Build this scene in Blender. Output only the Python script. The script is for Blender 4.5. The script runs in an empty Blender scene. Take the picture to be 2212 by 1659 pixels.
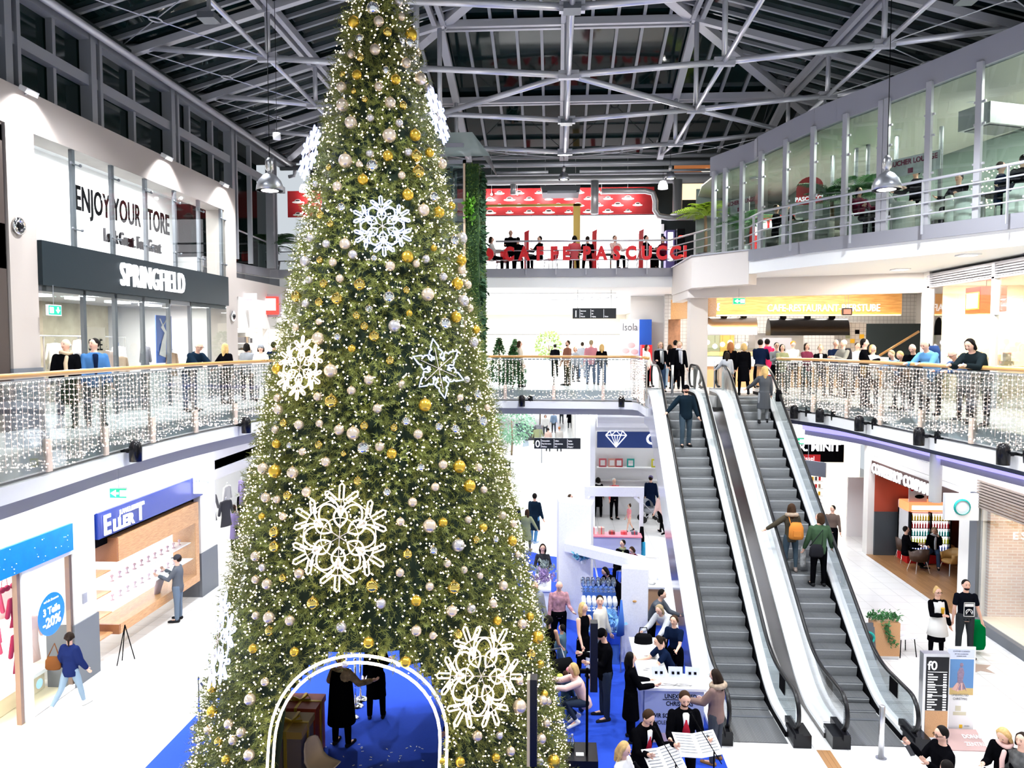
import bpy, bmesh, math, random
import numpy as np
from mathutils import Vector, Matrix
from mathutils.geometry import tessellate_polygon
random.seed(7)
SC = bpy.context.scene
COL = SC.collection
PI = math.pi
R = math.radians
FPX, CXP, CYP, EZ = 1640.0, 1106.0, 829.5, 7.5
L1, L2 = 5.8, 10.3
_yaw = math.atan((1200 - 1106) / FPX)
_pit = math.atan((829.5 - 740) / math.hypot(FPX, 94))
FWD = Vector((-math.sin(_yaw) * math.cos(_pit), math.cos(_yaw) * math.cos(_pit), -math.sin(_pit)))
RGT = Vector((math.cos(_yaw), math.sin(_yaw), 0))
UPV = RGT.cross(FWD)
CAM = Vector((0, 0, EZ))
cd = bpy.data.cameras.new('camera')
cd.sensor_width = 36; cd.sensor_fit = 'HORIZONTAL'; cd.lens = FPX / 2212 * 36
cd.clip_start = 0.1; cd.clip_end = 400
cam = bpy.data.objects.new('camera', cd); COL.objects.link(cam)
cam.matrix_world = Matrix(((RGT.x, UPV.x, -FWD.x, 0), (RGT.y, UPV.y, -FWD.y, 0), (RGT.z, UPV.z, -FWD.z, EZ), (0, 0, 0, 1)))
SC.camera = cam
def ray(px, py): return RGT * ((px - CXP) / FPX) + UPV * ((CYP - py) / FPX) + FWD
def atz(px, py, z): d = ray(px, py); return CAM + d * ((z - EZ) / d.z)
def aty(px, py, y): d = ray(px, py); return CAM + d * (y / d.y)
def atx(px, py, x): d = ray(px, py); return CAM + d * (x / d.x)
SC.view_settings.view_transform = 'Standard'; SC.view_settings.look = 'None'
SC.view_settings.gamma = 1; SC.view_settings.exposure = 0.7; SC.view_settings.use_curve_mapping = False
w = bpy.data.worlds.new('world'); SC.world = w; w.use_nodes = True
w.node_tree.nodes['Background'].inputs[0].default_value = (0.86, 0.93, 1, 1)
w.node_tree.nodes['Background'].inputs[1].default_value = 0.45
cy = SC.cycles
cy.use_denoising = True; cy.use_adaptive_sampling = True; cy.adaptive_threshold = .035; cy.max_bounces = 6; cy.diffuse_bounces = 3; cy.glossy_bounces = 3
cy.transmission_bounces = 6; cy.transparent_max_bounces = 12; cy.sample_clamp_indirect = 4
cy.caustics_reflective = False; cy.caustics_refractive = False
def point(name, loc, power, r=0.25, col=(1, 1, 1), parent=None):
 l = bpy.data.lights.new(name, 'POINT'); l.energy = power; l.shadow_soft_size = r; l.color = col
 o = bpy.data.objects.new(name, l); o.location = loc; COL.objects.link(o); o.parent = parent
 return o
def area(name, loc, sx, sy, power, col=(1, 1, 1), rot=(0, 0, 0)):
 l = bpy.data.lights.new(name, 'AREA'); l.shape = 'RECTANGLE'; l.size = sx; l.size_y = sy; l.energy = power; l.color = col
 o = bpy.data.objects.new(name, l); o.location = loc; o.rotation_euler = rot; COL.objects.link(o)
 return o
WARM, COOL = (1, .93, .84), (.92, .96, 1)
STRIPS = []
for y in (4, 8, 12, 16, 20): STRIPS.append((-9.4, y, 5.2, .5, 3.2, 260, COOL)); STRIPS.append((9.95, y, 5.2, .5, 3.2, 230, COOL))
for x in (-4, 0, 3): STRIPS.append((x, 29.4, 5.2, 2.6, .5, 300, COOL))
for y in (62, 78, 92): STRIPS.append((-1, y, 5.2, 7, 1, 900, COOL))
for y in (33, 38, 44, 52): STRIPS.append((-1, y, 5.2, 7, .6, 700, COOL)); STRIPS.append((-1, y, 9.6, 7, .6, 600, COOL))
for y in (26, 33, 40): STRIPS.append((9, y, 5.2, 4, .5, 350, COOL))
for y in (10, 15.0, 19.0, 22.6): STRIPS.append((9.9, y, 9.6, .3, .3, 330, WARM) if y > 18 else (9.9, y, 5.2, .3, 1, 10, WARM))
for x in (6.6, 8.6, 10.6): STRIPS.append((x, 27.2, 9.6, 1.4, .5, 160, WARM))
for x in (6.5, 9, 11.5): STRIPS.append((x, 31.5, 9.6, 1.4, .5, 150, WARM))
for i, (x, y, z, sx, sy, p, c) in enumerate(STRIPS): area('ceiling_strip_light', (x, y, z - .03), sx, sy, p * (.42 if z < 7 else .6), c)
FILL_LAMPS = [(x, y) for y in (7.6, 15.1, 22.7) for x in (-6.9, .3, 7.7)]  # fill lamps added under the trusses to brighten the floor
for x, y in FILL_LAMPS:
 l = bpy.data.lights.new('fill_spot', 'SPOT'); l.energy = 2300; l.shadow_soft_size = .16; l.color = COOL; l.spot_size = R(140); l.spot_blend = .6
 o = bpy.data.objects.new('fill_spot', l); o.location = (x, y, 13.85); COL.objects.link(o)
MATS = {}
def mat(name, col, rough=.55, metal=0, emit=0, ecol=None, bump=0, bscale=60, var=0, vscale=8, trans=0, alpha=1, spec=.5, sample=True, coat=0):
 if name in MATS: return MATS[name]
 if name.startswith('cloth_'): spec = 0
 m = bpy.data.materials.new(name); MATS[name] = m; m.use_nodes = True
 nt = m.node_tree; b = nt.nodes['Principled BSDF']; I = b.inputs
 I['Base Color'].default_value = (*col, 1); I['Roughness'].default_value = rough; I['Metallic'].default_value = metal
 I['Specular IOR Level'].default_value = spec; I['Coat Weight'].default_value = coat
 if emit:
  I['Emission Color'].default_value = (*(ecol or col), 1); I['Emission Strength'].default_value = emit
  if not sample: m.cycles.emission_sampling = 'NONE'
 if trans: I['Transmission Weight'].default_value = trans; I['IOR'].default_value = 1.05
 if alpha < 1: I['Alpha'].default_value = alpha
 if bump or var:
  tc = nt.nodes.new('ShaderNodeTexCoord'); nz = nt.nodes.new('ShaderNodeTexNoise')
  nt.links.new(tc.outputs['Object'], nz.inputs['Vector']); nz.inputs['Scale'].default_value = vscale if var else bscale
  nz.inputs['Detail'].default_value = 4
  if var:
   mx = nt.nodes.new('ShaderNodeMix'); mx.data_type = 'RGBA'
   mx.inputs[6].default_value = (*[c * (1 - var) for c in col], 1); mx.inputs[7].default_value = (*[min(1, c * (1 + var)) for c in col], 1)
   nt.links.new(nz.outputs['Fac'], mx.inputs[0]); nt.links.new(mx.outputs[2], I['Base Color'])
  if bump:
   n2 = nt.nodes.new('ShaderNodeTexNoise'); n2.inputs['Scale'].default_value = bscale
   nt.links.new(tc.outputs['Object'], n2.inputs['Vector'])
   bp = nt.nodes.new('ShaderNodeBump'); bp.inputs['Strength'].default_value = bump
   nt.links.new(n2.outputs['Fac'], bp.inputs['Height']); nt.links.new(bp.outputs['Normal'], I['Normal'])
 return m
def brickmat(name, c1, c2, cm, w, h, mortar, rough=.4, axis='XY', off=0, metal=0):
 m = bpy.data.materials.new(name); MATS[name] = m; m.use_nodes = True
 nt = m.node_tree; b = nt.nodes['Principled BSDF']
 tc = nt.nodes.new('ShaderNodeTexCoord'); br = nt.nodes.new('ShaderNodeTexBrick')
 br.offset = off; br.inputs['Color1'].default_value = (*c1, 1); br.inputs['Color2'].default_value = (*c2, 1); br.inputs['Mortar'].default_value = (*cm, 1)
 br.inputs['Scale'].default_value = 1; br.inputs['Brick Width'].default_value = w; br.inputs['Row Height'].default_value = h; br.inputs['Mortar Size'].default_value = mortar
 sp = nt.nodes.new('ShaderNodeSeparateXYZ'); cb = nt.nodes.new('ShaderNodeCombineXYZ')
 nt.links.new(tc.outputs['Object'], sp.inputs[0])
 for i, a in enumerate(axis): nt.links.new(sp.outputs['XYZ'.index(a)], cb.inputs[i])
 nt.links.new(cb.outputs[0], br.inputs['Vector']); nt.links.new(br.outputs['Color'], b.inputs['Base Color'])
 b.inputs['Roughness'].default_value = rough; b.inputs['Metallic'].default_value = metal
 return m
def woodmat(name, c1, c2, axis=0, scale=3, rough=.4):
 m = bpy.data.materials.new(name); MATS[name] = m; m.use_nodes = True
 nt = m.node_tree; b = nt.nodes['Principled BSDF']
 tc = nt.nodes.new('ShaderNodeTexCoord'); mp = nt.nodes.new('ShaderNodeMapping'); nz = nt.nodes.new('ShaderNodeTexNoise')
 s = [scale * 6] * 3; s[axis] = scale * .4; mp.inputs['Scale'].default_value = s
 nt.links.new(tc.outputs['Object'], mp.inputs[0]); nt.links.new(mp.outputs[0], nz.inputs['Vector']); nz.inputs['Detail'].default_value = 6
 cr = nt.nodes.new('ShaderNodeValToRGB'); cr.color_ramp.elements[0].position = .35; cr.color_ramp.elements[1].position = .65
 cr.color_ramp.elements[0].color = (*c1, 1); cr.color_ramp.elements[1].color = (*c2, 1)
 nt.links.new(nz.outputs['Fac'], cr.inputs[0]); nt.links.new(cr.outputs[0], b.inputs['Base Color']); b.inputs['Roughness'].default_value = rough
 return m
def glassmat(name, tint=(.9, .97, .95), refl=.12, fac=.0):
 m = bpy.data.materials.new(name); MATS[name] = m; m.use_nodes = True
 nt = m.node_tree; nt.nodes.clear(); o = nt.nodes.new('ShaderNodeOutputMaterial')
 t = nt.nodes.new('ShaderNodeBsdfTransparent'); t.inputs[0].default_value = (*tint, 1)
 g = nt.nodes.new('ShaderNodeBsdfGlossy'); g.inputs['Roughness'].default_value = .02
 lw = nt.nodes.new('ShaderNodeLayerWeight'); lw.inputs[0].default_value = .25
 mr = nt.nodes.new('ShaderNodeMapRange'); mr.inputs[3].default_value = refl * .5; mr.inputs[4].default_value = min(1, refl * 4)
 mx = nt.nodes.new('ShaderNodeMixShader')
 nt.links.new(lw.outputs['Fresnel'], mr.inputs[0]); nt.links.new(mr.outputs[0], mx.inputs[0])
 nt.links.new(t.outputs[0], mx.inputs[1]); nt.links.new(g.outputs[0], mx.inputs[2]); nt.links.new(mx.outputs[0], o.inputs[0])
 return m
M_wall = mat('plaster_white', (.80, .77, .74), .7, bump=.05, bscale=200)
M_cream = mat('plaster_cream', (.72, .66, .62), .75, bump=.06, bscale=220)
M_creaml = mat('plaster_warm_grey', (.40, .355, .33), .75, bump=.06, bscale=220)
M_ceil = mat('ceiling_white', (.88, .88, .88), .7)
M_white = mat('white_lacquer', (.86, .86, .87), .35)
M_steel = mat('painted_steel', (.29, .30, .33), .4, .3)
M_steeld = mat('dark_steel', (.13, .14, .16), .4, .4)
M_steelw = mat('light_steel', (.52, .52, .57), .35, .3)
M_inox = mat('brushed_steel', (.62, .62, .64), .28, .95)
M_chrome = mat('chrome', (.85, .85, .86), .08, 1)
M_black = mat('matt_black', (.002, .002, .003), .6, spec=.03)
M_blackg = mat('black_gloss', (.006, .006, .008), .25, spec=.25)
M_rubber = mat('handrail_rubber', (.006, .006, .007), .3, spec=.3)
M_plinth = mat('grey_plinth', (.12, .13, .15), .6)
M_gfas = mat('grey_fascia', (.30, .30, .34), .5, .2)
M_brass = mat('wood_handrail', (.55, .29, .09), .3, .0, coat=.4)
M_frost = mat('frosted_canopy', (.55, .68, .66), .3, alpha=.6)
M_night = mat('night_roof_glass', (.002, .010, .010), .06, spec=.4)
M_nightw = mat('night_window_glass', (.003, .011, .010), .08, spec=.4)
M_blackwall = mat('black_wall', (.008, .016, .018), .8)
M_glass = glassmat('clear_glass', (.93, .98, .97), .10)
M_glassg = glassmat('green_glass', (.70, .82, .78), .22)
M_glassb = glassmat('balustrade_glass', (.90, .95, .96), .16)
M_floor = brickmat('floor_tiles', (.84, .83, .82), (.80, .80, .80), (.60, .59, .58), .6, .6, .008, .22)
M_floor1 = brickmat('gallery_floor_tiles', (.78, .76, .74), (.74, .73, .72), (.6, .58, .56), .6, .6, .008, .3)
M_woodfl = brickmat('parquet', (.36, .19, .08), (.28, .14, .055), (.15, .07, .03), .09, 1.1, .004, .35, off=.5)
M_carpet = mat('blue_carpet', (.005, .05, .46), .95, bump=.25, bscale=400, var=.1, vscale=30)
M_oak = woodmat('oak', (.42, .20, .08), (.60, .33, .15), 1, 3)
M_walnut = woodmat('walnut', (.22, .075, .03), (.36, .15, .06), 1, 3)
M_panel = mat('light_panel', (1, 1, 1), .5, emit=2.5)
M_lit = mat('backlit_white', (.95, .95, 1), .5, emit=1.6)
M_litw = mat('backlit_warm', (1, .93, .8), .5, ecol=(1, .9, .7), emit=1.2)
M_let = mat('letter_white', (1, 1, 1), .5, emit=.7, ecol=(.93, .93, 1))
class MB:
 def __init__(s): s.v = []; s.f = []; s.m = []
 def add(s, v, f, mi=0):
  n = len(s.v); s.v.extend([tuple(p) for p in v]); s.f.extend([tuple(i + n for i in q) for q in f]); s.m.extend([mi] * len(f)); return s
 def box(s, x0, x1, y0, y1, z0, z1, mi=0):
  return s.add([(x0, y0, z0), (x1, y0, z0), (x1, y1, z0), (x0, y1, z0), (x0, y0, z1), (x1, y0, z1), (x1, y1, z1), (x0, y1, z1)],
      [(0, 3, 2, 1), (4, 5, 6, 7), (0, 1, 5, 4), (1, 2, 6, 5), (2, 3, 7, 6), (3, 0, 4, 7)], mi)
 def obox(s, c, sx, sy, sz, rz=0, mi=0, rx=0, ry=0):
  M = Matrix.Translation(c) @ Matrix.Rotation(rz, 4, 'Z') @ Matrix.Rotation(ry, 4, 'Y') @ Matrix.Rotation(rx, 4, 'X')
  p = [M @ Vector((i * sx / 2, j * sy / 2, k * sz / 2)) for k in (-1, 1) for j in (-1, 1) for i in (-1, 1)]
  return s.add(p, [(0, 2, 3, 1), (4, 5, 7, 6), (0, 1, 5, 4), (1, 3, 7, 5), (3, 2, 6, 7), (2, 0, 4, 6)], mi)
 def bar(s, a, b, w, h, mi=0, up=(0, 0, 1)):
  a = Vector(a); b = Vector(b); d = (b - a).normalized(); u = Vector(up)
  if abs(d.dot(u)) > .98: u = Vector((0, 1, 0))
  x = d.cross(u).normalized() * (w / 2); z = x.cross(d).normalized() * (h / 2)
  p = [a - x - z, a + x - z, a + x + z, a - x + z, b - x - z, b + x - z, b + x + z, b - x + z]
  return s.add(p, [(0, 1, 2, 3), (7, 6, 5, 4), (0, 4, 5, 1), (1, 5, 6, 2), (2, 6, 7, 3), (3, 7, 4, 0)], mi)
 def loft(s, pts, rx, ry=None, seg=10, ux=None, mi=0, cap=True, closed=False):
  pts = [Vector(p) for p in pts]; n = len(pts)
  if not hasattr(rx, '__len__'): rx = [rx] * n
  ry = rx if ry is None else ([ry] * n if not hasattr(ry, '__len__') else ry)
  vs = []; fs = []; px = Vector(ux) if ux else None
  for i, p in enumerate(pts):
   if closed: d = pts[(i + 1) % n] - pts[i - 1]
   else: d = pts[min(i + 1, n - 1)] - pts[max(i - 1, 0)]
   d = d.normalized() if d.length > 1e-9 else Vector((0, 0, 1))
   if px is None:
    px = d.orthogonal().normalized()
   x = px - d * px.dot(d)
   if x.length < 1e-4: x = d.orthogonal()
   x.normalize(); y = d.cross(x)
   if not ux: px = x
   for k in range(seg):
    a = 2 * PI * k / seg; vs.append(p + x * (math.cos(a) * rx[i]) + y * (math.sin(a) * ry[i]))
  m = n if closed else n - 1
  for i in range(m):
   j = (i + 1) % n
   for k in range(seg):
    l = (k + 1) % seg; fs.append((i * seg + k, i * seg + l, j * seg + l, j * seg + k))
  if cap and not closed:
   fs.append(tuple(range(seg - 1, -1, -1))); fs.append(tuple((n - 1) * seg + k for k in range(seg)))
  return s.add(vs, fs, mi)
 def cyl(s, a, b, r, seg=12, mi=0, r2=None): return s.loft([a, b], [r, r if r2 is None else r2], seg=seg, mi=mi)
 def caps(s, pts, rads, seg=10, mi=0):
  """tapered limb with rounded ends"""
  pts = [Vector(p) for p in pts]
  P = []; Q = []
  d0 = (pts[0] - pts[1]).normalized(); d1 = (pts[-1] - pts[-2]).normalized()
  for a in (80, 50, 22): P.append(pts[0] + d0 * rads[0] * math.sin(R(a))); Q.append(rads[0] * math.cos(R(a)))
  P += pts; Q += list(rads)
  for a in (22, 50, 80): P.append(pts[-1] + d1 * rads[-1] * math.sin(R(a))); Q.append(rads[-1] * math.cos(R(a)))
  return s.loft(P, Q, seg=seg, mi=mi)
 def sph(s, c, r, seg=12, rings=8, mi=0, sc=(1, 1, 1), rot=None):
  c = Vector(c); vs = []; fs = []
  def T(v):
   v = Vector((v[0] * sc[0], v[1] * sc[1], v[2] * sc[2])) * r
   return c + (rot @ v if rot else v)
  vs.append(T((0, 0, -1)))
  for i in range(1, rings):
   t = -PI / 2 + PI * i / rings
   for k in range(seg):
    a = 2 * PI * k / seg; vs.append(T((math.cos(t) * math.cos(a), math.cos(t) * math.sin(a), math.sin(t))))
  vs.append(T((0, 0, 1))); L = len(vs) - 1
  for k in range(seg):
   l = (k + 1) % seg; fs.append((0, 1 + l, 1 + k)); b = 1 + (rings - 2) * seg; fs.append((L, b + k, b + l))
   for i in range(rings - 2):
    u = 1 + i * seg; fs.append((u + k, u + l, u + seg + l, u + seg + k))
  return s.add(vs, fs, mi)
 def lathe(s, prof, c=(0, 0, 0), seg=20, mi=0):
  cx, cy_, cz = c; vs = []; fs = []; n = len(prof)
  for r, z in prof:
   for k in range(seg): a = 2 * PI * k / seg; vs.append((cx + r * math.cos(a), cy_ + r * math.sin(a), cz + z))
  for i in range(n - 1):
   for k in range(seg): l = (k + 1) % seg; fs.append((i * seg + k, i * seg + l, (i + 1) * seg + l, (i + 1) * seg + k))
  fs.append(tuple(range(seg - 1, -1, -1))); fs.append(tuple((n - 1) * seg + k for k in range(seg)))
  return s.add(vs, fs, mi)
 def prism(s, poly, z0, z1, mi=0):
  """poly: list of xy"""
  n = len(poly); tri = tessellate_polygon([[Vector((x, y, 0)) for x, y in poly]])
  ar = sum(poly[i][0] * poly[(i + 1) % n][1] - poly[(i + 1) % n][0] * poly[i][1] for i in range(n))
  vs = [(x, y, z0) for x, y in poly] + [(x, y, z1) for x, y in poly]; fs = []
  for t in tri:
   a, b, c = [Vector((*poly[i], 0)) for i in t]
   if (b - a).cross(c - a).z < 0: t = t[::-1]
   fs.append(tuple(n + i for i in t)); fs.append(tuple(t[::-1]))
  for i in range(n):
   j = (i + 1) % n; q = (i, j, n + j, n + i); fs.append(q if ar > 0 else q[::-1])
  return s.add(vs, fs, mi)
 def strip(s, path, z0, z1, o0, o1, mi=0, closed=False):
  """a wall following an xy path, between two sideways offsets (positive = right of travel)"""
  n = len(path); L = []
  for i in range(n):
   a = Vector(path[max(i - 1, 0)]); b = Vector(path[min(i + 1, n - 1)]); d = (b - a).normalized(); nr = Vector((d.y, -d.x)); p = Vector(path[i])
   L.append((p + nr * o0, p + nr * o1))
  vs = []; fs = []
  for a, b in L: vs += [(a.x, a.y, z0), (b.x, b.y, z0), (b.x, b.y, z1), (a.x, a.y, z1)]
  for i in range(n - 1):
   u = i * 4; w_ = u + 4
   fs += [(u, w_, w_ + 1, u + 1), (u + 1, w_ + 1, w_ + 2, u + 2), (u + 2, w_ + 2, w_ + 3, u + 3), (u + 3, w_ + 3, w_, u)]
  fs += [(0, 1, 2, 3), (n * 4 - 1, n * 4 - 2, n * 4 - 3, n * 4 - 4)]
  return s.add(vs, fs, mi)
 def quad(s, a, b, c, d, mi=0): return s.add([a, b, c, d], [(0, 1, 2, 3)], mi)
def obj(name, mb, mats, parent=None, smooth=False, world=True):
 me = bpy.data.meshes.new(name)
 v = mb.v
 if parent is not None and world:
  l = parent.location; rt = Matrix.Rotation(-parent.rotation_euler.z, 3, 'Z') if parent.rotation_euler.z else None
  if parent.parent is not None: l = l + parent.parent.location if not rt else l
  v = [(a - l.x, b - l.y, c - l.z) for a, b, c in v]
  if rt: v = [tuple(rt @ Vector(p)) for p in v]
 me.from_pydata(v, [], mb.f); me.validate(clean_customdata=False)
 if not isinstance(mats, (list, tuple)): mats = [mats]
 for m in mats: me.materials.append(m)
 if len(mats) > 1 and len(me.polygons) == len(mb.m): me.polygons.foreach_set('material_index', mb.m)
 if smooth: me.polygons.foreach_set('use_smooth', [True] * len(me.polygons))
 me.update(); o = bpy.data.objects.new(name, me); COL.objects.link(o)
 if parent is not None: o.parent = parent
 return o
def tag(o, label=None, cat=None, group=None, kind=None):
 if label: o['label'] = label
 if cat: o['category'] = cat
 if group: o['group'] = group
 if kind: o['kind'] = kind
 return o
def thing(name, label, cat, loc=(0, 0, 0), rz=0, group=None):
 o = bpy.data.objects.new(name, None); COL.objects.link(o); o.location = loc; o.rotation_euler = (0, 0, rz); o.empty_display_size = .1
 return tag(o, label, cat, group)
def struct(name, mb, mats, smooth=False): return tag(obj(name, mb, mats, smooth=smooth), kind='structure')
def dup(root, loc, rz, label=None, group=None):
 r = root.copy(); COL.objects.link(r); r.location = loc; r.rotation_euler = (0, 0, rz)
 if label: r['label'] = label
 if group: r['group'] = group
 for ch in list(root.children):
  c = ch.copy(); COL.objects.link(c); c.parent = r
  for g in list(ch.children):
   d = g.copy(); COL.objects.link(d); d.parent = c
 return r
def text(name, s, h, loc, rot, mats, parent=None, ext=.01, align='CENTER', sx=1, space=1, bold=0):
 cu = bpy.data.curves.new(name, 'FONT'); cu.body = s; cu.size = h * 1.4; cu.extrude = ext; cu.align_x = align; cu.offset = bold; cu.space_character = space
 cu.resolution_u = 3
 t = bpy.data.objects.new(name, cu); COL.objects.link(t)
 dg = bpy.context.evaluated_depsgraph_get(); me = bpy.data.meshes.new_from_object(t.evaluated_get(dg)); bpy.data.objects.remove(t)
 M = Matrix.Translation(loc) @ (rot if isinstance(rot, Matrix) else Matrix.Rotation(rot[2], 4, 'Z') @ Matrix.Rotation(rot[1], 4, 'Y') @ Matrix.Rotation(rot[0], 4, 'X')) @ Matrix.Diagonal((sx, 1, 1, 1))
 if parent is not None:
  Pm = Matrix.Translation(parent.location) @ Matrix.Rotation(parent.rotation_euler.z, 4, 'Z'); M = Pm.inverted() @ M
 me.transform(M); me.materials.clear(); me.materials.append(mats)
 o = bpy.data.objects.new(name, me); COL.objects.link(o); o.parent = parent
 return o
def smooth_path(pts, n=4):
 out = []
 for i in range(len(pts) - 1):
  p0 = Vector(pts[max(i - 1, 0)]); p1 = Vector(pts[i]); p2 = Vector(pts[i + 1]); p3 = Vector(pts[min(i + 2, len(pts) - 1)])
  for k in range(n):
   t = k / n; out.append(tuple(.5 * ((2 * p1) + (p2 - p0) * t + (2 * p0 - 5 * p1 + 4 * p2 - p3) * t * t + (3 * p1 - p0 - 3 * p2 + p3) * t ** 3)))
 out.append(tuple(pts[-1])); return out
def resample(path, step):
 P = [Vector(p) for p in path]; out = []; acc = 0
 for a, b in zip(P, P[1:]):
  L = (b - a).length; d = (b - a) / L if L else a; t = -acc
  while True:
   t += step
   if t > L: break
   if t >= 0:
    p = a + d * t; out.append((p, d))
  acc = L - (t - step)
 return out
FX = (R(90), 0, 0)               # text facing -y
FE = (R(90), 0, R(90))           # text facing +x
FW = (R(90), 0, R(-90))          # text facing -x
# the building
PL = smooth_path([(-8.0, 1), (-8.02, 6), (-8.05, 10.5), (-8.3, 14.5), (-8.18, 17.5), (-7.7, 20.7), (-6.9, 23.4), (-6.0, 25.8), (-5.4, 27.25)], 4)
PB = [(-5.3, 27.3), (-1.96, 27.35), (2.3, 27.1), (2.75, 26.9), (2.92, 26.5), (2.95, 24.4)]
PR = smooth_path([(6.98, 24.35), (7.4, 23.3), (7.85, 22.0), (8.1, 19.7), (8.35, 17), (8.55, 15.2), (8.75, 12), (8.8, 7), (8.8, 1)], 4)
DK = [(6.05, 23.75), (7.07, 21.77), (8.31, 20.05), (9.61, 18.17), (10.18, 17.32), (11.7, 14.7), (13.0, 12)]
DKS = smooth_path(DK, 3)
struct('floor', MB().box(-18, 18, -3, 105, -.3, 0), M_floor)
struct('floor_coffee_bar', MB().prism([(11.0, 27.2), (10.95, 21.3), (11.5, 20.9), (15.5, 20.9), (15.5, 27.2)], 0, .012), M_woodfl)
struct('floor_wood_strip', MB().box(4.82, 5.07, 3, 13.9, 0, .008), M_woodfl)
cp = tag(obj('carpet', MB().prism([(-7.2, 4), (3.05, 4), (3.05, 23.5), (2.2, 25.5), (-.4, 26.4), (-1.0, 27), (-7.2, 27)], 0.001, .02), M_carpet), 'bright blue carpet laid under the Christmas tree and the stand', 'carpet')
outer = [(-18, 1)] + [tuple(p) for p in PL] + PB + [tuple(p) for p in PR] + [(18, 1), (18, 75), (-18, 75)]
struct('floor_gallery', MB().prism(outer, 5.45, 5.8), M_floor1)
struct('ceiling_ground', MB().prism([(-18, 1)] + [(x - .9, y) for x, y in PL] + [(-5.2, 28.2), (3.6, 28.0), (3.6, 25.3), (7.9, 25.3)] + [(x + .8, y) for x, y in PR[3:]] + [(18, 1), (18, 105), (-18, 105)], 5.22, 5.44), M_ceil)
fas = MB(); und = MB()
for P, sg in ((PL, 1), (PB, 1), (PR, 1)):
 fas.strip(P, 5.14, 5.40, -.25, .06); und.strip(P, 5.40, 5.46, -.3, -.02, 1)
struct('trim_1', fas, [M_white])
g = MB(); g.strip(PL, 4.82, 5.12, -.62, -.3); g.strip(PB, 4.9, 5.12, -.62, -.3)
struct('trim_2', g, mat('grey_band', (.35, .35, .38), .6))
g = MB(); g.strip(PR, 4.98, 5.16, -.75, -.25, 0); g.strip([(x, y) for x, y in PR], 4.72, 4.9, -1.15, -1.0, 1); g.strip(PR, 4.55, 4.72, -1.75, -1.1, 2)
struct('trim_3', g, [mat('navy_band', (.012, .02, .06), .5), mat('blue_led_cove', (.25, .22, .9), .5, emit=1.1, ecol=(.3, .27, 1)), mat('grey_soffit', (.33, .32, .38), .6)])
g = MB()
for P in (PL, PB, PR): g.strip(P, 5.46, 5.79, -.1, -.03)
struct('trim_4', g, M_gfas)
L2poly = [(-18, 24.4), (-11.6, 24.4), (-11.4, 26.6), (-11.06, 28.9), (-10.8, 29.3), (4.45, 29.4), (4.52, 25.55), (5.9, 23.95)] + [tuple(p) for p in DKS] + [(18, 12), (18, 62), (-18, 62)]
struct('floor_upper', MB().prism(L2poly, 9.62, 10.3), M_ceil)
g = MB(); g.strip([(-11.6, 24.5), (-11.4, 26.6), (-11.06, 28.9), (-10.8, 29.3), (4.45, 29.4)], 10.02, 10.34, 0, .06); g.strip([(5.95, 23.9)] + DKS, 10.0, 10.34, 0, .06)
struct('trim_5', g, M_gfas)
g = MB(); g.strip([(-11.6, 24.5), (-11.4, 26.6), (-11.06, 28.9), (-10.8, 29.3)], 9.62, 9.98, -.05, .02); struct('trim_6', g, M_steeld)
g = MB(); g.strip([(4.46, 29.5), (4.5, 25.5), (5.95, 23.92)], 9.3, 10.34, -.4, .03)
g.strip([(4.46, 29.5), (4.5, 26.3), (11.12, 23.8)], 9.02, 9.7, -.4, 0)
struct('wall_front', g, M_cream)
g = MB(); g.strip([(4.44, 29.5), (4.48, 25.47), (5.97, 23.88)], 10.33, 10.37, -.1, .05); struct('trim_7', g, M_steelw)
struct('column', MB().box(4.62, 5.22, 26.5, 27.1, 5.8, 9.1), M_cream)
g = MB()
for x, y, z, sx, sy, p, c in STRIPS: g.box(x - sx / 2 - .06, x + sx / 2 + .06, y - sy / 2 - .06, y + sy / 2 + .06, z - .012, z + .05, 0)
struct('trim_8', g, [M_white])
for x, y, z, sx, sy, p, c in STRIPS:
 wh = ('left gallery' if x < -8 else 'right gallery' if x > 9 and y < 24 else 'far bridge' if y < 30 and z < 7 else 'restaurant ceiling' if z > 9 and x > 5 else 'corridor ceiling' if x < 0 else 'key shop ceiling') + (', upper level' if z > 9 else ', ground level'); tag(obj('ceiling_light', MB().box(x - sx / 2, x + sx / 2, y - sy / 2, y + sy / 2, z - .02, z - .013), M_lit), 'flush white ceiling light panel of the ' + wh, 'ceiling light', 'ceiling lights of the ' + wh)
XL = -10.4
g = MB()
g.box(-11.0, XL, 2, 40, 3.62, 5.22); g.box(-11.0, XL, 15.6, 16.4, 0, 3.62); g.box(-11.0, XL + .0, 21.5, 22.5, 0, 3.62); struct('wall_left_ground', g, M_wall); g = MB()
g.box(-11, XL, 14.02, 14.8, 5.8, 11.66); g.box(-11, XL, 23.55, 24.38, 5.8, 11.66); g.box(-11, XL, 13.0, 24.38, 11.66, 12.45); g.box(-11, XL, 2, 13.0, 12.1, 12.45)
g.box(-11, XL, 24.38, 40, 9.0, 9.62)
struct('wall_left', g, M_creaml)
g = MB(); g.box(-11.02, XL + .03, 15.55, 16.43, 0, 1.38); g.box(-11.02, XL + .03, 21.45, 22.53, 0, 1.3); g.box(-11.02, XL + .03, 13.98, 14.83, 5.8, 7.0); g.box(-11.02, XL + .03, 23.5, 24.42, 5.8, 6.6)
struct('baseboard_left', g, M_plinth)
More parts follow.
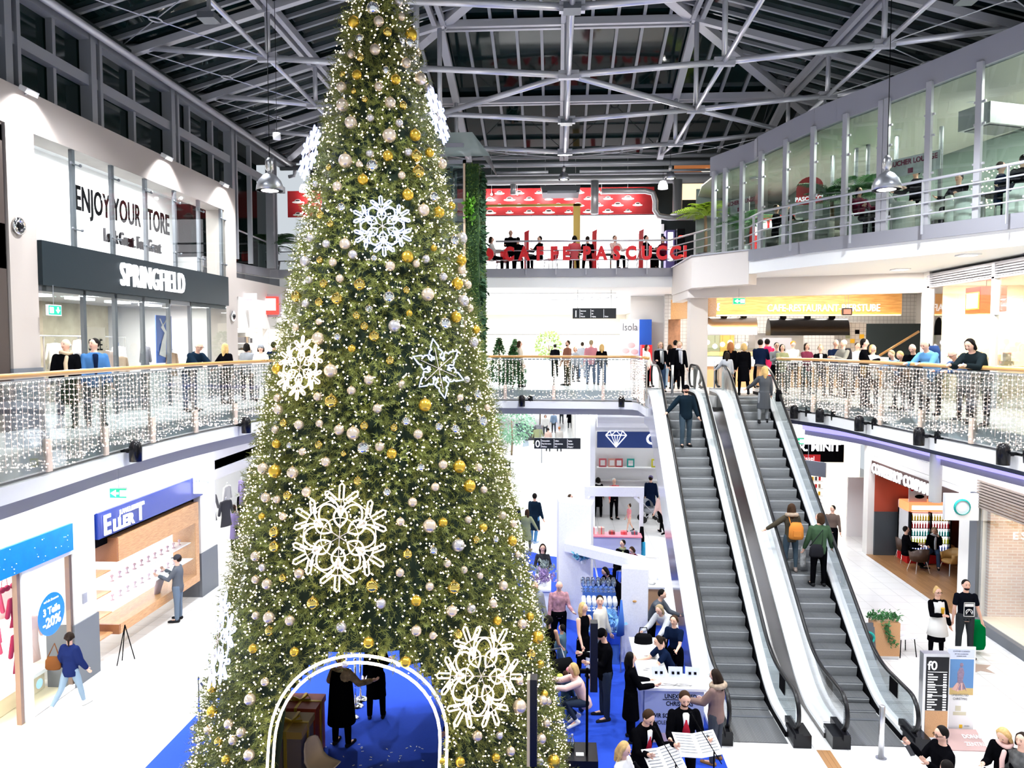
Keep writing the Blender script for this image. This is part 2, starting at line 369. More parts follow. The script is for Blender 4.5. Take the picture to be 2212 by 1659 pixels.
struct('wall_left_back', MB().box(-15.2, -15, -2, 45, 0, 12.5).box(-15, -11, 12.9, 13.05, 5.8, 12).box(-15, -11, 24.2, 24.35, 5.8, 9.6).box(-15, -11, 15.9, 16.1, 0, 5.2).box(-15, -11, 21.9, 22.1, 0, 5.2).box(-15, XL - .6, 13, 24.3, 12.0, 12.12), M_white)
g = MB(); P_ = MB()
ys = [5.0, 6.3, 8.0, 9.7, 11.2, 12.8, 14.5, 16.05, 17.25, 19.15, 20.9, 22.1, 23.6, 24.8, 26.6, 28.4]
for i, y in enumerate(ys):
 b = y in (5.0, 9.7, 14.5, 17.25, 20.9, 24.8, 28.4); z0 = 12.45 if y < 24.5 else 10.3; ww = .2 if b else .1
 g.box(-10.9, -10.62 if b else -10.75, y - ww / 2, y + ww / 2, z0, 14.55)
 if b: g.box(-10.9, -10.62, y + .24, y + .34, z0, 14.55)
g.box(-10.9, -10.68, 2, 29.8, 13.38, 13.62); g.box(-10.9, -10.68, 2, 24.4, 12.45, 12.55); g.box(-10.95, -10.66, 2, 30, 14.42, 14.6)
P_.box(-11.0, -10.93, 2, 24.4, 12.45, 14.5); P_.box(-11.9, -11.83, 24.4, 29.8, 10.3, 14.5)
struct('window_1', P_, M_nightw); struct('trim_9', g, M_steel)
struct('trim_10', MB().cyl((-10.42, 2, 14.5), (-10.42, 29.9, 14.5), .09), M_steelw, smooth=True)
for y in (14.6, 19.9, 23.4): 
 t = thing('wall_floodlight', 'small white floodlight on the cream parapet, %s' % {14.6: 'nearest the dark frame', 19.9: 'above the glass case', 23.4: 'at the far pillar'}[y], 'floodlight', (XL + .05, y, 12.4))
 obj('housing', MB().obox((XL + .08, y, 12.42), .16, .36, .1, ry=.5), M_white, t); obj('bracket', MB().bar((XL, y, 12.36), (XL + .08, y, 12.4), .05, .03), M_steel, t)
 l = bpy.data.lights.new('parapet_light', 'SPOT'); l.energy = 500; l.spot_size = R(120); l.spot_blend = .8; l.shadow_soft_size = .12; o = bpy.data.objects.new('parapet_light', l); o.location = (XL + .35, y, 12.35); o.rotation_euler = (0, R(22), 0); COL.objects.link(o)
g = MB(); g.box(-10.7, XL - .02, 13.6, 13.95, 5.8, 11.6); g.box(-10.7, XL - .02, 4, 13.95, 11.3, 11.75); g.box(-10.7, XL - .02, 4, 13.95, 8.9, 9.75)
struct('trim_11', g, mat('dark_brown_frame', (.045, .032, .028), .4))
struct('wall_left_shop', MB().box(-12.2, -12.1, 2, 13.0, 5.8, 11.6), mat('warm_shop_wall', (.8, .68, .55), .7))
XR = 11.12
g = MB(); g.box(XR, XR + .4, 23.45, 23.9, 5.8, 9.7); g.box(XR - .1, XR + .12, 27.2, 27.6, 0, 5.3); g.box(XR, XR + .3, 2, 27.2, 3.55, 5.3); g.box(XR - .03, XR + .4, 20.72, 21.3, 0, 3.55); g.box(XR, XR + .4, 15, 15.4, 0, 3.6)
g.box(8.5, XR + .2, 27.3, 27.7, 3.9, 5.3)
struct('wall_right', g, M_wall)
struct('wall_right_back', MB().box(15.6, 15.8, 2, 36, 0, 9.6), mat('shop_inner_wall', (.8, .78, .75), .7))
struct('wall_behind_coffee_bar', MB().box(XR + .12, 15.6, 27.2, 27.35, 0, 3.6), [mat('rust_red_wall', (.42, .065, .03), .6)])
struct('baseboard_right', MB().box(XR + .12, 13.4, 27.12, 27.2, 0, 1.55), mat('slate_panel', (.05, .06, .07), .6))
g = MB(); g.box(-18, 6.4, 58, 58.2, 5.8, 10.3); g.box(-18, 6.4, 104, 104.2, 0, 5.3); g.box(-8.2, -8, 40, 58, 0, 9.6); g.box(-8.2, -8, 58, 104, 0, 5.3); g.box(5.3, 5.5, 35.5, 58, 5.8, 9.6); g.box(3.4, 5.4, 34.9, 35.1, 5.8, 9.6); g.box(1.4, 1.6, 35, 104, 0, 5.2); g.box(14, 18, 27, 58, 0, .1)
struct('wall_back', g, M_wall)
struct('wall_back_right', MB().box(4.9, 15.6, 34.2, 34.4, 5.8, 9.6).box(3.0, 15.6, 40, 40.2, 0, 5.3), M_wall)
g = MB(); g.box(-12, 16, 37.0, 37.2, 10.3, 16.5)
struct('wall_cafe', g, M_blackwall)
# roof
RX, RHW, RY, RZ, RS = .3, 11.2, 30.3, 14.75, .28
def rz(x, y): return RZ + RS * min(RHW - abs(x - RX), RY - y, 99)
apexd = RHW
r = MB(); xa, xb = RX - RHW, RX + RHW; rt = RZ + RS * RHW; ya = RY - RHW
def up(p, d=.14): return (p[0], p[1], p[2] + d)
A = (xa, RY, RZ); B = (xb, RY, RZ); Cc = (RX, ya, rt); D0 = (RX, 1, rt); E0 = (xa, 1, RZ); F0 = (xb, 1, RZ)
for pl in ((A, B, Cc), (E0, A, Cc, D0), (B, F0, D0, Cc)):
 n = len(pl); r.add([up(p, .16) for p in pl] + [up(p, .2) for p in pl], [tuple(range(n)), tuple(range(2 * n - 1, n - 1, -1))] + [(i, (i + 1) % n, n + (i + 1) % n, n + i) for i in range(n)])
struct('roof_glass', r, M_night)
struct('wall_roof_end', MB().box(xb, 18, 29, 29.1, 14, 14.8).box(-14, xa + .3, 2, 30, 14.55, 14.8).box(-14, 16, 30.4, 37.2, 16.3, 16.4).box(-14, 16, 30.35, 30.45, 14.95, 16.4).box(-14, -13.9, 24, 37, 10.3, 14.8), M_blackwall)
bars = MB()
sp = 3.73 / 5
for i in range(-14, 15):
 x = RX + i * sp; h = RHW - abs(x - RX)
 if h > .3: bars.bar((x, RY, RZ + .1), (x, RY - h, RZ + .1 + RS * h), .09, .1)
y = RY - sp
while y > 4:
 h = min(RHW, RY - y)
 for s in (-1, 1): bars.bar((RX + s * RHW, y, RZ + .1), (RX + s * (RHW - h), y, RZ + .1 + RS * h), .09, .1)
 y -= sp
main = MB()
for k in (1, 2):
 d = 3.73 * k; z = RZ + RS * d
 for q in ((-.13, .0), (.13, .0)):
  main.bar((xa + d + q[0], 3, z), (xa + d + q[0], RY - d, z), .13, .2); main.bar((xb - d + q[0], 3, z), (xb - d + q[0], RY - d, z), .13, .2)
  main.bar((xa + d, RY - d + q[0], z), (xb - d, RY - d + q[0], z), .13, .2)
 main.bar((xa + d, RY - d, z + .08), (xb - d, RY - d, z + .08), .4, .05)
for q in (-.15, .15): main.bar((RX + q, 3, rt), (RX + q, ya, rt), .13, .22)
main.bar(A, Cc, .3, .22); main.bar(B, Cc, .3, .22)
for i in (-2, -1, 0, 1, 2):
 x = RX + i * 3.73; h = RHW - abs(x - RX); main.bar((x, RY, RZ - .05), (x, RY - h, RZ - .05 + RS * h), .24 if i else .34, .18)
TY = [3.9, 7.65, 11.4, 15.15, 18.9, 22.65, 26.4]
for yy in TY:
 h = min(RHW, RY - yy)
 for s in (-1, 1): main.bar((RX + s * RHW, yy, RZ - .05), (RX + s * (RHW - h), yy, RZ - .05 + RS * h), .18, .18)
struct('roof_bars', bars, M_steel); struct('roof_beams', main, M_steelw)
eav = MB(); eav.cyl((-10.9, 29.9, 14.4), (11, 29.9, 14.4), .1); eav.cyl((-10.9, 30.2, 14.75), (11, 30.2, 14.75), .08); eav.cyl((-2.3, 29.6, 14.05), (-.3, 29.6, 14.05), .05); eav.cyl((.9, 29.6, 14.05), (6.3, 29.6, 14.05), .05)
eav.cyl((xb - .1, 2, 14.6), (xb - .1, 30, 14.6), .1)
struct('roof_eaves', eav, M_steel, smooth=True)
def chz(x): return 14.0 + .95 * (abs(x - RX) / RHW) ** 1.25
tr = MB(); gus = MB(); rods = MB()
NX = [RX + i * 3.73 for i in (-3, -2, -1, 0, 1, 2, 3)]
def node(x, yy): return Vector((x, yy, chz(x)))
for yi, yy in enumerate(TY):
 lim = RY - yy
 pts = [node(x, yy) for x in NX]
 for a, b in zip(pts, pts[1:]):
  tr.cyl(a, b, .075, 10)
 for x in NX[1:-1]:
  zt = rz(x, yy); n_ = node(x, yy); tr.cyl(n_, (x, yy, zt), .07, 8)
  gus.obox(n_, .5, .14, .2); 
for x in NX[1:-1]:
 for a, b in zip(TY, TY[1:]): tr.cyl(node(x, a), node(x, b), .06, 10)
 if x != NX[3]: pass
 tr.cyl(node(x, TY[-1]), (x, RY, RZ), .05, 8)
for yy, y2 in ((18.9, 22.65),):
 tr.cyl(node(NX[3], yy), node(NX[2], y2), .075, 10); tr.cyl(node(NX[3], yy), node(NX[4], y2), .075, 10); tr.cyl(node(NX[4], y2), node(NX[5], 26.4), .075, 10); tr.cyl(node(NX[2], y2), node(NX[1], 26.4), .075, 10)
def xbr(a, b, c, d):
 a, b, c, d = [Vector(v) for v in (a, b, c, d)]; m = (a + b + c + d) / 4
 for p in (a, b, c, d): rods.cyl(p, m + (p - m).normalized() * .14, .014, 6)
 u = (a - c).normalized() * .14; n = (a - m).cross(b - m).normalized(); v = n.cross(u).normalized() * .14
 rods.loft([m + u * math.cos(t) + v * math.sin(t) for t in [2 * PI * k / 14 for k in range(14)]], .02, seg=6, closed=True)
for i in range(1, 5): xbr(node(NX[i], 26.4), node(NX[i + 1], 26.4), (NX[i + 1], RY, RZ), (NX[i], RY, RZ))
for a, b in zip(TY[2:], TY[3:]):
 for s in (0, 5): xbr(node(NX[s], a), node(NX[s + 1], a), node(NX[s + 1], b), node(NX[s], b))
struct('roof_truss', tr, mat('truss_tube', (.60, .60, .65), .3, .4), smooth=True); struct('roof_gussets', gus, M_steelw); struct('roof_rods', rods, M_steelw)
for x, y in FILL_LAMPS:  # modelled boxes for the added fill lamps
 t = thing('added_truss_lamp', 'added grey box fill lamp on the %s node of the %s roof truss row' % ('left' if x < -5 else 'middle' if x < 5 else 'right', {7.6: 'nearest', 15.1: 'second', 22.7: 'farthest'}[y]), 'floodlight', (x, y, 13.7))
 obj('housing', MB().obox((x, y, 13.95), .34, .34, .12), M_steeld, t); obj('bracket', MB().bar((x, y, 13.98), (x, y, chz(x)), .06, .06), M_steel, t)
# balustrades, handrails, light curtains
def balustrade(P, label, sgn=1, posts=True, step=1.75):
 t = thing('balustrade', label, 'balustrade', (P[0][0], P[0][1], L1))
 obj('glass_panel', MB().strip(P, 5.5, 6.93, .08, .095), M_glassb, t)
 rail = [Vector((p[0], p[1], 7.0)) for p in P]
 obj('handrail', MB().loft(rail, .05, .04, seg=10), M_brass, t, smooth=True)
 obj('rail_bracket', MB().strip(P, 6.88, 6.93, .02, .06), M_steelw, t)
 for p, d in resample(P, step):
  n = Vector((d.y, -d.x)) * .06; q = p + n
  b = MB(); b.obox((q.x + n.x * .6, q.y + n.y * .6, 5.72), .05, .11, .52, rz=math.atan2(n.y, n.x)); b.obox((q.x - n.x * .6, q.y - n.y * .6, 6.3), .03, .06, 1.2, rz=math.atan2(n.y, n.x))
  obj('post', b, mat('post_beige', (.66, .54, .46), .5), t)
 return t
balustrade(PL, 'left gallery balustrade of glass with a wooden handrail')
balustrade(PB, 'short balustrade of glass across the far bridge')
balustrade(PR, 'right gallery balustrade of glass with a wooden handrail beside the escalators')
M_bulb = mat('warm_bulb', (1, .85, .75), .4, emit=4.5, ecol=(1, .80, .70), sample=False)
M_bulbt = mat('tree_bulb', (1, .85, .6), .4, emit=5, ecol=(1, .80, .58), sample=True)
M_wire = mat('pale_wire', (.7, .6, .55), .6)
OCT = ([(1, 0, 0), (-1, 0, 0), (0, 1, 0), (0, -1, 0), (0, 0, 1), (0, 0, -1)], [(0, 2, 4), (2, 1, 4), (1, 3, 4), (3, 0, 4), (2, 0, 5), (1, 2, 5), (3, 1, 5), (0, 3, 5)])
def bulb(mb, p, r, mi=0): mb.add([(p[0] + a * r, p[1] + b * r, p[2] + c * r) for a, b, c in OCT[0]], OCT[1], mi)
def curtain(P, label, step=.135):
 rnd = random.Random(3); mb = MB(); k = 0
 top = resample(P, step)
 for p, d in top:
  n = Vector((d.y, -d.x)) * .15; q = p + n; k += 1
  ln = 1.22 + .1 * math.sin(k * .35)
  z = 6.9; j = q + Vector((rnd.uniform(-.02, .02), rnd.uniform(-.02, .02)))
  mb.cyl((q.x, q.y, 6.9), (j.x, j.y, 6.9 - ln), .0035, 4, 1)
  while z > 6.9 - ln:
   bulb(mb, (q.x + rnd.uniform(-.02, .02), q.y + rnd.uniform(-.02, .02), z), .0135); z -= rnd.uniform(.065, .11)
 for p, d in resample(P, .045):
  n = Vector((d.y, -d.x)) * rnd.uniform(.1, .2)
  bulb(mb, (p.x + n.x, p.y + n.y, 5.62 + .06 * math.sin(p.y * 2) + rnd.uniform(-.07, .07)), .0125)
 o = obj('light_curtain', mb, [M_bulb, M_wire]); tag(o, label, 'light curtain', kind='stuff')
curtain(PL[1:], 'curtain of warm fairy lights hanging along the left balustrade'); curtain(PB, 'curtain of warm fairy lights hanging along the far bridge'); curtain(PR, 'curtain of warm fairy lights hanging along the right balustrade')
def spot(p, n, label):
 t = thing('gallery_spotlight', label, 'spotlight', (p[0], p[1], 5.3), group=None)
 x, y = p[0] + n[0] * .25, p[1] + n[1] * .25
 x2, y2 = p[0] - n[0] * .02 - n[1] * .0, p[1] - n[1] * .02
 prof = [(.0, -.2), (.115, -.2), (.12, .08), (.105, .15), (.06, .2), (.0, .215)]
 obj('lamp_head', MB().lathe(prof, (x, y, 5.42), 16), M_blackg, t, smooth=True)
 obj('arm', MB().cyl((x, y, 5.42), (x2, y2, 5.42), .04, 8), M_blackg, t)
 obj('mount', MB().lathe([(.0, -.14), (.09, -.14), (.1, .1), (.05, .16), (0, .165)], (x2 - n[1] * .3, y2 + n[0] * .3, 5.44), 12).cyl((x2, y2, 5.42), (x2 - n[1] * .3, y2 + n[0] * .3, 5.42), .035, 8), M_blackg, t, smooth=True)
for i, yy in enumerate((9.9, 14.05, 18.7)):
 j = min(range(len(PL)), key=lambda k: abs(PL[k][1] - yy)); d = (Vector(PL[j + 1]) - Vector(PL[j])).normalized(); f = (yy - PL[j][1]) / d.y; p = Vector(PL[j]) + d * f
 spot((p.x, p.y), (d.y, -d.x), 'black dome spotlight on the left slab edge, %s' % ['nearest the camera', 'above the blue jeweller sign', 'half hidden by the tree'][i])
for i, (px, yy) in enumerate(((2165, 14.6), (1977, 17.3), (1850, 20.0), (1754, 22.2), (1720, 23.3))):
 j = min(range(len(PR) - 1), key=lambda k: abs(PR[k][1] - yy)); d = (Vector(PR[j + 1]) - Vector(PR[j])).normalized(); p = Vector(PR[j]) + d * ((yy - PR[j][1]) / d.y)
 spot((p.x, p.y), (d.y, -d.x), 'black dome spotlight on the right slab edge, number %s from the near end' % ['one', 'two', 'three', 'four', 'five'][i])
for i, x in enumerate((-1.2, 2.35)): spot((x, 27.3), (0, -1), 'black dome spotlight under the far bridge, %s' % ('near the tree' if i == 0 else 'beside the escalator'))
# L2 railings
def railing(P, z, h, bars_, label, every=1.3, mid=True, glass=False):
 t = thing('railing', label, 'railing', (P[0][0], P[0][1], z))
 Q = [Vector((p[0], p[1], z + h)) for p in P]; obj('top_rail', MB().loft(Q, .035, seg=8), M_steelw, t, smooth=True)
 for k in range(bars_):
  zz = z + h * (k + 1) / (bars_ + 1); obj('rail', MB().loft([Vector((p[0], p[1], zz)) for p in P], .02, seg=6), M_steelw, t, smooth=True)
 for p, d in resample(P, every): obj('post', MB().obox((p.x, p.y, z + h / 2 - .1), .07, .025, h + .2, rz=math.atan2(d.y, d.x) + PI / 2), M_steelw, t)
 return t
railing([(-2.3, 29.25), (4.3, 29.25)], L2, 1.07, 2, 'grey steel railing in front of the upper cafe', 1.15)
railing([(-10.7, 29.15), (-5.3, 29.2)], L2, 1.07, 2, 'grey steel railing on the far left upper deck', 1.6)
railing([(4.3, 29.25), (5.6, 25.4), (6.0, 24.4)] + [tuple(Vector(p) + Vector((-.22, -.12))) for p in DKS[1:]], L2, 1.07, 3, 'curving grey steel railing outside the glazed lounge', 1.9)
t = thing('glass_parapet', 'slanting glass parapet on the left upper deck beside the cream pillar', 'glass panel', (-11.3, 25, 10.3))
obj('pane', MB().quad((-11.35, 24.5, 10.35), (-11.0, 28.9, 10.35), (-11.0, 28.9, 11.3), (-11.35, 24.5, 11.55)), M_glassg, t)
obj('top_rail', MB().cyl((-11.35, 24.5, 11.57), (-11.0, 28.9, 11.32), .03), M_steelw, t)
# shops and signs
M_poster = mat('poster_paper', (.82, .80, .80), .5)
M_skin0 = mat('printed_skin', (.75, .45, .33), .6)
def colm(n, c, r=.6, **k): return mat(n, c, r, **k)
M_red = colm('signal_red', (.72, .012, .02), .35); M_maroon = colm('maroon_cloth', (.23, .008, .05), .9); M_pink = colm('pink_cloth', (.75, .12, .25), .9)
M_grn = colm('exit_green', (.0, .55, .2), .4, emit=.7)
M_yel = colm('yellow_plastic', (.85, .5, .02), .4)
def garment(x, y, z, w, h, m, label, group=None, rzt=0, d=.09, cat='garment'):
 """shirt or dress on a hanger; z is the hook height"""
 t = thing('hanging_garment', label, cat, (x, y, z), rzt, group)
 b = MB(); P = [(0, 0, -.1), (0, 0, -.14), (0, 0, -.3), (0, 0, -.3 - .35 * h), (0, 0, -h)]
 b.loft(P, [.04, w * .5, w * .42, w * .4, w * .52], [.03, d * .5, d * .6, d * .6, d * .8], seg=14, ux=(1, 0, 0))
 for s in (-1, 1): b.caps([(s * w * .42, 0, -.17), (s * w * .62, 0, -.17 - min(.4, h * .45))], [.05, .045], 8)
 obj('cloth', b, m, t, smooth=True, world=False)
 b = MB(); b.loft([(0, 0, -.1), (0, 0, -.02), (.02, 0, 0), (.04, 0, -.02)], .006, seg=6); obj('hanger', b, M_chrome, t, world=False)
 return t
def exit_sign(c, n, label, w=.42, hang=.5):
 """n: 'x' faces along x, 'y' faces along y"""
 t = thing('exit_sign', label, 'exit sign', c); x, y, z = c; b = MB(); g = MB(); a = MB()
 sx, sy = (.05, w) if n == 'x' else (w, .05)
 b.box(x - sx / 2, x + sx / 2, y - sy / 2, y + sy / 2, z, z + .22); e = .004
 s = -1 if (n == 'y' or x > 0) else 1
 if n == 'x':
  X = x + s * (sx / 2 + e); pan = [(X, y - w * .46, z + .02), (X, y + w * .46, z + .02), (X, y + w * .46, z + .2), (X, y - w * .46, z + .2)]; g.quad(*pan)
  X += s * e; a.box(X, X + .002 * s, y - .17, y - .05, z + .05, z + .17); a.prism([(0, 0), (.1, 0), (.05, .09)], 0, .002) if False else None
  a.add([(X, y + .02, z + .12), (X, y + .16, z + .12), (X, y + .09, z + .045)], [(0, 1, 2)]); a.box(X, X + .002, y + .07, y + .11, z + .11, z + .175)
 else:
  Y = y - sy / 2 - e; g.quad((x - w * .46, Y, z + .02), (x + w * .46, Y, z + .02), (x + w * .46, Y, z + .2), (x - w * .46, Y, z + .2)); Y -= e
  a.box(x + .04, x + .17, Y - .002, Y, z + .05, z + .17); a.add([(x - .04, Y, z + .04), (x - .04, Y, z + .18), (x - .15, Y, z + .11)], [(0, 1, 2)]); a.box(x - .06, x + .02, Y - .002, Y, z + .09, z + .13)
 obj('housing', b, M_white, t); obj('green_face', g, M_grn, t); obj('pictogram', a, M_lit, t)
 if hang: obj('cable', MB().cyl((x, y, z + .22), (x, y, z + .22 + hang), .006, 5), M_steel, t)
t = thing('shop_sign', 'long black fascia sign with white glowing letters on the left gallery', 'sign', (-10.4, 14.8, 8.66))
obj('fascia_board', MB().box(-10.9, -10.3, 14.8, 23.52, 8.66, 9.56), mat('anthracite_board', (.006, .014, .02), .45, spec=.25), t)
text('lettering', 'SPRINGFIELD', .56, (-10.27, 17.5, 8.86), FE, M_let, t, .03, 'LEFT', sx=.62, space=1.12)
b = MB(); b.quad((-10.38, 14.8, 9.56), (-10.38, 23.55, 9.56), (-10.38, 23.55, 11.66), (-10.38, 14.8, 11.66))
struct('window_2', b, M_glass)
b = MB()
for y in (16.08, 17.54, 19.01, 20.5, 21.9, 23.4):
 b.box(-10.5, -10.42, y - .05, y + .05, 9.56, 11.66)
 for z in (11.35, 9.95): b.cyl((-10.4, y - .16, z), (-10.4, y + .16, z), .018, 6); b.sph((-10.37, y - .16, z), .035, 8, 5); b.sph((-10.37, y + .16, z), .035, 8, 5)
struct('trim_12', b, M_steeld)
struct('wall_display_back', MB().box(-12.2, -12.1, 14.8, 23.6, 9.5, 12).box(-12.2, -11, 14.8, 14.9, 9.5, 12).box(-12.1, -10.6, 14.8, 23.6, 9.5, 9.57), M_white)
for y in (17.3, 19.4, 21.5): area('display_case_light', (-11.3, y, 11.9), .3, 1.4, 95, (1, 1, 1))
t = thing('window_lettering', 'black raised slogan lettering inside the glass case above the fascia sign', 'lettering', (-11.2, 16.8, 9.7))
text('slogan', 'ENJOY YOUR STORE', .58, (-11.2, 17.3, 10.62), FE, M_black, t, .012, 'LEFT', sx=.56, space=1.04, bold=.01)
text('subline', 'Look Great. Feel Great', .34, (-11.2, 18.4, 10.02), FE, M_black, t, .03, 'LEFT', sx=.6)
b = MB(); b.quad((-10.4, 14.9, 5.85), (-10.4, 20.0, 5.85), (-10.4, 20.0, 8.66), (-10.4, 14.9, 8.66)); b.quad((-10.4, 21.2, 5.85), (-10.4, 23.55, 5.85), (-10.4, 23.55, 8.66), (-10.4, 21.2, 8.66)); struct('window_3', b, M_glass)
b = MB()
for y in (16.3, 17.5, 18.7, 20.0, 21.2, 22.4): b.box(-10.48, -10.4, y - .05, y + .05, 5.8, 8.66)
b.box(-10.5, -10.4, 14.8, 23.5, 8.55, 8.66); struct('trim_13', b, M_steeld)
struct('wall_shop_springtime', MB().box(-14.4, -14.3, 14.8, 23.6, 5.8, 8.7), mat('mossy_print_wall', (.30, .27, .20), .8, var=.5, vscale=2.5))
struct('ceiling_shop', MB().box(-15, -10.5, 14.8, 23.6, 8.66, 8.74), mat('shop_ceiling', (.3, .3, .3), .8))
for y in (15.6, 17.3, 19.0, 20.7, 22.4):
 tag(obj('ceiling_light', MB().box(-12.4, -12.1, y - .4, y + .4, 8.6, 8.66), M_lit), 'slim white ceiling light inside the clothes shop', 'ceiling light', 'ceiling lights of the clothes shop')
 area('shop_light', (-12.2, y, 8.58), .3, .8, 75, (1, .97, .92))
t = thing('poster', 'large shop poster of two faces behind the gallery pillar', 'poster', (-12.5, 17, 6))
obj('sheet', MB().box(-12.6, -12.55, 15.9, 17.6, 6.0, 8.1), M_poster, t)
b = MB()
for y, z in ((16.4, 7.15), (17.1, 7.35)): b.add([(-12.53, y + .22 * math.cos(a), z + .3 * math.sin(a)) for a in [k * PI / 8 for k in range(16)]], [tuple(range(16))]); b.add([(-12.525, y - .3, 6.1), (-12.525, y + .3, 6.1), (-12.525, y + .16, 6.85), (-12.525, y - .16, 6.85)], [(0, 1, 2, 3)], 1); b.add([(-12.52, y + .24 * math.cos(a), z + .12 + .25 * math.sin(a)) for a in [k * PI / 8 for k in range(9)]], [tuple(range(9))], 1)
obj('print', b, [M_skin0, M_black], t)
t = thing('poster', 'cream sale poster hanging in the clothes shop window', 'poster', (-12, 19, 7)); obj('sheet', MB().box(-12.0, -11.97, 18.7, 19.6, 6.9, 7.9), mat('cream_paper', (.8, .72, .6), .6), t); text('print', 'SALE', .3, (-11.96, 19.15, 7.3), FE, M_black, t, .002, sx=.7)
t = thing('mannequin', 'grey jacket mannequin at the near end of the clothes shop window', 'mannequin', (-11.1, 15.3, 5.8))
b = MB(); b.loft([(-11.1, 15.3, 6.5), (-11.1, 15.3, 6.9), (-11.1, 15.3, 7.3), (-11.1, 15.3, 7.45)], [.17, .18, .24, .08], [.12, .13, .14, .07], seg=12, ux=(0, 1, 0)); b.caps([(-11.1, 15.07, 7.25), (-11.0, 15.02, 6.9), (-10.95, 15.1, 6.7)], [.06, .05, .04]); b.caps([(-11.1, 15.53, 7.25), (-11.05, 15.6, 6.9), (-11, 15.55, 6.6)], [.06, .05, .04])
obj('jacket', b, mat('slate_cloth', (.1, .13, .17), .8), t, smooth=True)
b = MB(); b.sph((-11.1, 15.3, 7.6), .12, sc=(.85, .8, 1.1)); obj('head', b, mat('mannequin_grey', (.3, .3, .32), .5), t, smooth=True)
b = MB(); [b.caps([(-11.1, 15.3 + s, 6.55), (-11.1, 15.3 + s, 6.2), (-11.1, 15.3 + s, 5.86)], [.09, .07, .05]) for s in (-.09, .09)]; obj('trousers', b, mat('dark_navy_cloth', (.03, .05, .1), .8), t, smooth=True)
gm = [((.75, .73, .68), 'cream'), ((.15, .15, .17), 'charcoal'), ((.5, .35, .25), 'tan'), ((.75, .6, .55), 'blush'), ((.08, .09, .12), 'navy'), ((.6, .1, .12), 'red'), ((.45, .42, .38), 'taupe')]
rn = random.Random(5)
for i, (x, y, z, w, h) in enumerate([(-11.6, 18.3, 7.3, .45, .8), (-12.3, 18.9, 7.35, .4, .7), (-11.2, 19.0, 7.25, .42, .85), (-12.0, 19.7, 7.4, .45, .9), (-13.2, 16.3, 7.6, .4, .8), (-13.3, 17.9, 7.6, .4, .8), (-13.3, 19.5, 7.6, .42, .8), (-12.8, 21.6, 7.5, .42, .9), (-12.6, 22.7, 7.5, .42, .9), (-11.5, 22.2, 7.3, .4, .8), (-13.5, 20.8, 7.7, .4, .7)]):
 c, n = gm[i % 7]; garment(x, y, z, w, h, mat('cloth_' + n, c, .9), '%s shirt on a hanger in the clothes shop, %s' % (n, ['before the middle mullion', 'behind the middle window', 'above the grey plinth', 'beside the entrance', 'near the faces poster', 'on the back wall rail, near end', 'on the back wall rail, middle', 'right of the entrance', 'at the far end of the shop', 'close to the far glass', 'on the back wall rail, far end'][i]), rzt=R(60 + 30 * rn.random()))
rk = thing('clothes_rack', 'long steel clothes rail along the back of the clothes shop', 'rack', (-13.4, 19, 5.8)); b = MB(); b.cyl((-13.4, 15.8, 7.68), (-13.4, 23, 7.68), .02, 8); [b.cyl((-13.4, y, 5.8), (-13.4, y, 7.68), .02, 8) for y in (15.8, 19.2, 23)]; obj('frame', b, M_inox, rk)
for i, (x, y, w, h) in enumerate([(-11.0, 18.75, .35, .95), (-11.3, 20.0, .2, .9), (-11.6, 21.7, .5, .8), (-12.4, 17, .6, .75)]):
 tb = thing('display_plinth', ['grey', 'slim grey', 'low white', 'wide white'][i] + ' display plinth in the clothes shop window', 'plinth', (x, y, 5.8)); obj('body', MB().box(x - .2, x + .2, y - w / 2, y + w / 2, 5.8, 5.8 + h), M_gfas if i < 2 else M_white, tb)
t = thing('poster', 'blue poster of a white deer in the shop entrance', 'poster', (-11.6, 22.0, 7)); obj('sheet', MB().box(-11.62, -11.6, 21.5, 22.4, 6.9, 8.3), mat('poster_blue', (.04, .12, .45), .5), t); b = MB(); b.loft([(-11.58, 21.8, 7.1), (-11.58, 21.9, 7.5), (-11.58, 22.0, 7.8), (-11.58, 21.8, 8.0)], [.2, .12, .06, .08], .012, seg=8, ux=(0, 1, 0)); b.bar((-11.58, 21.85, 8.0), (-11.58, 21.7, 8.2), .03, .012); b.bar((-11.58, 21.85, 8.0), (-11.58, 22.1, 8.2), .03, .012); obj('print', b, M_white, t)
exit_sign((-10.22, 14.98, 8.05), 'x', 'green exit sign with a down arrow by the left gallery pillar', hang=.4)
for y, z, l in ((14.25, 9.75, 'near'), (23.95, 8.35, 'far')):
 t = thing('porthole_camera', 'round chrome camera housing on the %s gallery pillar' % l, 'camera', (-10.38, y, z)); b = MB(); b.lathe([(.0, 0), (.1, 0), (.17, .03), (.17, .06), (.12, .08), (.1, .04), (0, .04)], (0, 0, 0), 16)
 b.v = [(-10.4 + c, y + a, z + bb) for a, bb, c in b.v]; obj('ring', b, M_chrome, t, smooth=True); b = MB(); b.sph((-10.34, y, z), .07, 12, 8); obj('lens', b, M_blackg, t, smooth=True)
t = thing('shop_sign', 'square sign with a red light box on a grey panel beyond the clothes shop', 'sign', (-10.0, 27.6, 7.9)); p0 = aty(563, 634, 27.0)
obj('panel', MB().box(p0.x, p0.x + .75, 27.0, 27.1, 8.42, 9.25), M_steel, t); obj('red_box', MB().box(p0.x + .14, p0.x + .66, 26.86, 27.0, 8.52, 9.15), mat('red_lightbox', (.9, .03, .02), .4, emit=.9), t); obj('glow', MB().box(p0.x + .24, p0.x + .6, 26.84, 26.86, 8.66, 9.08), M_lit, t)
t = thing('shop_sign', 'square white sign with two purple lines beyond the clothes shop', 'sign', (-10.1, 25.4, 8.7)); p0 = aty(516, 650, 25.0)
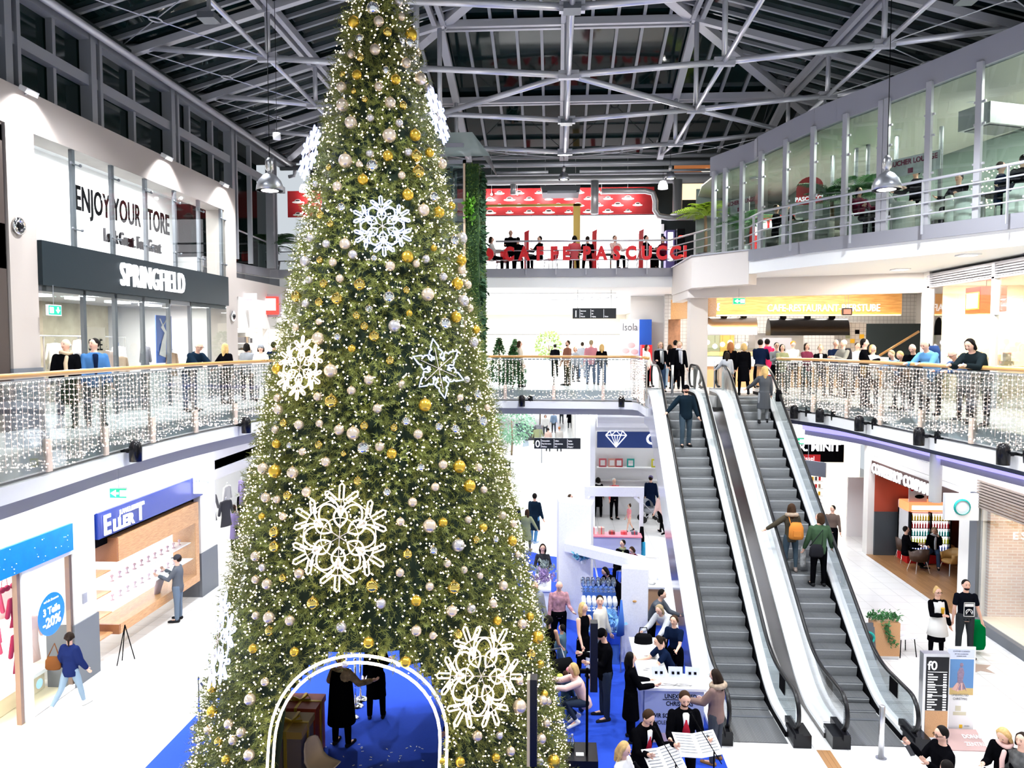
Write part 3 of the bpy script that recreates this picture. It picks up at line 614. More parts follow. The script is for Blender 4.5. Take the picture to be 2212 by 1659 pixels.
obj('panel', MB().box(p0.x, p0.x + .6, 25.0, 25.04, 8.6, 9.15), M_lit, t); obj('lines', MB().box(p0.x + .12, p0.x + .48, 24.98, 25.0, 8.93, 8.95).box(p0.x + .12, p0.x + .48, 24.98, 25.0, 8.84, 8.86), mat('purple_print', (.4, .02, .4), .5), t)
b = MB(); b.box(-10.9, -10.4, 24.5, 40, 8.0, 9.0)
for y in (27, 29.5, 32, 35): b.box(-10.6, -10.4, y, y + .1, 5.8, 8)
struct('wall_left_gallery_far', b, M_wall)
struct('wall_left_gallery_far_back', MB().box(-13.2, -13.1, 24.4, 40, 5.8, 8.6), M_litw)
for i, (y, z, w) in enumerate([(25.2, 6.2, 1.2), (26.8, 6.5, 1.0), (28.4, 6.2, 1.4), (30.2, 6.6, 1.2)]):
 t = thing('shelf_unit', 'white shelf unit in the bright shop beyond the far pillar, %s' % ['first', 'second', 'third', 'fourth'][i] + ' along the wall', 'shelf', (-12.5, y, 5.8)); b = MB(); [b.box(-12.8, -12.3, y - w / 2, y + w / 2, 6.1 + k * .45, 6.14 + k * .45) for k in range(5)]; b.box(-12.85, -12.8, y - w / 2, y + w / 2, 5.8, 8.0); obj('frame', b, M_white, t)
 b = MB(); [b.box(-12.75, -12.4, y - w / 2 + .1 + j * .22, y - w / 2 + .25 + j * .22, 6.14 + k * .45, 6.3 + k * .45 + .1 * rn.random(), (j + k) % 3) for k in range(4) for j in range(int(w / .22) - 1)]; obj('goods', b, [mat('goods_dark', (.1, .1, .12)), mat('goods_tan', (.5, .38, .28)), mat('goods_grey', (.45, .45, .48))], t); tag(t.children[-1], kind='stuff')
t = thing('shop_sign', 'blue fascia sign with white serif letters over the jeweller window', 'sign', (-10.4, 16.5, 3.03))
obj('fascia_board', MB().box(-10.6, -10.34, 16.45, 21.55, 3.03, 3.63), mat('royal_blue_board', (.008, .03, .24), .25), t)
def serif(name, s, h, loc, rot, m, parent, sx=1): return text(name, s, h, loc, rot, m, parent, .015, 'LEFT', sx=sx, bold=.012)
serif('letter_initial', 'E', .46, (-10.31, 16.6, 3.09), FE, M_let, t, .9); serif('lettering', 'LLER', .27, (-10.31, 16.98, 3.1), FE, M_let, t, 1.1); serif('letter_last', 'T', .44, (-10.31, 17.98, 3.1), FE, M_let, t, .9)
text('small_lettering', 'JUWELIERE', .12, (-10.31, 17.25, 3.42), FE, M_let, t, .01, 'LEFT')
t = thing('hanging_sign', 'small white blade sign with blue mirrored writing at the end of the blue fascia', 'sign', (-10.1, 20.6, 3.3)); obj('panel', MB().box(-10.3, -9.85, 20.9, 20.95, 3.2, 3.75), M_lit, t); text('lettering', 'pimkie', .12, (-10.07, 20.89, 3.52), FX, mat('blue_print', (.02, .1, .5)), t, .002, sx=-1)
struct('trim_14', MB().box(-10.9, -10.6, 16.4, 21.5, 2.75, 3.05), M_black)
t = thing('display_window', 'wood framed glowing jewellery display window under the blue fascia', 'display window', (-10.4, 17.2, .5))
b = MB(); b.box(-11.1, -10.36, 17.25, 21.3, 2.3, 2.88); b.box(-11.1, -10.36, 17.25, 21.3, .55, .78); b.box(-11.1, -10.36, 21.1, 21.3, .78, 2.3); obj('frame', b, M_oak, t)
obj('end_panel', MB().box(-11.1, -10.37, 17.2, 17.25, 2.3, 2.88).box(-11.1, -10.37, 17.2, 17.25, .55, .78), M_walnut, t)
obj('glowing_back', MB().box(-11.15, -11.05, 17.25, 21.1, .78, 2.3), M_lit, t); obj('pane', MB().quad((-10.37, 17.25, .78), (-10.37, 21.1, .78), (-10.37, 21.1, 2.3), (-10.37, 17.25, 2.3)), M_glass, t)
b = MB(); b.box(-11.05, -10.45, 17.3, 21.1, 1.25, 1.27); b.box(-11.05, -10.5, 17.3, 21.1, 1.72, 1.74); obj('shelf', b, M_white, t)
for i in range(22):
 y = 17.5 + (i % 11) * .33; z = 1.27 if i < 11 else 1.74
 o = thing('jewellery_stand', 'small pale jewellery stand on the %s glass shelf of the jeweller window' % ('lower' if i < 11 else 'upper'), 'jewellery stand', (-10.7, y, z), group='jewellery stands on the %s shelf' % ('lower' if i < 11 else 'upper'))
 b = MB(); b.lathe([(.05, 0), (.05, .015), (.012, .02), (.015, .08), (.045, .12), (.03, .15), (0, .16)], (-10.7, y, z), 8); obj('bust', b, mat('blush_velvet', (.7, .5, .55), .8), o, smooth=True)
t = thing('side_shelf', 'open white shelves with thin wooden edges beside the jeweller window', 'shelf', (-10.8, 16.8, 0)); b = MB(); b.box(-11.2, -11.15, 16.45, 17.2, .3, 2.5); obj('back', b, M_lit, t); b = MB(); [b.box(-11.1, -10.5, 16.5, 17.15, z, z + .03) for z in (.6, 1.1, 1.6, 2.1)]; obj('shelf', b, M_oak, t)
t = thing('folding_stand', 'thin dark folding stand on the pink mat by the jeweller', 'stand', (-10.1, 16.9, 0)); b = MB(); b.cyl((-10.15, 16.7, 0), (-10.05, 16.9, .9), .012, 6); b.cyl((-9.95, 17.1, 0), (-10.05, 16.9, .9), .012, 6); b.cyl((-10.05, 16.9, .9), (-10.2, 17.0, .0), .012, 6); obj('frame', b, M_black, t)
exit_sign(tuple(aty(257, 1077, 14.2)), 'y', 'green exit sign hanging in front of the blue jeweller fascia', .36, .9)
t = thing('shop_sign', 'bright blue speckled fascia over the lingerie shop on the ground floor', 'sign', (-10.4, 10, 3.05))
mb_ = mat('sky_blue_board', (.0, .17, .62), .3, var=.25, vscale=5); obj('fascia_board', MB().box(-10.6, -10.34, 3, 15.55, 3.05, 3.63), mb_, t)
b = MB()
for i in range(90): bulb(b, (-10.33, rn.uniform(9, 15.5), rn.uniform(3.08, 3.6)), rn.choice((.006, .01, .014)))
tag(obj('sparkles', b, M_let, t), kind='stuff')
struct('window_4', MB().quad((-10.42, 14.2, .1), (-10.42, 15.58, .1), (-10.42, 15.58, 3.05), (-10.42, 14.2, 3.05)), M_glass)
b = MB(); b.box(-10.5, -10.38, 14.02, 14.24, 0, 3.05); b.box(-10.5, -10.4, 14.24, 15.6, 2.95, 3.05); b.box(-10.5, -10.4, 14.24, 15.6, 0, .1); struct('trim_15', b, M_white)
struct('trim_16', MB().box(-10.52, -10.42, 13.92, 14.0, 0, 3.05).box(-10.52, -10.42, 15.5, 15.58, 0, 3.05), mat('bronze_frame', (.25, .17, .14), .4, .5))
t = thing('window_sticker', 'round blue sale sticker reading 3 Teile -20% on the lingerie shop window', 'sticker', (-10.39, 14.85, 1.9))
b = MB(); b.add([(-10.39, 14.85 + .42 * math.cos(a), 1.9 + .44 * math.sin(a)) for a in [k * PI / 16 for k in range(32)]], [tuple(range(32))]); obj('disc', b, mb_, t)
text('lettering', '3 Teile', .15, (-10.385, 14.85, 1.92), FE, M_let, t, .002, sx=.9, bold=.006); text('discount', '-20%', .2, (-10.385, 14.85, 1.66), FE, M_let, t, .002, bold=.008); text('small_print', 'auf alle Dessous', .05, (-10.385, 14.85, 2.18), FE, M_let, t, .002)
t = thing('window_sticker', 'small pale blue round sticker low on the lingerie shop window', 'sticker', (-10.39, 14.6, .5)); b = MB(); b.add([(-10.39, 14.42 + .1 * math.cos(a), .62 + .1 * math.sin(a)) for a in [k * PI / 8 for k in range(16)]], [tuple(range(16))]); obj('disc', b, mat('pale_blue', (.3, .55, .85)), t)
struct('floor_lingerie', MB().box(-15, -10.4, 3, 15.6, .0, .01), mat('cream_floor', (.85, .74, .52), .4))
area('shop_light', (-12.4, 11.5, 3.55), 2, 3, 260, (1, .93, .82)); area('shop_light', (-12.6, 14.6, 3.55), 1.5, 1.4, 120, (1, .93, .82)); area('shop_light', (-12.8, 19, 5.1), 1.5, 3, 60, (1, .93, .82)); area('shop_light', (-12.8, 25.5, 5.1), 2.5, 4, 420, (1, .97, .93)); area('shop_light', (-12.0, 27, 9.4), 1.5, 4, 160, (1, .95, .88))
gl = [(-11.6, 14.75, 2.45, M_pink, 'pink', 1.2), (-11.3, 15.1, 2.3, M_maroon, 'maroon', .75), (-11.3, 15.15, 1.5, M_maroon, 'maroon', .95), (-11.8, 14.9, 1.5, M_pink, 'hot pink', .9), (-11.2, 15.35, 1.75, mat('blush_cloth', (.8, .55, .5), .9), 'blush', 1.1), (-11.8, 15.4, 2.4, mat('white_cloth', (.8, .78, .78), .9), 'white', .8)]
for i, (x, y, z, m, n, h) in enumerate(gl): garment(x, y, z, .38, h, m, '%s nightdress hanging in the lingerie shop, %s' % (n, ['nearest the frame edge', 'upper row', 'lower row beside the bronze frame', 'lower row at the frame edge', 'beside the bronze frame', 'at the back'][i]), rzt=R(75))
for i in range(7):
 y = 14.55 + (i % 4) * .32; z = 2.75 - .36 * (i // 4); o = thing('bra', 'maroon bra on the %s row of the lingerie wall' % ('upper' if i < 4 else 'lower'), 'bra', (-11.4, y, z), group='maroon bras %s row' % ('upper' if i < 4 else 'lower')); b = MB(); [b.sph((-11.4, y + s * .07, z), .075, 10, 6, sc=(.8, 1, .9)) for s in (-1, 1)]; obj('cup', b, M_maroon, o, smooth=True); b = MB(); [b.bar((-11.4, y + s * .09, z + .05), (-11.4, y + s * .06, z + .22), .01, .01) for s in (-1, 1)]; obj('strap', b, M_maroon, o)
t = thing('display_table', 'low white display base under the nightdresses in the lingerie shop', 'display base', (-11.5, 13, 0)); obj('top', MB().box(-12.2, -10.95, 13.7, 15.6, .42, .5), M_white, t); obj('body', MB().box(-12.1, -11.05, 13.8, 15.5, .02, .42), mat('cream_board', (.8, .7, .5)), t)
b = MB(); b.box(-10.9, -10.4, 22.5, 40, 3.3, 3.9); struct('wall_left_ground_far', b, M_wall)
for i, (x, y, c, n) in enumerate([(-11.4, 24.2, (.1, .1, .11), 'black'), (-11.2, 25.0, (.05, .05, .06), 'dark'), (-11.5, 25.8, (.4, .4, .42), 'grey'), (-11.9, 24.6, (.5, .4, .42), 'mauve'), (-11.4, 26.8, (.12, .1, .2), 'plum'), (-11.3, 28, (.2, .2, .25), 'slate')]):
 garment(x, y, 2.6 - .35 * (i % 2), .5, 1.0, mat('cloth_' + n, c, .9), '%s coat hanging in the open shop beyond the grey plinth pillar' % n, rzt=R(50 + 20 * i))
for i, (y, z) in enumerate(((15.95, 1.75),)):
 tag(obj('wall_panel', MB().box(-10.4, -10.37, y - .07, y + .07, z, z + .22), M_gfas), 'small grey access panel on the white pillar beside the jeweller', 'panel')
t = thing('shop_sign', 'white block letters reading coffeeshop company over the red coffee bar', 'sign', (11.0, 24.5, 3.1))
text('lettering', 'COFFEESHOP COMPANY', .34, (11.03, 26.95, 2.99), FW, M_let, t, .02, 'LEFT', sx=.8, bold=.012); obj('backing', MB().box(11.075, 11.11, 21.4, 27.1, 2.94, 3.38), mat('backing_brown', (.05, .014, .01), .6), t)
text('small_lettering', 'NACH EINEM GUTEN CAFFE GEHT ES', .13, (11.08, 26.0, 4.15), FW, mat('pale_print', (.55, .55, .62)), t, .003, 'LEFT'); text('small_lettering', 'SOGAR DEN MONTAG BESSER', .13, (11.08, 25.6, 3.92), FW, mat('pale_print', (.55, .55, .62)), t, .003, 'LEFT')
struct('wall_coffee_header', MB().box(11.12, 11.4, 21.3, 27.3, 3.35, 3.54), M_wall)
fr = thing('drinks_fridge', 'red glass door drinks fridge in the coffee bar', 'fridge', (12.4, 26.4, 0)); a0, a1 = 11.95, 13.3
obj('body', MB().box(a0, a1, 26.2, 26.95, .45, 1.78).box(a0, a1, 26.85, 26.95, .0, 2.05), M_white, fr)
obj('base_grille', MB().box(a0 - .01, a1 + .01, 26.15, 26.9, 0, .43), M_red, fr); obj('light_box', MB().box(a0, a1, 26.14, 26.9, 1.8, 2.08), mat('orange_lightbox', (1, .25, .1), .4, emit=1.0), fr)
obj('sign_swirl', MB().box(a0 + .1, a1 - .1, 26.125, 26.14, 1.86, 2.0), M_lit, fr); obj('lit_back', MB().box(a0 + .04, a1 - .04, 26.17, 26.2, .47, 1.76), M_lit, fr)
b = MB(); b.box(a0, a0 + .05, 26.0, 26.16, .45, 1.8); b.box(a1 - .05, a1, 26.0, 26.16, .45, 1.8); b.box((a0 + a1) / 2 - .03, (a0 + a1) / 2 + .03, 26.0, 26.16, .45, 1.8); [b.box(a0, a1, 26.03, 26.16, .45 + k * .262, .46 + k * .262) for k in range(6)]; obj('door_frame', b, M_blackg, fr)
bc = [(.75, .5, .02), (.5, .02, .03), (.02, .3, .28), (.6, .65, .05), (.1, .15, .5)]
rows = ['top', 'second', 'middle', 'fourth', 'bottom']
for k in range(5):
 proto = None
 for j in range(14):
  x = a0 + .1 + j * .088 + (.03 if j > 6 else 0); z = 1.51 - k * .262
  lb = '%s drink bottle on the %s shelf of the red fridge' % (['yellow', 'dark red', 'teal', 'lime', 'blue'][k], rows[k])
  if proto is None:
   proto = thing('drink_bottle', lb, 'bottle', (x, 26.09, z), group='%s shelf bottles in the fridge' % rows[k]); b = MB(); b.lathe([(.028, 0), (.03, .02), (.03, .12), (.012, .16), (.012, .19), (0, .192)], (0, 0, 0), 8); bo_ = obj('body', b, mat('bottle_' + rows[k], bc[k], .2, emit=.15), proto, smooth=True, world=False); b = MB(); b.lathe([(.014, .185), (.014, .205), (0, .206)], (0, 0, 0), 8); obj('cap', b, M_red, bo_, world=False)
  else: dup(proto, (x, 26.09, z), 0)
for i, x in enumerate((12.3, 12.95)):
 t = thing('poster_board', 'white advert board on top of the fridge, %s' % ('above its left door' if i == 0 else 'partly behind the white hanging post'), 'poster', (x, 26.3, 2.1)); obj('sheet', MB().box(x - .3, x + .3, 26.28, 26.31, 2.09, 2.6), M_poster, t); b = MB(); b.sph((x + .05, 26.27, 2.28), .1, 8, 6, sc=(1.6, .08, .7)); b.sph((x + .16, 26.27, 2.42), .05, 8, 6, sc=(1, .1, 1)); obj('print', b, M_black, t); b = MB(); b.sph((x - .2, 26.27, 2.52), .06, 10, 6, sc=(1, .1, 1)); obj('badge', b, M_red, t)
t = thing('hanging_post', 'white round post hanging down in front of the coffee bar letters', 'post', (9.3, 19.2, 4)); obj('tube', MB().cyl((9.25, 18.9, 3.62), (9.25, 18.9, 5.2), .14, 16), M_white, t, smooth=True)
t = thing('blade_sign', 'white square blade sign with a round teal cup logo by the coffee bar', 'sign', (10.9, 21.2, 3)); obj('box', MB().box(10.2, 11.06, 20.3, 20.42, 2.85, 3.55), M_white, t)
b = MB(); b.loft([(10.63 + .2 * math.cos(a), 20.28, 3.2 + .2 * math.sin(a)) for a in [k * PI / 10 for k in range(20)]], .035, .01, seg=6, closed=True, mi=0); obj('logo_ring', b, mat('teal_print', (.0, .35, .3)), t); b = MB(); b.sph((10.63, 20.29, 3.2), .13, 14, 8, sc=(1, .06, 1)); obj('logo_cup', b, M_white, t)
b = MB(); b.box(13.8, 13.95, 24.6, 27.1, 0, 3.5, 0); b.box(13.5, 14.9, 21.0, 21.1, 0, 3.5, 1); struct('wall_coffee_side', b, [mat('brown_photo_wall', (.10, .035, .025), .6, var=.5, vscale=4), mat('coffee_red', (.4, .03, .015), .6)])
def tub_chair(name, label, loc, rz_, col, legs=True, group=None, h=.82, tall=False):
 t = thing(name, label, 'chair', loc, rz_, group); b = MB(); n = 14; vs = []
 for k in range(n + 1):   # open shell, opening faces -y
  a = R(-35 + 250 * k / n); zt = .66 + (h - .66) * max(0, math.sin(a)) ** 1
  for (rr, z) in ((.27, .40), (.31, zt), (.27, zt + .01), (.235, .42)): vs.append((rr * math.cos(a), rr * math.sin(a), z))
 fs = []
 for k in range(n):
  for q in range(4): r_ = (q + 1) % 4; fs.append((k * 4 + q, k * 4 + r_, k * 4 + 4 + r_, k * 4 + 4 + q))
 fs += [(0, 3, 2, 1), tuple(n * 4 + i for i in range(4))]; b.add(vs, fs); obj('shell', b, col, t, smooth=True, world=False)
 b = MB(); b.lathe([(.0, .36), (.24, .37), (.26, .42), (.22, .46), (0, .465)], (0, 0, 0), 18); obj('seat', b, col, t, smooth=True, world=False)
 for sx in (-1, 1):
  for sy in (-1, 1): obj('leg', MB().cyl((sx * .16, sy * .16, .38), (sx * .24, sy * .24, 0), .012, 6), M_chrome, t, world=False)
 return t
M_brownl = mat('brown_leather', (.07, .04, .03), .4); M_tan = mat('tan_leather', (.6, .36, .12), .45)
p = atz(1984, 1236, 0); tub_chair('tub_chair', 'dark brown tub chair with its back to the camera at the coffee table', (p.x, p.y, 0.012), R(180 + 8), M_brownl)
p2 = atz(1952, 1215, 0); tub_chair('tub_chair', 'dark tub chair under the person in black beside the fridge', (p2.x + .1, p2.y + .15, 0.012), R(90), M_brownl)
p = atz(2052, 1240, 0); tub_chair('tub_chair', 'tan tub chair on the right of the coffee table', (p.x, p.y, 0.012), R(-75), M_tan)
p = atz(2068, 1212, 0); tub_chair('tub_chair', 'tan tub chair behind the other tan chair in the coffee bar', (p.x, p.y + .4, 0.012), R(-30), M_tan)
def cafe_table(label, x, y, z, r=.36, h=.74, m=None, group=None):
 t = thing('cafe_table', label, 'table', (x, y, z), group=group); obj('table_top', MB().lathe([(0, h - .03), (r, h - .03), (r, h), (0, h)], (0, 0, 0), 24), m or M_walnut, t, world=False); b = MB(); b.cyl((0, 0, .03), (0, 0, h - .03), .03, 8); obj('stem', b, M_chrome, t, world=False); obj('foot', MB().lathe([(0, 0), (.22, 0), (.2, .02), (0, .04)], (0, 0, 0), 20), M_chrome, t, world=False); return t
p = atz(1990, 1222, 0); cafe_table('round dark cafe table between the two seated people', p.x + .15, p.y + .25, .012); TAB = (p.x + .15, p.y + .25)
b = MB(); [b.box(11.04, 11.11, 3, 20.4, 3.2 + k * .075, 3.245 + k * .075) for k in range(10)]; t = tag(obj('slatted_fascia', b, mat('brown_slats', (.24, .19, .16), .5)), 'brown slatted fascia above the clothes shop window', 'fascia')
struct('window_5', MB().quad((11.1, 3, .28), (11.1, 20.35, .28), (11.1, 20.35, 3.2), (11.1, 3, 3.2)), M_glass)
struct('trim_17', MB().box(11.05, 11.2, 20.35, 20.71, 0, 3.54).box(11.03, 11.2, 3, 20.35, 0, .26), M_plinth)
M_brick = brickmat('pale_brick', (.62, .38, .28), (.72, .5, .38), (.75, .68, .62), .25, .08, .012, .8, 'YZ', .5)
struct('wall_brick', MB().box(13.4, 13.6, 3, 20.7, 0, 3.4), M_brick); struct('wall_brick_end', MB().box(11.53, 13.4, 20.6, 20.8, 0, 3.4), brickmat('pale_brick_end', (.62, .38, .28), (.72, .5, .38), (.75, .68, .62), .25, .08, .012, .8, 'XZ', .5))
struct('floor_shop_right', MB().box(11.2, 13.4, 3, 20.6, 0, .2), mat('pale_shop_floor', (.8, .68, .5), .4))
t = thing('wall_lettering', 'white spaced letters on the brick end wall of the clothes shop', 'lettering', (12.4, 20.58, 2.4)); text('lettering', 'E S P R I T', .2, (12.1, 20.58, 2.3), FX, M_let, t, .02, 'LEFT')
for y in (19.4, 17.0, 14.5, 11.5): area('shop_light', (12.2, y, 3.3), .4, 1.2, 34, (1, .86, .66))
t = thing('display_shelf', 'wooden shelf holding boots above the clothes in the right shop window', 'shelf', (12.4, 20.5, 1.7)); obj('board', MB().box(12.1, 13.4, 19.0, 19.5, 1.9, 1.94), M_oak, t)
M_boot = mat('grey_suede', (.2, .19, .18), .9)
for i, x in enumerate((12.25, 12.5, 12.8)):
 t = thing('boot', 'grey ankle boot on the wooden shop shelf, %s' % ['leftmost', 'middle', 'rightmost'][i] + ' of the row', 'boot', (x, 19.2, 1.94)); b = MB(); b.caps([(x, 19.38, 1.99), (x, 19.2, 1.98), (x, 19.08, 1.97)], [.045, .045, .035]); b.loft([(x, 19.38, 1.98), (x, 19.38, 2.08), (x, 19.38, 2.18)], [.045, .05, .055], seg=10); obj('upper', b, M_boot, t, smooth=True); obj('sole', MB().box(x - .045, x + .045, 19.05, 19.42, 1.94, 1.955), M_black, t)
t = thing('clothes_rail', 'steel clothes rail behind the right shop window', 'rack', (12.2, 18.8, .2)); b = MB(); b.cyl((11.9, 18.9, 1.65), (13.2, 18.9, 1.65), .015, 8); b.cyl((11.95, 18.9, .2), (11.95, 18.9, 2.6), .015, 8); b.cyl((13.2, 18.9, .2), (13.2, 18.9, 1.65), .015, 8); obj('frame', b, M_inox, t)
for i, (c, n) in enumerate([((.12, .12, .13), 'charcoal'), ((.3, .3, .3), 'grey'), ((.1, .1, .14), 'dark'), ((.25, .2, .18), 'brown'), ((.6, .03, .08), 'crimson'), ((.4, .38, .36), 'taupe')]):
 garment(12.05 + i * .2, 18.9, 1.65, .5, 1.25, mat('cloth_' + n, c, .9), '%s plaid shirt on the steel rail of the right shop' % n, rzt=R(70))
exit_sign((9.5, 14.3, 4.2), 'y', 'green exit sign cut by the right edge of the frame', .4, .8); exit_sign((7.75, 24.6, 4.25), 'y', 'green exit sign hanging near the key and music shop', .36, .5)
exit_sign((6.0, 25.4, 8.75), 'y', 'small green exit sign hanging at the restaurant opening', .4, .3)
t = thing('shop_sign', 'black shop sign with white and red lettering beyond the right escalator', 'sign', (8, 27.8, 3.9)); p = aty(1706, 970, 30)
obj('board', MB().box(9.0, 11.2, 30, 30.1, 2.85, 3.7), M_black, t); text('lettering', 'MR. MINIT', .3, (10.1, 29.98, 3.3), FX, M_let, t, .01, bold=.015); obj('red_strip', MB().box(9.0, 10.3, 29.97, 30, 2.85, 3.15), M_red, t); text('red_lettering', 'Schlüssel', .17, (9.65, 29.96, 2.92), FX, M_let, t, .004)
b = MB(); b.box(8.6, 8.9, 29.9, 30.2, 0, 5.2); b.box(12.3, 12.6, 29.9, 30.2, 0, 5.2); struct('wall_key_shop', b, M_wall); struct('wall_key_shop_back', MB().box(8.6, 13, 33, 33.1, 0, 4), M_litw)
t = thing('pinboard_rack', 'tall rack of keys and goods in the key shop', 'rack', (10, 31, 0)); b = MB(); [b.box(9.3, 10.8, 31.0, 31.2, .4 + k * .3, .43 + k * .3) for k in range(8)]; obj('shelf', b, M_white, t); b = MB(); [b.box(9.35 + j * .14, 9.43 + j * .14, 31.0, 31.08, .45 + k * .3, .6 + k * .3, (j * 3 + k) % 4) for k in range(8) for j in range(10)]; o = obj('goods', b, [M_red, mat('goods_dark', (.1, .1, .12)), M_yel, mat('goods_tan', (.5, .38, .28))], t); tag(o, kind='stuff')
garment(9.45, 29.6, 2.6, .5, .6, mat('orange_cloth', (.8, .15, .02), .8), 'bright orange shirt hanging outside the key shop', rzt=0)
t = thing('door', 'white door with a grey panel beside the key shop', 'door', (12.3, 29.9, 0)); obj('leaf', MB().box(11.3, 12.2, 29.8, 29.9, 0, 2.3), M_white, t); obj('grey_panel', MB().box(12.0, 12.5, 29.6, 29.7, 1.0, 2.3), M_steeld, t)
t = thing('directory_sign', 'small dark hanging directory sign seen at an angle by the key shop', 'sign', (8.8, 26.3, 3.3)); b = MB(); b.obox((8.6, 26.2, 3.25), 1.3, .06, .5, rz=R(-50)); obj('panel', b, M_steeld, t); obj('cable', MB().cyl((8.6, 26.2, 3.5), (8.6, 26.2, 5.2), .008, 5), M_steel, t)
b = MB(); [b.bar((11.1, 2, 9.2 + k * .065), (11.1, 23.5, 9.2 + k * .065), .07, .03) for k in range(5)]; b.box(11.05, 11.2, 2, 23.5, 9.12, 9.17); b.box(11.14, 11.2, 2, 23.5, 9.15, 9.55); tag(obj('louvre_grille', b, mat('louvre_grey', (.38, .38, .42), .4, .4)), 'grey louvre grille along the top of the toy shop front', 'grille')
struct('window_6', MB().quad((11.14, 2, 5.85), (11.14, 23.4, 5.85), (11.14, 23.4, 9.12), (11.14, 2, 9.12)), M_glass)
struct('trim_18', MB().box(11.05, 11.2, 23.3, 23.42, 5.8, 9.5).box(11.05, 11.2, 19.95, 20.07, 5.8, 9.5).box(11.08, 11.18, 2, 20, 8.2, 8.27), M_steelw)
struct('wall_toy_shop', MB().box(14.2, 14.3, 2, 23.6, 5.8, 9.6).box(11.2, 14.2, 23.45, 23.55, 5.8, 9.6), mat('warm_white_wall', (.85, .78, .6), .7))
struct('ceiling_toy_shop', MB().box(11.2, 14.2, 2, 23.5, 9.2, 9.3), M_ceil)
for y in (22.2, 20.5, 18.6, 15): area('shop_light', (12.6, y, 9.15), 1.2, .8, 110, (1, .88, .62))
t = thing('cube_sign', 'red cube sign with a yellow edged white logo behind the toy shop glass', 'sign', (11.6, 20.4, 8.2)); cy0 = atx(2118, 650, 11.32).y; obj('cube', MB().box(11.32, 12.0, cy0, cy0 + .75, 8.28, 9.0), mat('cube_red', (.75, .03, .01), .3, emit=.35), t)
def rrect(mb, X, y0, y1, z0, z1, mi): mb.box(X - .012, X, y0, y1, z0, z1, mi)
b = MB(); rrect(b, 11.32, cy0 + .06, cy0 + .7, 8.4, 8.86, 0); obj('logo_border', b, mat('logo_yellow', (1, .75, .05), .4, emit=.8), t); b = MB(); rrect(b, 11.306, cy0 + .1, cy0 + .66, 8.43, 8.83, 0); obj('logo', b, M_let, t); obj('cable', MB().cyl((11.65, cy0 + .35, 9.0), (11.65, cy0 + .35, 9.2), .01, 5), M_steel, t)
tcol = [(.85, .65, .02), (.75, .12, .02), (.1, .3, .7), (.85, .8, .6), (.8, .75, .1)]
for i in range(24):
 y = 19.4 - (i % 6) * .62; z = 7.9 - (i // 6) * .5; c = tcol[(i * 7) % 5]; n = ['yellow', 'orange red', 'blue', 'cream', 'lemon'][(i * 7) % 5]
 lv = ['top', 'second', 'third', 'lowest'][i // 6]; t = thing('toy_box', '%s toy box on the %s shelf of the toy shop' % (n, lv), 'box', (12.2, y, z), group='%s toy boxes %s shelf' % (n, lv)); obj('carton', MB().box(12.1, 12.4, y - .25, y + .25, z, z + .34), mat('toy_' + n.replace(' ', '_'), c, .5), t)
t = thing('shelf_unit', 'white wall shelves full of toy boxes in the toy shop', 'shelf', (12.5, 17.8, 5.8)); b = MB(); [b.box(12.05, 12.5, 15.9, 19.75, 7.87 - k * .5, 7.9 - k * .5) for k in range(4)]; b.box(12.45, 12.5, 15.9, 19.75, 5.8, 8.5); obj('frame', b, mat('lemon_shelf', (.85, .75, .4), .5), t)
for i in range(6):
 y = 22.9 - i * .45; t = thing('toy_model', 'small dark toy model on the low display of the toy shop', 'toy', (11.8, y, 6.9), group='toy models on the low display'); b = MB(); b.box(11.7, 11.95, y - .12, y + .12, 6.9, 7.02); b.box(11.76, 11.9, y - .07, y + .07, 7.02, 7.12 + .06 * (i % 3)); obj('bricks', b, mat('toy_mixed%d' % (i % 2), (.3, .28, .25) if i % 2 else (.5, .3, .2)), t)
t = thing('display_counter', 'low cream display counter just inside the toy shop glass', 'counter', (11.8, 21.8, 5.8)); obj('body', MB().box(11.5, 12.1, 20.3, 23.2, 5.8, 6.9), mat('cream_board', (.8, .7, .5)), t)
t = thing('restaurant_sign', 'long wooden fascia reading cafe restaurant bierstube', 'sign', (9, 29, 8.6))
M_sw = woodmat('sign_wood', (.50, .22, .05), (.72, .38, .12), 0, 1.2)
obj('fascia_board', MB().box(6.0, 12.75, 28.9, 29.1, 8.55, 9.35), M_sw, t); obj('side_board', MB().add([(5.0, 33.5, 8.5), (6.0, 28.9, 8.5), (6.0, 28.9, 9.35), (5.0, 33.5, 9.35), (5.2, 33.5, 8.5), (6.2, 28.9, 8.5), (6.2, 28.9, 9.35), (5.2, 33.5, 9.35)], [(0, 1, 2, 3), (4, 7, 6, 5), (0, 4, 5, 1), (3, 2, 6, 7)]), M_sw, t)
text('lettering', 'CAFE-RESTAURANT-BIERSTUBE', .27, (7.85, 28.86, 8.66), FX, M_let, t, .02, 'LEFT', sx=.78); text('side_lettering', 'CAFE-RESTAURANT-BIERSTUBE', .3, (5.08, 33.3, 8.68), Matrix.Rotation(math.atan2(-4.6, 1.0), 4, 'Z') @ Matrix.Rotation(R(90), 4, 'X'), M_let, t, .02, 'LEFT', sx=.8)
obj('under_light', MB().box(6.0, 12.7, 28.85, 29.0, 8.5, 8.54), mat('warm_tube', (1, .7, .3), .4, emit=5, ecol=(1, .6, .2)), t)
M_tile = brickmat('white_wall_tiles', (.72, .70, .68), (.68, .67, .65), (.45, .43, .42), .16, .16, .01, .25, 'XZ')
struct('wall_restaurant', MB().box(4.8, 15.6, 34.0, 34.2, 5.8, 9.6), M_tile)
b = MB(); cols_ = [M_yel, M_black, mat('olive_tile', (.3, .33, .2)), mat('grey_tile', (.3, .32, .36))]
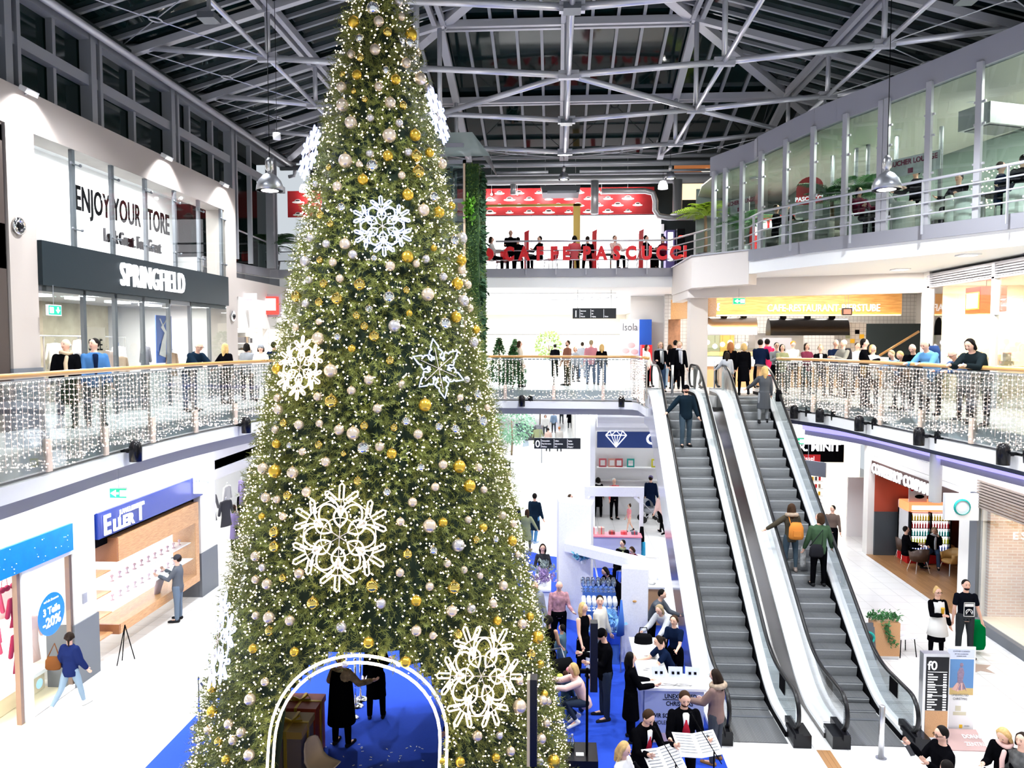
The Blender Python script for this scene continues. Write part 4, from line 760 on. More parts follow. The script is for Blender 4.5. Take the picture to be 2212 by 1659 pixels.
t = thing('tile_panel', 'wall panel with yellow and black checker tiles in the restaurant', 'tiles', (11.4, 30.9, 6.5)); b.box(11.1, 12.3, 30.95, 31.0, 6.3, 8.3, 4)
for i, (c, r_) in enumerate([(1, 8), (4, 8), (2, 7), (0, 6), (3, 6), (5, 5), (1, 5), (2, 4), (4, 3), (0, 3), (1, 2), (3, 2), (5, 7), (2, 1), (4, 1), (0, 0)]): b.box(11.15 + c * .18, 11.32 + c * .18, 30.93, 30.95, 6.4 + r_ * .18, 6.57 + r_ * .18, i % 4)
obj('tiles', b, cols_ + [M_tile], t)
def hood(label, x0, x1, y, m, mend):
 t = thing('cooker_hood', label, 'cooker hood', ((x0 + x1) / 2, y, 7.9)); b = MB(); n = 10; e = MB(); rr = .36; zc = 7.85
 ring = [(0, -rr, -.06)] + [(0, -rr * math.cos(PI * k / n), .62 * math.sin(PI * k / n)) for k in range(n + 1)] + [(0, rr, -.06)]
 m_ = len(ring); b.add([(x0, y + p[1], zc + p[2]) for p in ring] + [(x1, y + p[1], zc + p[2]) for p in ring], [(i, i + 1, m_ + i + 1, m_ + i) for i in range(m_ - 1)]); obj('canopy', b, m, t, smooth=True)
 e.add([(x0 - .01, y + p[1], zc + p[2]) for p in ring], [tuple(range(m_))]); e.add([(x1 + .01, y + p[1], zc + p[2]) for p in ring], [tuple(range(m_))]); obj('end_cap', e, mend, t)
 k = 3 if x1 - x0 > 2 else 2
 for i in range(k): xx = x0 + (x1 - x0) * (i + .6) / (k + .2); obj('flue', MB().cyl((xx, y, 8.4), (xx, y, 9.6), .13, 12), M_blackg, t, smooth=True)
hood('long black half round cooker hood over the restaurant kitchen', 8.5, 11.55, 31, M_blackg, M_blackg); hood('steel half round cooker hood with a black end behind the pillar', 5.3, 7.7, 29.9, M_inox, M_black)
t = thing('serving_counter', 'long white serving counter with a wooden base in the restaurant', 'counter', (9, 29.6, 5.8)); obj('base', MB().box(5.3, 12.4, 29.4, 30.3, 5.8, 6.6), mat('beech', (.62, .36, .17), .5), t); obj('worktop', MB().box(5.2, 12.5, 29.3, 30.4, 6.6, 6.95), M_white, t); obj('sneeze_guard', MB().quad((5.3, 29.35, 6.95), (8, 29.35, 6.95), (8, 29.6, 7.3), (5.3, 29.6, 7.3)), M_glassg, t)
t = thing('kitchen_oven', 'stainless kitchen block behind the serving counter', 'oven', (9, 33, 5.8)); obj('body', MB().box(8.4, 10.4, 32.6, 33.6, 5.8, 7.9), M_inox, t); obj('door', MB().box(8.7, 9.9, 32.56, 32.6, 6.9, 7.7), M_steelw, t)
t = thing('menu_board', 'green and brown menu board on the back wall behind the pillar', 'board', (5.9, 33.9, 7)); obj('panel', MB().box(5.9, 7.8, 33.8, 33.9, 6.9, 8.0), mat('olive_board', (.32, .36, .24), .6), t); obj('wood_panel', MB().box(7.2, 7.8, 33.75, 33.8, 6.9, 8.0), mat('bamboo', (.62, .4, .1), .5), t)
for i in range(8): 
 x = 5.5 + i * .3; t = thing('glass_globe_lamp', 'small white globe over the bar counter', 'lamp', (x, 31, 7.5), group='globes over the bar'); b = MB(); b.sph((x, 31, 7.35 + .08 * (i % 3)), .1, 10, 8); obj('globe', b, M_lit, t, smooth=True); obj('cord', MB().cyl((x, 31, 7.5), (x, 31, 9.6), .006, 5), M_black, t)
struct('wall_stair_dark', MB().box(12.3, 15.6, 33.0, 33.1, 5.8, 8.3), M_blackwall)
t = thing('stair_handrail', 'golden stair handrail rising to the right behind the restaurant', 'handrail', (13, 31, 6)); obj('rail', MB().cyl(tuple(aty(1900, 768, 31)), tuple(aty(1985, 716, 31)), .05, 8), M_brass, t, smooth=True)
t = thing('hanging_screen', 'small dark framed screen hanging in front of the wooden sign', 'screen', (9.6, 25.7, 8.4)); p = aty(1830, 672, 25.2); obj('case', MB().box(p.x - .15, p.x + .16, 25.2, 25.3, 8.38, 8.62), M_blackg, t); obj('display', MB().box(p.x - .12, p.x + .12, 25.18, 25.2, 8.42, 8.58), mat('brown_screen', (.3, .12, .08), .3, emit=.4), t); obj('cable', MB().cyl((p.x - .05, 25.25, 8.62), (p.x - .05, 25.25, 9.6), .006, 5).cyl((p.x + .05, 25.25, 8.62), (p.x + .05, 25.25, 9.6), .006, 5), M_steel, t)
t = thing('wall_lamp', 'oval white wall lamp with a black rim beside the restaurant opening', 'lamp', (12.3, 26, 8.5)); b = MB(); b.sph((12.8, 27, 8.75), .3, 12, 8, sc=(.5, .4, 1.3)); obj('shade', b, M_lit, t, smooth=True); b = MB(); b.sph((12.95, 27.05, 8.75), .3, 12, 8, sc=(.4, .4, 1.1)); obj('rim', b, M_black, t, smooth=True)
# upper cafe
def polyhit(px, path):
 d = ray(px, 740); s = d.x / d.y
 for a, b in zip(path, path[1:]):
  fa = a[0] - s * a[1]; fb = b[0] - s * b[1]
  if fa * fb <= 0: t = fa / (fa - fb); return (a[0] + (b[0] - a[0]) * t, a[1] + (b[1] - a[1]) * t)
def lerp(a, b, t): return a + (b - a) * t
t = thing('back_counter_wall', 'row of glowing white panels behind the upper cafe', 'light wall', (0, 36.4, 10.3))
for i in range(7): x = -3.6 + i * 1.22; obj('light_panel', MB().box(x, x + 1.2, 36.3, 36.4, 10.3, 13.48), M_lit, t)
obj('light_panel', MB().box(-12.2, -10.6, 36.3, 36.4, 10.3, 13.0), M_lit, t)
t = thing('cup_banner', 'long red banner printed with rows of white coffee cups', 'banner', (-4, 36, 13.5)); obj('cloth', MB().box(-12.8, 4.55, 36.0, 36.05, 13.48, 14.72), mat('banner_red', (.42, .015, .02), .6, var=.3, vscale=3), t)
b = MB(); c2 = MB(); rn = random.Random(9)
def ell(mb, x, z, rx, rz_, Y, n=12): mb.add([(x + rx * math.cos(2 * PI * k / n), Y, z + rz_ * math.sin(2 * PI * k / n)) for k in range(n)], [tuple(range(n - 1, -1, -1))])
for r_ in range(4):
 for k in range(19):
  x = -12.3 + k * .92 + (r_ % 2) * .45; z = 13.62 + r_ * .3
  if x > 4.2 or (-9.8 < x < -4): continue
  s = .8 + .5 * rn.random(); ell(b, x, z - .03, .24 * s, .05 * s, 35.995); ell(b, x, z + .03, .13 * s, .07 * s, 35.99); ell(c2, x, z + .05, .1 * s, .03 * s, 35.98)
obj('printed_cups', b, M_poster, t); obj('printed_coffee', c2, mat('coffee_brown', (.03, .01, .006), .5), t)
for i, x in enumerate((-11.6, -3.0, -1.8, -.5, .9, 2.1, 3.3)):
 l = thing('banner_spotlight', 'small hot white spotlight over the red cup banner', 'spotlight', (x, 35.6, 14.4), group='spotlights over the cup banner'); b = MB(); b.sph((x, 35.7, 14.4), .06, 8, 6); obj('bulb', b, M_let, l); obj('stem', MB().cyl((x, 35.7, 14.45), (x, 35.7, 16.3), .01, 5), M_steel, l)
 point('banner_light', (x, 35.5, 14.35), 35, .06, (1, .95, .9))
t = thing('air_duct', 'long round silver air duct under the roof over the upper cafe', 'duct', (0, 33, 14.6)); b = MB(); b.loft([(x, 33.2, 14.5) for x in [-3.4 + i * .5 for i in range(22)]], [.2 if i % 2 else .205 for i in range(22)], seg=16); M_duct = mat('duct_metal', (.55, .56, .58), .35, .6); obj('main_tube', b, M_duct, t, smooth=True)
obj('branch', MB().cyl((-1.85, 33.2, 14.4), (-1.85, 33.2, 13.9), .13, 12), M_duct, t, smooth=True); obj('branch', MB().cyl((1.65, 33.0, 14.4), (1.65, 33.0, 13.0), .17, 12), M_duct, t, smooth=True); b = MB(); b.loft([(5.15, 33, 14.4), (5.15, 33, 13.0), (5.15, 33, 12.95)], [.2, .2, .3], seg=14); obj('branch', b, M_duct, t, smooth=True)
b = MB(); b.loft([(2, 34, 14.15), (3.9, 34, 14.15), (4.25, 34, 14.05), (4.35, 34, 13.7), (4.35, 34, 13.3), (4.5, 34, 13.05), (4.9, 34, 12.98), (9, 34, 12.98)], .13, seg=12); obj('elbow_pipe', b, M_duct, t, smooth=True)
obj('thin_pipe', MB().cyl((-3.4, 32.4, 14.55), (7, 32.4, 14.55), .04, 8), M_steelw, t)
t = thing('air_unit', 'square grey air unit hanging over the middle of the upper cafe', 'air conditioner', (.3, 33, 14)); p = aty(1172, 395, 32); q = aty(1250, 422, 32); obj('case', MB().add([(p.x, 31.6, q.z + .05), (q.x, 31.6, q.z + .05), (q.x + .1, 32.6, p.z), (p.x - .1, 32.6, p.z), (p.x, 32.6, q.z), (q.x, 32.6, q.z)], [(0, 1, 2, 3), (0, 4, 5, 1), (0, 3, 4), (1, 5, 2), (2, 5, 4, 3)]), M_gfas, t); obj('grille', MB().box(p.x + .2, q.x - .1, 31.58, 31.62, q.z + .02, q.z + .12), M_steeld, t)
t = thing('golden_frame', 'thin golden frame standing in front of the glowing panels', 'frame', (1, 33, 10.3)); obj('rails', MB().box(-3.3, 1.1, 33.4, 33.5, 13.42, 13.52).box(.75, 1.05, 33.4, 33.5, 10.3, 13.5), mat('gold_paint', (.55, .38, .08), .4, .3), t)
for i, x in enumerate((-.9, 2.1, 4.9 - .75)):
 t = thing('menu_totem', 'slim red menu stand in front of the glowing panels, %s' % ['left of the golden post', 'middle one', 'nearest the red letters\' end'][i], 'stand', (x - .4, 34, 10.3)); b = MB(); b.box(x - .5, x - .3, 34, 34.1, 10.3, 12.3); b.add([(x - .5, 34, 12.3), (x - .3, 34, 12.3), (x - .28, 34, 12.5), (x - .5, 34, 12.4)], [(0, 1, 2, 3)]); obj('panel', b, M_red, t)
t = thing('railing_sign', 'big red block letters reading caffe pascucci on the upper railing', 'sign', (1, 29.1, 10.6))
for ch, px in zip('CAFFEPASCUCCI', (1099, 1132, 1166, 1196, 1223, 1267, 1299, 1332, 1363, 1397, 1429, 1459, 1480)):
 x = aty(px, 555, 29.12).x; text('letter', ch, .48, (x, 29.15, 10.66), FX, M_red, t, .05, 'CENTER', sx=.84, bold=.035)
b = MB(); x = aty(1053, 553, 29.1).x; b.loft([(x, 29.1, 10.87), (x, 29.2, 10.87)], .24, seg=24); obj('round_dot', b, M_red, t)
def simple_chair(label, loc, rz_, m, group=None):
 t = thing('cafe_chair', label, 'chair', loc, rz_, group); b = MB(); b.obox((0, 0, .46), .42, .42, .04); obj('seat', b, m, t, world=False); b = MB(); b.loft([(0, .2, .5), (0, .25, .7), (0, .27, .86)], [.2, .21, .17], .015, seg=12, ux=(1, 0, 0)); obj('backrest', b, m, t, smooth=True, world=False)
 for sx in (-1, 1):
  for sy in (-1, 1): obj('leg', MB().cyl((sx * .17, sy * .17, .45), (sx * .21, sy * .21, 0), .012, 6), M_black, t, world=False)
 return t
for i, (x, y, r_) in enumerate(((-9.3, 30.2, 170), (-8.2, 30.6, 20), (-1.9, 30.3, 40), (-.2, 30.2, -60), (1.4, 30.3, 30), (3.0, 30.2, -90), (-2.2, 30.9, 100))): simple_chair('red cafe chair behind the upper railing, %s' % ['under the left palm', 'right of the left palm', 'behind the first C', 'behind the two Fs', 'behind the P', 'behind the second C', 'close to the moss wall'][i], (x, y, L2), R(r_), M_red if i < 5 else mat('dark_red_seat', (.25, .02, .03), .5))
for i, (x, y) in enumerate(((-1.2, 30.9), (.7, 30.8), (2.2, 30.9), (3.8, 31))): cafe_table('dark cafe table behind the upper railing, %s' % ['leftmost', 'behind the E', 'behind the S', 'rightmost'][i], x, y, L2, .35, .74, M_black)
def machine(label, px0, px1, py0, y, m, sign=False):
 a = aty(px0, py0, y); c = aty(px1, py0, y); t = thing('vending_machine', label, 'vending machine', (a.x, y, L2)); obj('body', MB().box(a.x, c.x, y, y + .7, L2, a.z), m, t); obj('window', MB().box(a.x + .08, c.x - .08, y - .01, y, L2 + .9, a.z - .1), M_lit if not sign else M_blackg, t)
 if sign:
  b = MB(); w_ = c.x - a.x
  for zc in (a.z - .35, a.z - 1.2): b.sph(((a.x + c.x) / 2, y - .01, zc), w_ * .36, 12, 6, sc=(1, .05, .45))
  obj('logo', b, mat('hot_red', (1, .05, .03), .4, emit=1.5), t)
machine('white and purple lit vending machine beside the upper cafe', 1439, 1458, 497, 35, mat('violet_case', (.25, .2, .6), .5)); machine('dark vending machine with two glowing red logos beside the palm', 1463, 1480, 494, 34.5, M_blackg, True)
t = thing('wall_notice', 'small white notice on the black wall right of the cup banner', 'notice', (6, 36.9, 12)); p = aty(1419, 484, 36.8); obj('sheet', MB().box(p.x, p.x + .34, 36.8, 36.85, p.z - .45, p.z), M_poster, t)
t = thing('fire_sign', 'small red square fire sign on the black wall', 'sign', (6, 36.7, 12)); p = aty(1415, 508, 36.8); obj('sheet', MB().box(p.x, p.x + .2, 36.8, 36.83, p.z - .2, p.z), M_red, t)
t = thing('picture_lightbox', 'wide brown and cream light box picture high on the black wall', 'light box', (7, 36, 14)); p = aty(1457, 356, 35.2); q = aty(1560, 430, 35.2)
m = mat('lightbox_brown', (.42, .15, .05), .5, emit=.5); obj('upper_panel', MB().box(p.x, q.x + .5, 35.2, 35.3, p.z - .58, p.z), m, t); obj('lower_panel', MB().box(p.x, q.x + .5, 35.2, 35.3, q.z, p.z - .85), mat('lightbox_cream', (1, .72, .45), .5, emit=.9, var=.4, vscale=1.5), t)
b = MB(); ell(b, p.x + 1.45, p.z - .27, .3, .09, 35.18); obj('leaf_print', b, M_litw, t)
M_palm = mat('palm_green', (.10, .22, .03), .5); M_palmd = mat('palm_dark', (.02, .09, .02), .5); M_trunk = mat('palm_trunk', (.18, .12, .07), .8)
def palm(label, x, y, z, h, n, L, m, seed=1, trunk=True, pot=True):
 rd = random.Random(seed); t = thing('potted_palm', label, 'palm', (x, y, z)); b = MB(); s = MB()
 for i in range(n):
  a = 2 * PI * i / n + rd.random() * .5; el = R(rd.uniform(40, 82)); l = L * rd.uniform(.6, 1.15); dr_ = rd.uniform(.25, .75); P = []
  for k in range(9):
   u = k / 8; r_ = l * (math.cos(el) * u + .35 * u * u); zz = h + l * (math.sin(el) * u - .75 * u * u * (1.2 - math.sin(el) * .5)); P.append(Vector((math.cos(a) * r_, math.sin(a) * r_, zz)))
  s.loft(P, [.018 * (1 - .8 * k / 8) for k in range(9)], seg=4)
  sd = Vector((-math.sin(a), math.cos(a), 0))
  for k in range(2, 9):
   for u in (0, .33, .66):
    if k == 8 and u: continue
    p = P[k].lerp(P[min(k + 1, 8)], u); d = (P[k] - P[k - 1]).normalized()
    for sg in (-1, 1):
     tip = p + (sd * sg * .8 + d * .6 + Vector((0, 0, -.35))).normalized() * l * .3 * math.sin(PI * min(1, k / 8.5) * .9 + .2)
     w_ = d * .013; b.add([p - w_, p + w_, (p + tip) / 2 + w_ * 1.3 + Vector((0, 0, .02)), tip, (p + tip) / 2 - w_ * 1.3 + Vector((0, 0, .02))], [(0, 1, 2, 3, 4)])
 obj('fronds', b, m, t, world=False); obj('frond_stems', s, m, t, world=False)
 if trunk: obj('trunk', MB().loft([(0, 0, .3), (.04, .02, h * .5), (0, 0, h + .05)], [.07, .06, .05], seg=10), M_trunk, t, smooth=True, world=False)
 if pot: obj('pot', MB().lathe([(0, 0), (.22, 0), (.3, .45), (.27, .45), (.25, .4), (0, .4)], (0, 0, 0), 20), M_steeld, t, smooth=True, world=False)
p = aty(590, 580, 29.9); palm('dark bushy palm on the far left upper deck', p.x, 29.9, L2, .9, 26, 1.5, M_palmd, 2)
p = aty(1522, 560, 28.5); palm('bright yellow green palm at the left end of the glazed lounge', p.x - .05, 28.2, L2, 1.75, 26, 1.25, mat('palm_bright', (.3, .45, .03), .5), 5)
GP = [(5.05, 27.4), (5.15, 25.9), (6.15, 24.15)] + [(x + .12, y + .12) for x, y in DKS]
def ztop(y): return 13.62 + max(0, 25 - y) * .115
b = MB()
for a, c in zip(GP[1:], GP[2:]):
 n = Vector((c[1] - a[1], -(c[0] - a[0]))).normalized() * .06
 for (p, q) in ((a, c),):
  za, zc = ztop(p[1]), ztop(q[1]); b.add([(p[0] + n.x, p[1] + n.y, za - .6), (q[0] + n.x, q[1] + n.y, zc - .6), (q[0] + n.x, q[1] + n.y, zc), (p[0] + n.x, p[1] + n.y, za), (p[0] - n.x * 3, p[1] - n.y * 3, za - .6), (q[0] - n.x * 3, q[1] - n.y * 3, zc - .6), (q[0] - n.x * 3, q[1] - n.y * 3, zc), (p[0] - n.x * 3, p[1] - n.y * 3, za)], [(0, 1, 2, 3), (4, 7, 6, 5), (0, 4, 5, 1), (3, 2, 6, 7)])
t = tag(obj('lounge_fascia', b, mat('lounge_grey', (.30, .30, .35), .6)), 'deep grey fascia band along the top of the glazed lounge', 'fascia')
b = MB()
for a, c in zip(GP[1:], GP[2:]): b.quad((a[0], a[1], L2), (c[0], c[1], L2), (c[0], c[1], ztop(c[1]) - .5), (a[0], a[1], ztop(a[1]) - .5))
struct('window_7', b, M_glassg)
b = MB()
for i, px in enumerate((1540, 1564, 1600, 1640, 1692, 1750, 1818, 1893, 1905, 1994, 2100, 2211)):
 h_ = polyhit(px, GP)
 if h_: b.obox((h_[0] - .05, h_[1] - .08, (L2 - .3 + ztop(h_[1]) - .5) / 2), .14, .1, ztop(h_[1]) - .2 - L2, rz=R(-57)); [b.obox((h_[0] - .02, h_[1] - .05, z), .26, .05, .05, rz=R(-57)) for z in (10.7, 11.6, 12.5, 13.0)]
struct('trim_19', b, M_steelw)
cb = MB(); LC = [(5.3, 29.5)] + GP
for a, c in zip(LC, LC[1:]): za, zc = ztop(a[1]) - .62, ztop(c[1]) - .62; cb.add([(a[0] + .08, a[1] + .05, za), (c[0] + .08, c[1] + .05, zc), (c[0] + 8, c[1] + 5, zc - .5), (a[0] + 8, a[1] + 5, za - .5)] + [(a[0] + .08, a[1] + .05, za + .05), (c[0] + .08, c[1] + .05, zc + .05), (c[0] + 8, c[1] + 5, zc - .45), (a[0] + 8, a[1] + 5, za - .45)], [(0, 1, 2, 3), (7, 6, 5, 4), (0, 4, 5, 1), (2, 6, 7, 3)])
struct('ceiling_lounge', cb, mat('lounge_ceiling', (.5, .5, .46), .7))
b = MB(); b.box(8.4, 8.5, 27, 29.5, 10.3, 13.3); b.add([(10.6, 26, 10.3), (15.2, 17.5, 10.3), (15.2, 17.5, 13.3), (10.6, 26, 13.3)], [(0, 1, 2, 3)]); b.add([(15.2, 17.5, 10.3), (18, 12, 10.3), (18, 12, 13.3), (15.2, 17.5, 13.3)], [(0, 1, 2, 3)]); b.box(5.3, 15.5, 29.4, 29.5, 10.3, 13.3)
struct('wall_lounge', b, mat('lounge_wall', (.13, .17, .16), .7))
for i, (x, y) in enumerate([(7.4, 24.9), (8.3, 23.3), (9.4, 22.0), (10.5, 20.3), (11.5, 18.3), (9.9, 23.5), (11.5, 21.2), (12.8, 18.9), (13.2, 16.8), (6.6, 26)]):
 zl = ztop(y - 1.2) - .72; l = thing('downlight', 'round downlight hanging under the lounge ceiling', 'downlight', (x, y, zl), group='downlights in the lounge ceiling'); obj('lens', MB().lathe([(0, -.01), (.13, -.01), (.13, 0)], (x, y, zl), 16), M_let, l); obj('ring', MB().lathe([(.13, -.012), (.17, -.012), (.17, 0), (.13, 0)], (x, y, zl), 16), M_steelw, l)
 area('lounge_downlight', (x, y, zl - .04), .2, .2, 55, (1, .97, .85))
t = thing('air_unit', 'large square air unit hanging from the lounge ceiling', 'air conditioner', (10.4, 19.5, 13)); b = MB(); b.obox((10.7, 19.6, 12.98), 1.2, .9, .5, rz=R(20)); obj('case', b, M_steelw, t); b = MB(); b.obox((10.7, 19.6, 12.72), 1.0, .7, .03, rz=R(20)); obj('grille', b, M_steeld, t); obj('pipe', MB().loft([(10.9, 20, 13.1), (11.6, 20.8, 13.2), (12.6, 21.5, 13.2)], .1, seg=8), M_inox, t, smooth=True)
def lbanner(px, z, w_, label, txt):
 h_ = polyhit(px, GP); t = thing('window_banner', label, 'banner', (h_[0] + .3, h_[1], z)); a = R(-57); M_ = Matrix.Rotation(a, 4, 'Z')
 c = Vector((h_[0] + .2, h_[1] + .12, z)); b = MB(); b.obox(c, w_, .02, .46, rz=a); obj('cloth', b, M_poster, t); text('lettering', txt, .13, tuple(c + Vector((-.03, -.03, .04))), M_ @ Matrix.Rotation(R(90), 4, 'X'), M_maroon, t, .004, sx=.85, bold=.004)
 b = MB(); b.obox(c + Vector((-.03, -.02, -.13)), .12, .03, .12, rz=a); obj('round_badge', b, M_maroon, t); return t
lbanner(1945, 11.95, 1.5, 'white window banner reading raucher lounge, right hand one', 'RAUCHER LOUNGE'); lbanner(1582, 11.9, .8, 'small white window banner reading lounge, near the corner post', 'L..UCHER LOUNGE')
h_ = polyhit(1722, GP); t = thing('window_sticker', 'round topped red coffee sign on the lounge glass', 'sign', (h_[0] + .5, h_[1] + 1, 11.8)); b = MB(); c = Vector((h_[0] + .55, h_[1] + .9, 11.9)); b.obox(c + Vector((0, 0, -.05)), .75, .03, .5, rz=R(-30)); b.add([c + Vector((math.cos(a) * .375 * math.cos(R(30)), -math.cos(a) * .375 * math.sin(R(30)) - .02, .2 + .3 * math.sin(a))) for a in [PI * k / 10 for k in range(11)]], [tuple(range(11))]); obj('board', b, M_red, t); text('lettering', 'PASCUCCI', .12, tuple(c + Vector((-.03, -.05, -.2))), Matrix.Rotation(R(-30), 4, 'Z') @ Matrix.Rotation(R(90), 4, 'X'), M_let, t, .004, bold=.005); b = MB(); b.obox(c + Vector((0, 0, -.5)), .75, .02, .35, rz=R(-30)); obj('lower_notice', b, M_poster, t)
rn = random.Random(11); b = MB()
for i in range(260): u = rn.random(); bulb(b, (11.3 + 1.2 * u + rn.uniform(-.1, .1), 21.6 - 1.6 * u, 12.2 - rn.random() * 1.2 * (1 - .3 * u)), .02)
tag(obj('string_lights', b, M_bulbt), 'golden string lights hanging in the lounge behind the banner', 'string lights', kind='stuff')
t = thing('vending_machine', 'row of glowing white fronted drinks machines deep in the lounge', 'vending machine', (8, 27, 10.3)); b = MB(); b.box(7.0, 8.6, 27.6, 28.2, 10.3, 12.0); obj('body', b, M_red, t); b = MB(); [b.box(7.05 + k * .5, 7.45 + k * .5, 27.56, 27.6, 11.3, 11.8) for k in range(3)]; obj('lit_front', b, M_lit, t)
M_wch = mat('white_leather', (.72, .70, .66), .5)
chairs = [(1655, .8), (1670, 1.5), (1703, .7), (1722, 1.1), (1770, .7), (1800, 1.6), (1842, .8), (1945, .6), (1975, .9), (1998, 1.5), (2025, 1.0), (2065, .8), (2085, .6), (2190, .7)]
names = ['first from the corner', 'second from the corner', 'left of the third wide pane', 'in the third wide pane', 'under the palm', 'behind the one under the palm', 'under the bright palm right of a post', 'below the round badge banner', 'below the air unit', 'beside the standing person', 'right of the standing person', 'near the golden panel', 'against the last full post', 'at the frame edge']
proto = None
for i, (px, dd) in enumerate(chairs):
 h_ = polyhit(px, GP); dr = Vector((h_[0], h_[1])).normalized() * dd; lb = 'white leather tub armchair in the lounge, ' + names[i]; loc = (h_[0] + dr.x, h_[1] + dr.y, L2)
 if proto is None:
  proto = thing('armchair', lb, 'armchair', loc, 0, None); b = MB(); n = 16
  vs = [];
  for k in range(n + 1):
   a = R(-20 + 220 * k / n); hh = .78 if 30 < -20 + 220 * k / n < 150 else .62
   for rr, z in ((.33, 0), (.33, hh), (.24, hh), (.24, .3)): vs.append((rr * math.cos(a), rr * math.sin(a), z))
  fs = [(k * 4 + q, k * 4 + (q + 1) % 4, k * 4 + 4 + (q + 1) % 4, k * 4 + 4 + q) for k in range(n) for q in range(4)] + [(0, 3, 2, 1), tuple(n * 4 + i_ for i_ in range(4))]
  b.add(vs, fs); obj('shell', b, M_wch, proto, world=False); b = MB(); b.lathe([(0, .28), (.25, .28), (.26, .4), (.2, .44), (0, .44)], (0, -.03, 0), 16); obj('seat_cushion', b, M_wch, proto, smooth=True, world=False)
  proto.rotation_euler.z = R(40)
 else: dup(proto, loc, R(40 + 67 * i), lb)
for i, (px, dd) in enumerate(((1690, 1.3), (1862, 1.1), (1960, 1.5), (2140, 1.0))): h_ = polyhit(px, GP); dr = Vector(h_).normalized() * dd; cafe_table('round dark lounge table, ' + ['near the corner', 'under the palm', 'below the banner', 'rightmost'][i], h_[0] + dr.x, h_[1] + dr.y, L2, .36, .7, M_black)
for px, dd, h, sd, lb in ((1790, 1.6, 1.3, 8, 'tall dark palm inside the lounge left of the fourth post'), (1845, 1.8, 1.2, 9, 'tall dark palm inside the lounge beside the silver lamp'), (1600, 1.6, 1.0, 10, 'small palm inside the lounge behind the corner banner')): h_ = polyhit(px, GP); dr = Vector(h_).normalized() * dd; palm(lb, h_[0] + dr.x, h_[1] + dr.y, L2, h, 22, 1.25, mat('palm_mid', (.05, .16, .05), .5), sd)
b = MB()
for px in (1790, 1840, 1865, 1925, 2020): h_ = polyhit(px, GP); dr = Vector(h_).normalized() * 2.6; b.cyl((h_[0] + dr.x, h_[1] + dr.y, L2), (h_[0] + dr.x, h_[1] + dr.y, 13.3), .06, 8)
struct('lounge_columns', b, M_steeld)
t = thing('folding_screen', 'ochre panel screen in the lounge near the right end', 'screen', (12.6, 19.8, 10.3)); b = MB(); b.obox((12.6, 19.6, 11.5), .9, .06, 2.4, rz=R(-50)); obj('panel', b, mat('ochre_panel', (.32, .2, .03), .5), t)
# lift tower with moss wall
t = thing('lift_tower', 'glass lift tower clad with a tall moss wall behind the Christmas tree', 'lift', (-3.8, 24.3, 0)); x0, x1, y0, y1 = -5.2, -2.82, 24.0, 26.6
b = MB(); [b.box(x, x + .1, y, y + .1, 0, 13.25) for x in (x0, x1 - .1) for y in (y0, y1 - .1)]; [b.box(x0, x1, y0, y0 + .08, z, z + .12) for z in (5.6, 10.1, 11.9, 13.1)]; b.box(-3.35, -3.27, 24.2, 24.3, 0, 13.1); b.box(-3.2, -3.14, 24.2, 24.3, 0, 12.9); obj('frame', b, M_steel, t)
b = MB(); b.box(x0, x1, y0 + .02, y0 + .03, 0, 13.2); obj('glass_front', b, M_glassg, t); obj('edge_post', MB().box(-2.9, -2.84, 23.95, 24.05, 0, 13.1), mat('beech_edge', (.65, .48, .33), .5), t)
obj('cab', MB().box(-4.9, -3.4, 24.4, 26, 11.0, 13.0), M_gfas, t)
p = aty(950, 292, 24.0); b = MB(); b.box(-4.4, -3.45, 23.9, 24.4, 13.3, 13.4); [b.box(xx, xx + .08, 24, 24.1, 13.2, 14.0) for xx in (-4.9, -3.6)]; b.box(-5.2, -2.9, 24.0, 24.1, 13.62, 13.74); obj('roof_frame', b, M_gfas, t)
obj('roof_glass', MB().add([(-5.3, 24.3, 14.15), (-2.65, 24.3, 14.15), (-2.05, 23.9, 13.3), (-5.3, 23.9, 13.3), (-5.3, 27, 14.15), (-2.65, 27, 14.15), (-2.05, 27, 13.3)], [(0, 3, 2, 1), (0, 1, 5, 4), (1, 2, 6, 5)]), M_frost, t)
rn = random.Random(4); mz = MB(); mz.box(-2.84, -2.42, 24.0, 26.4, 2.0, 13.1); obj('moss_core', mz, mat('moss_core', (.015, .05, .01), .9), t)
def leaf_skin(name, parent, pts_fn, n, s, m, seed):
 rd = random.Random(seed); b = MB()
 for i in range(n):
  p, nn = pts_fn(rd); p = Vector(p); nn = Vector(nn); u = Vector((rd.uniform(-1, 1), rd.uniform(-1, 1), rd.uniform(-1, 1))); d = (nn * .8 + u * .8).normalized(); x = d.orthogonal().normalized(); x = Matrix.Rotation(rd.random() * 6.28, 3, d) @ x; l = s * rd.uniform(.6, 1.4)
  b.add([p, p + d * l * .5 + x * l * .22, p + d * l, p + d * l * .5 - x * l * .22], [(0, 1, 2, 3)])
 return obj(name, b, m, parent)
def moss_pt(rd):
 if rd.random() < .5: return (rd.uniform(-2.84, -2.42), 24.0, rd.uniform(2, 13.1)), (0, -1, 0)
 return (-2.42, rd.uniform(24.0, 26.4), rd.uniform(2, 13.1)), (1, 0, 0)
leaf_skin('moss_leaves', t, moss_pt, 5200, .07, mat('moss_leaf', (.07, .13, .02), .9, var=.5, vscale=2), 1)
def tuft_pt(rd):
 z = rd.choice((5.9, 7.0, 8.0, 9.2, 10.3, 10.9, 11.8, 12.6)) + rd.gauss(0, .2); return (-2.42 + abs(rd.gauss(0, .05)), 24.05 + rd.random() * .7, z), (.8, 0, -.5)
leaf_skin('fern_tufts', t, tuft_pt, 1100, .16, mat('fern_dark', (.015, .06, .02), .8), 2)
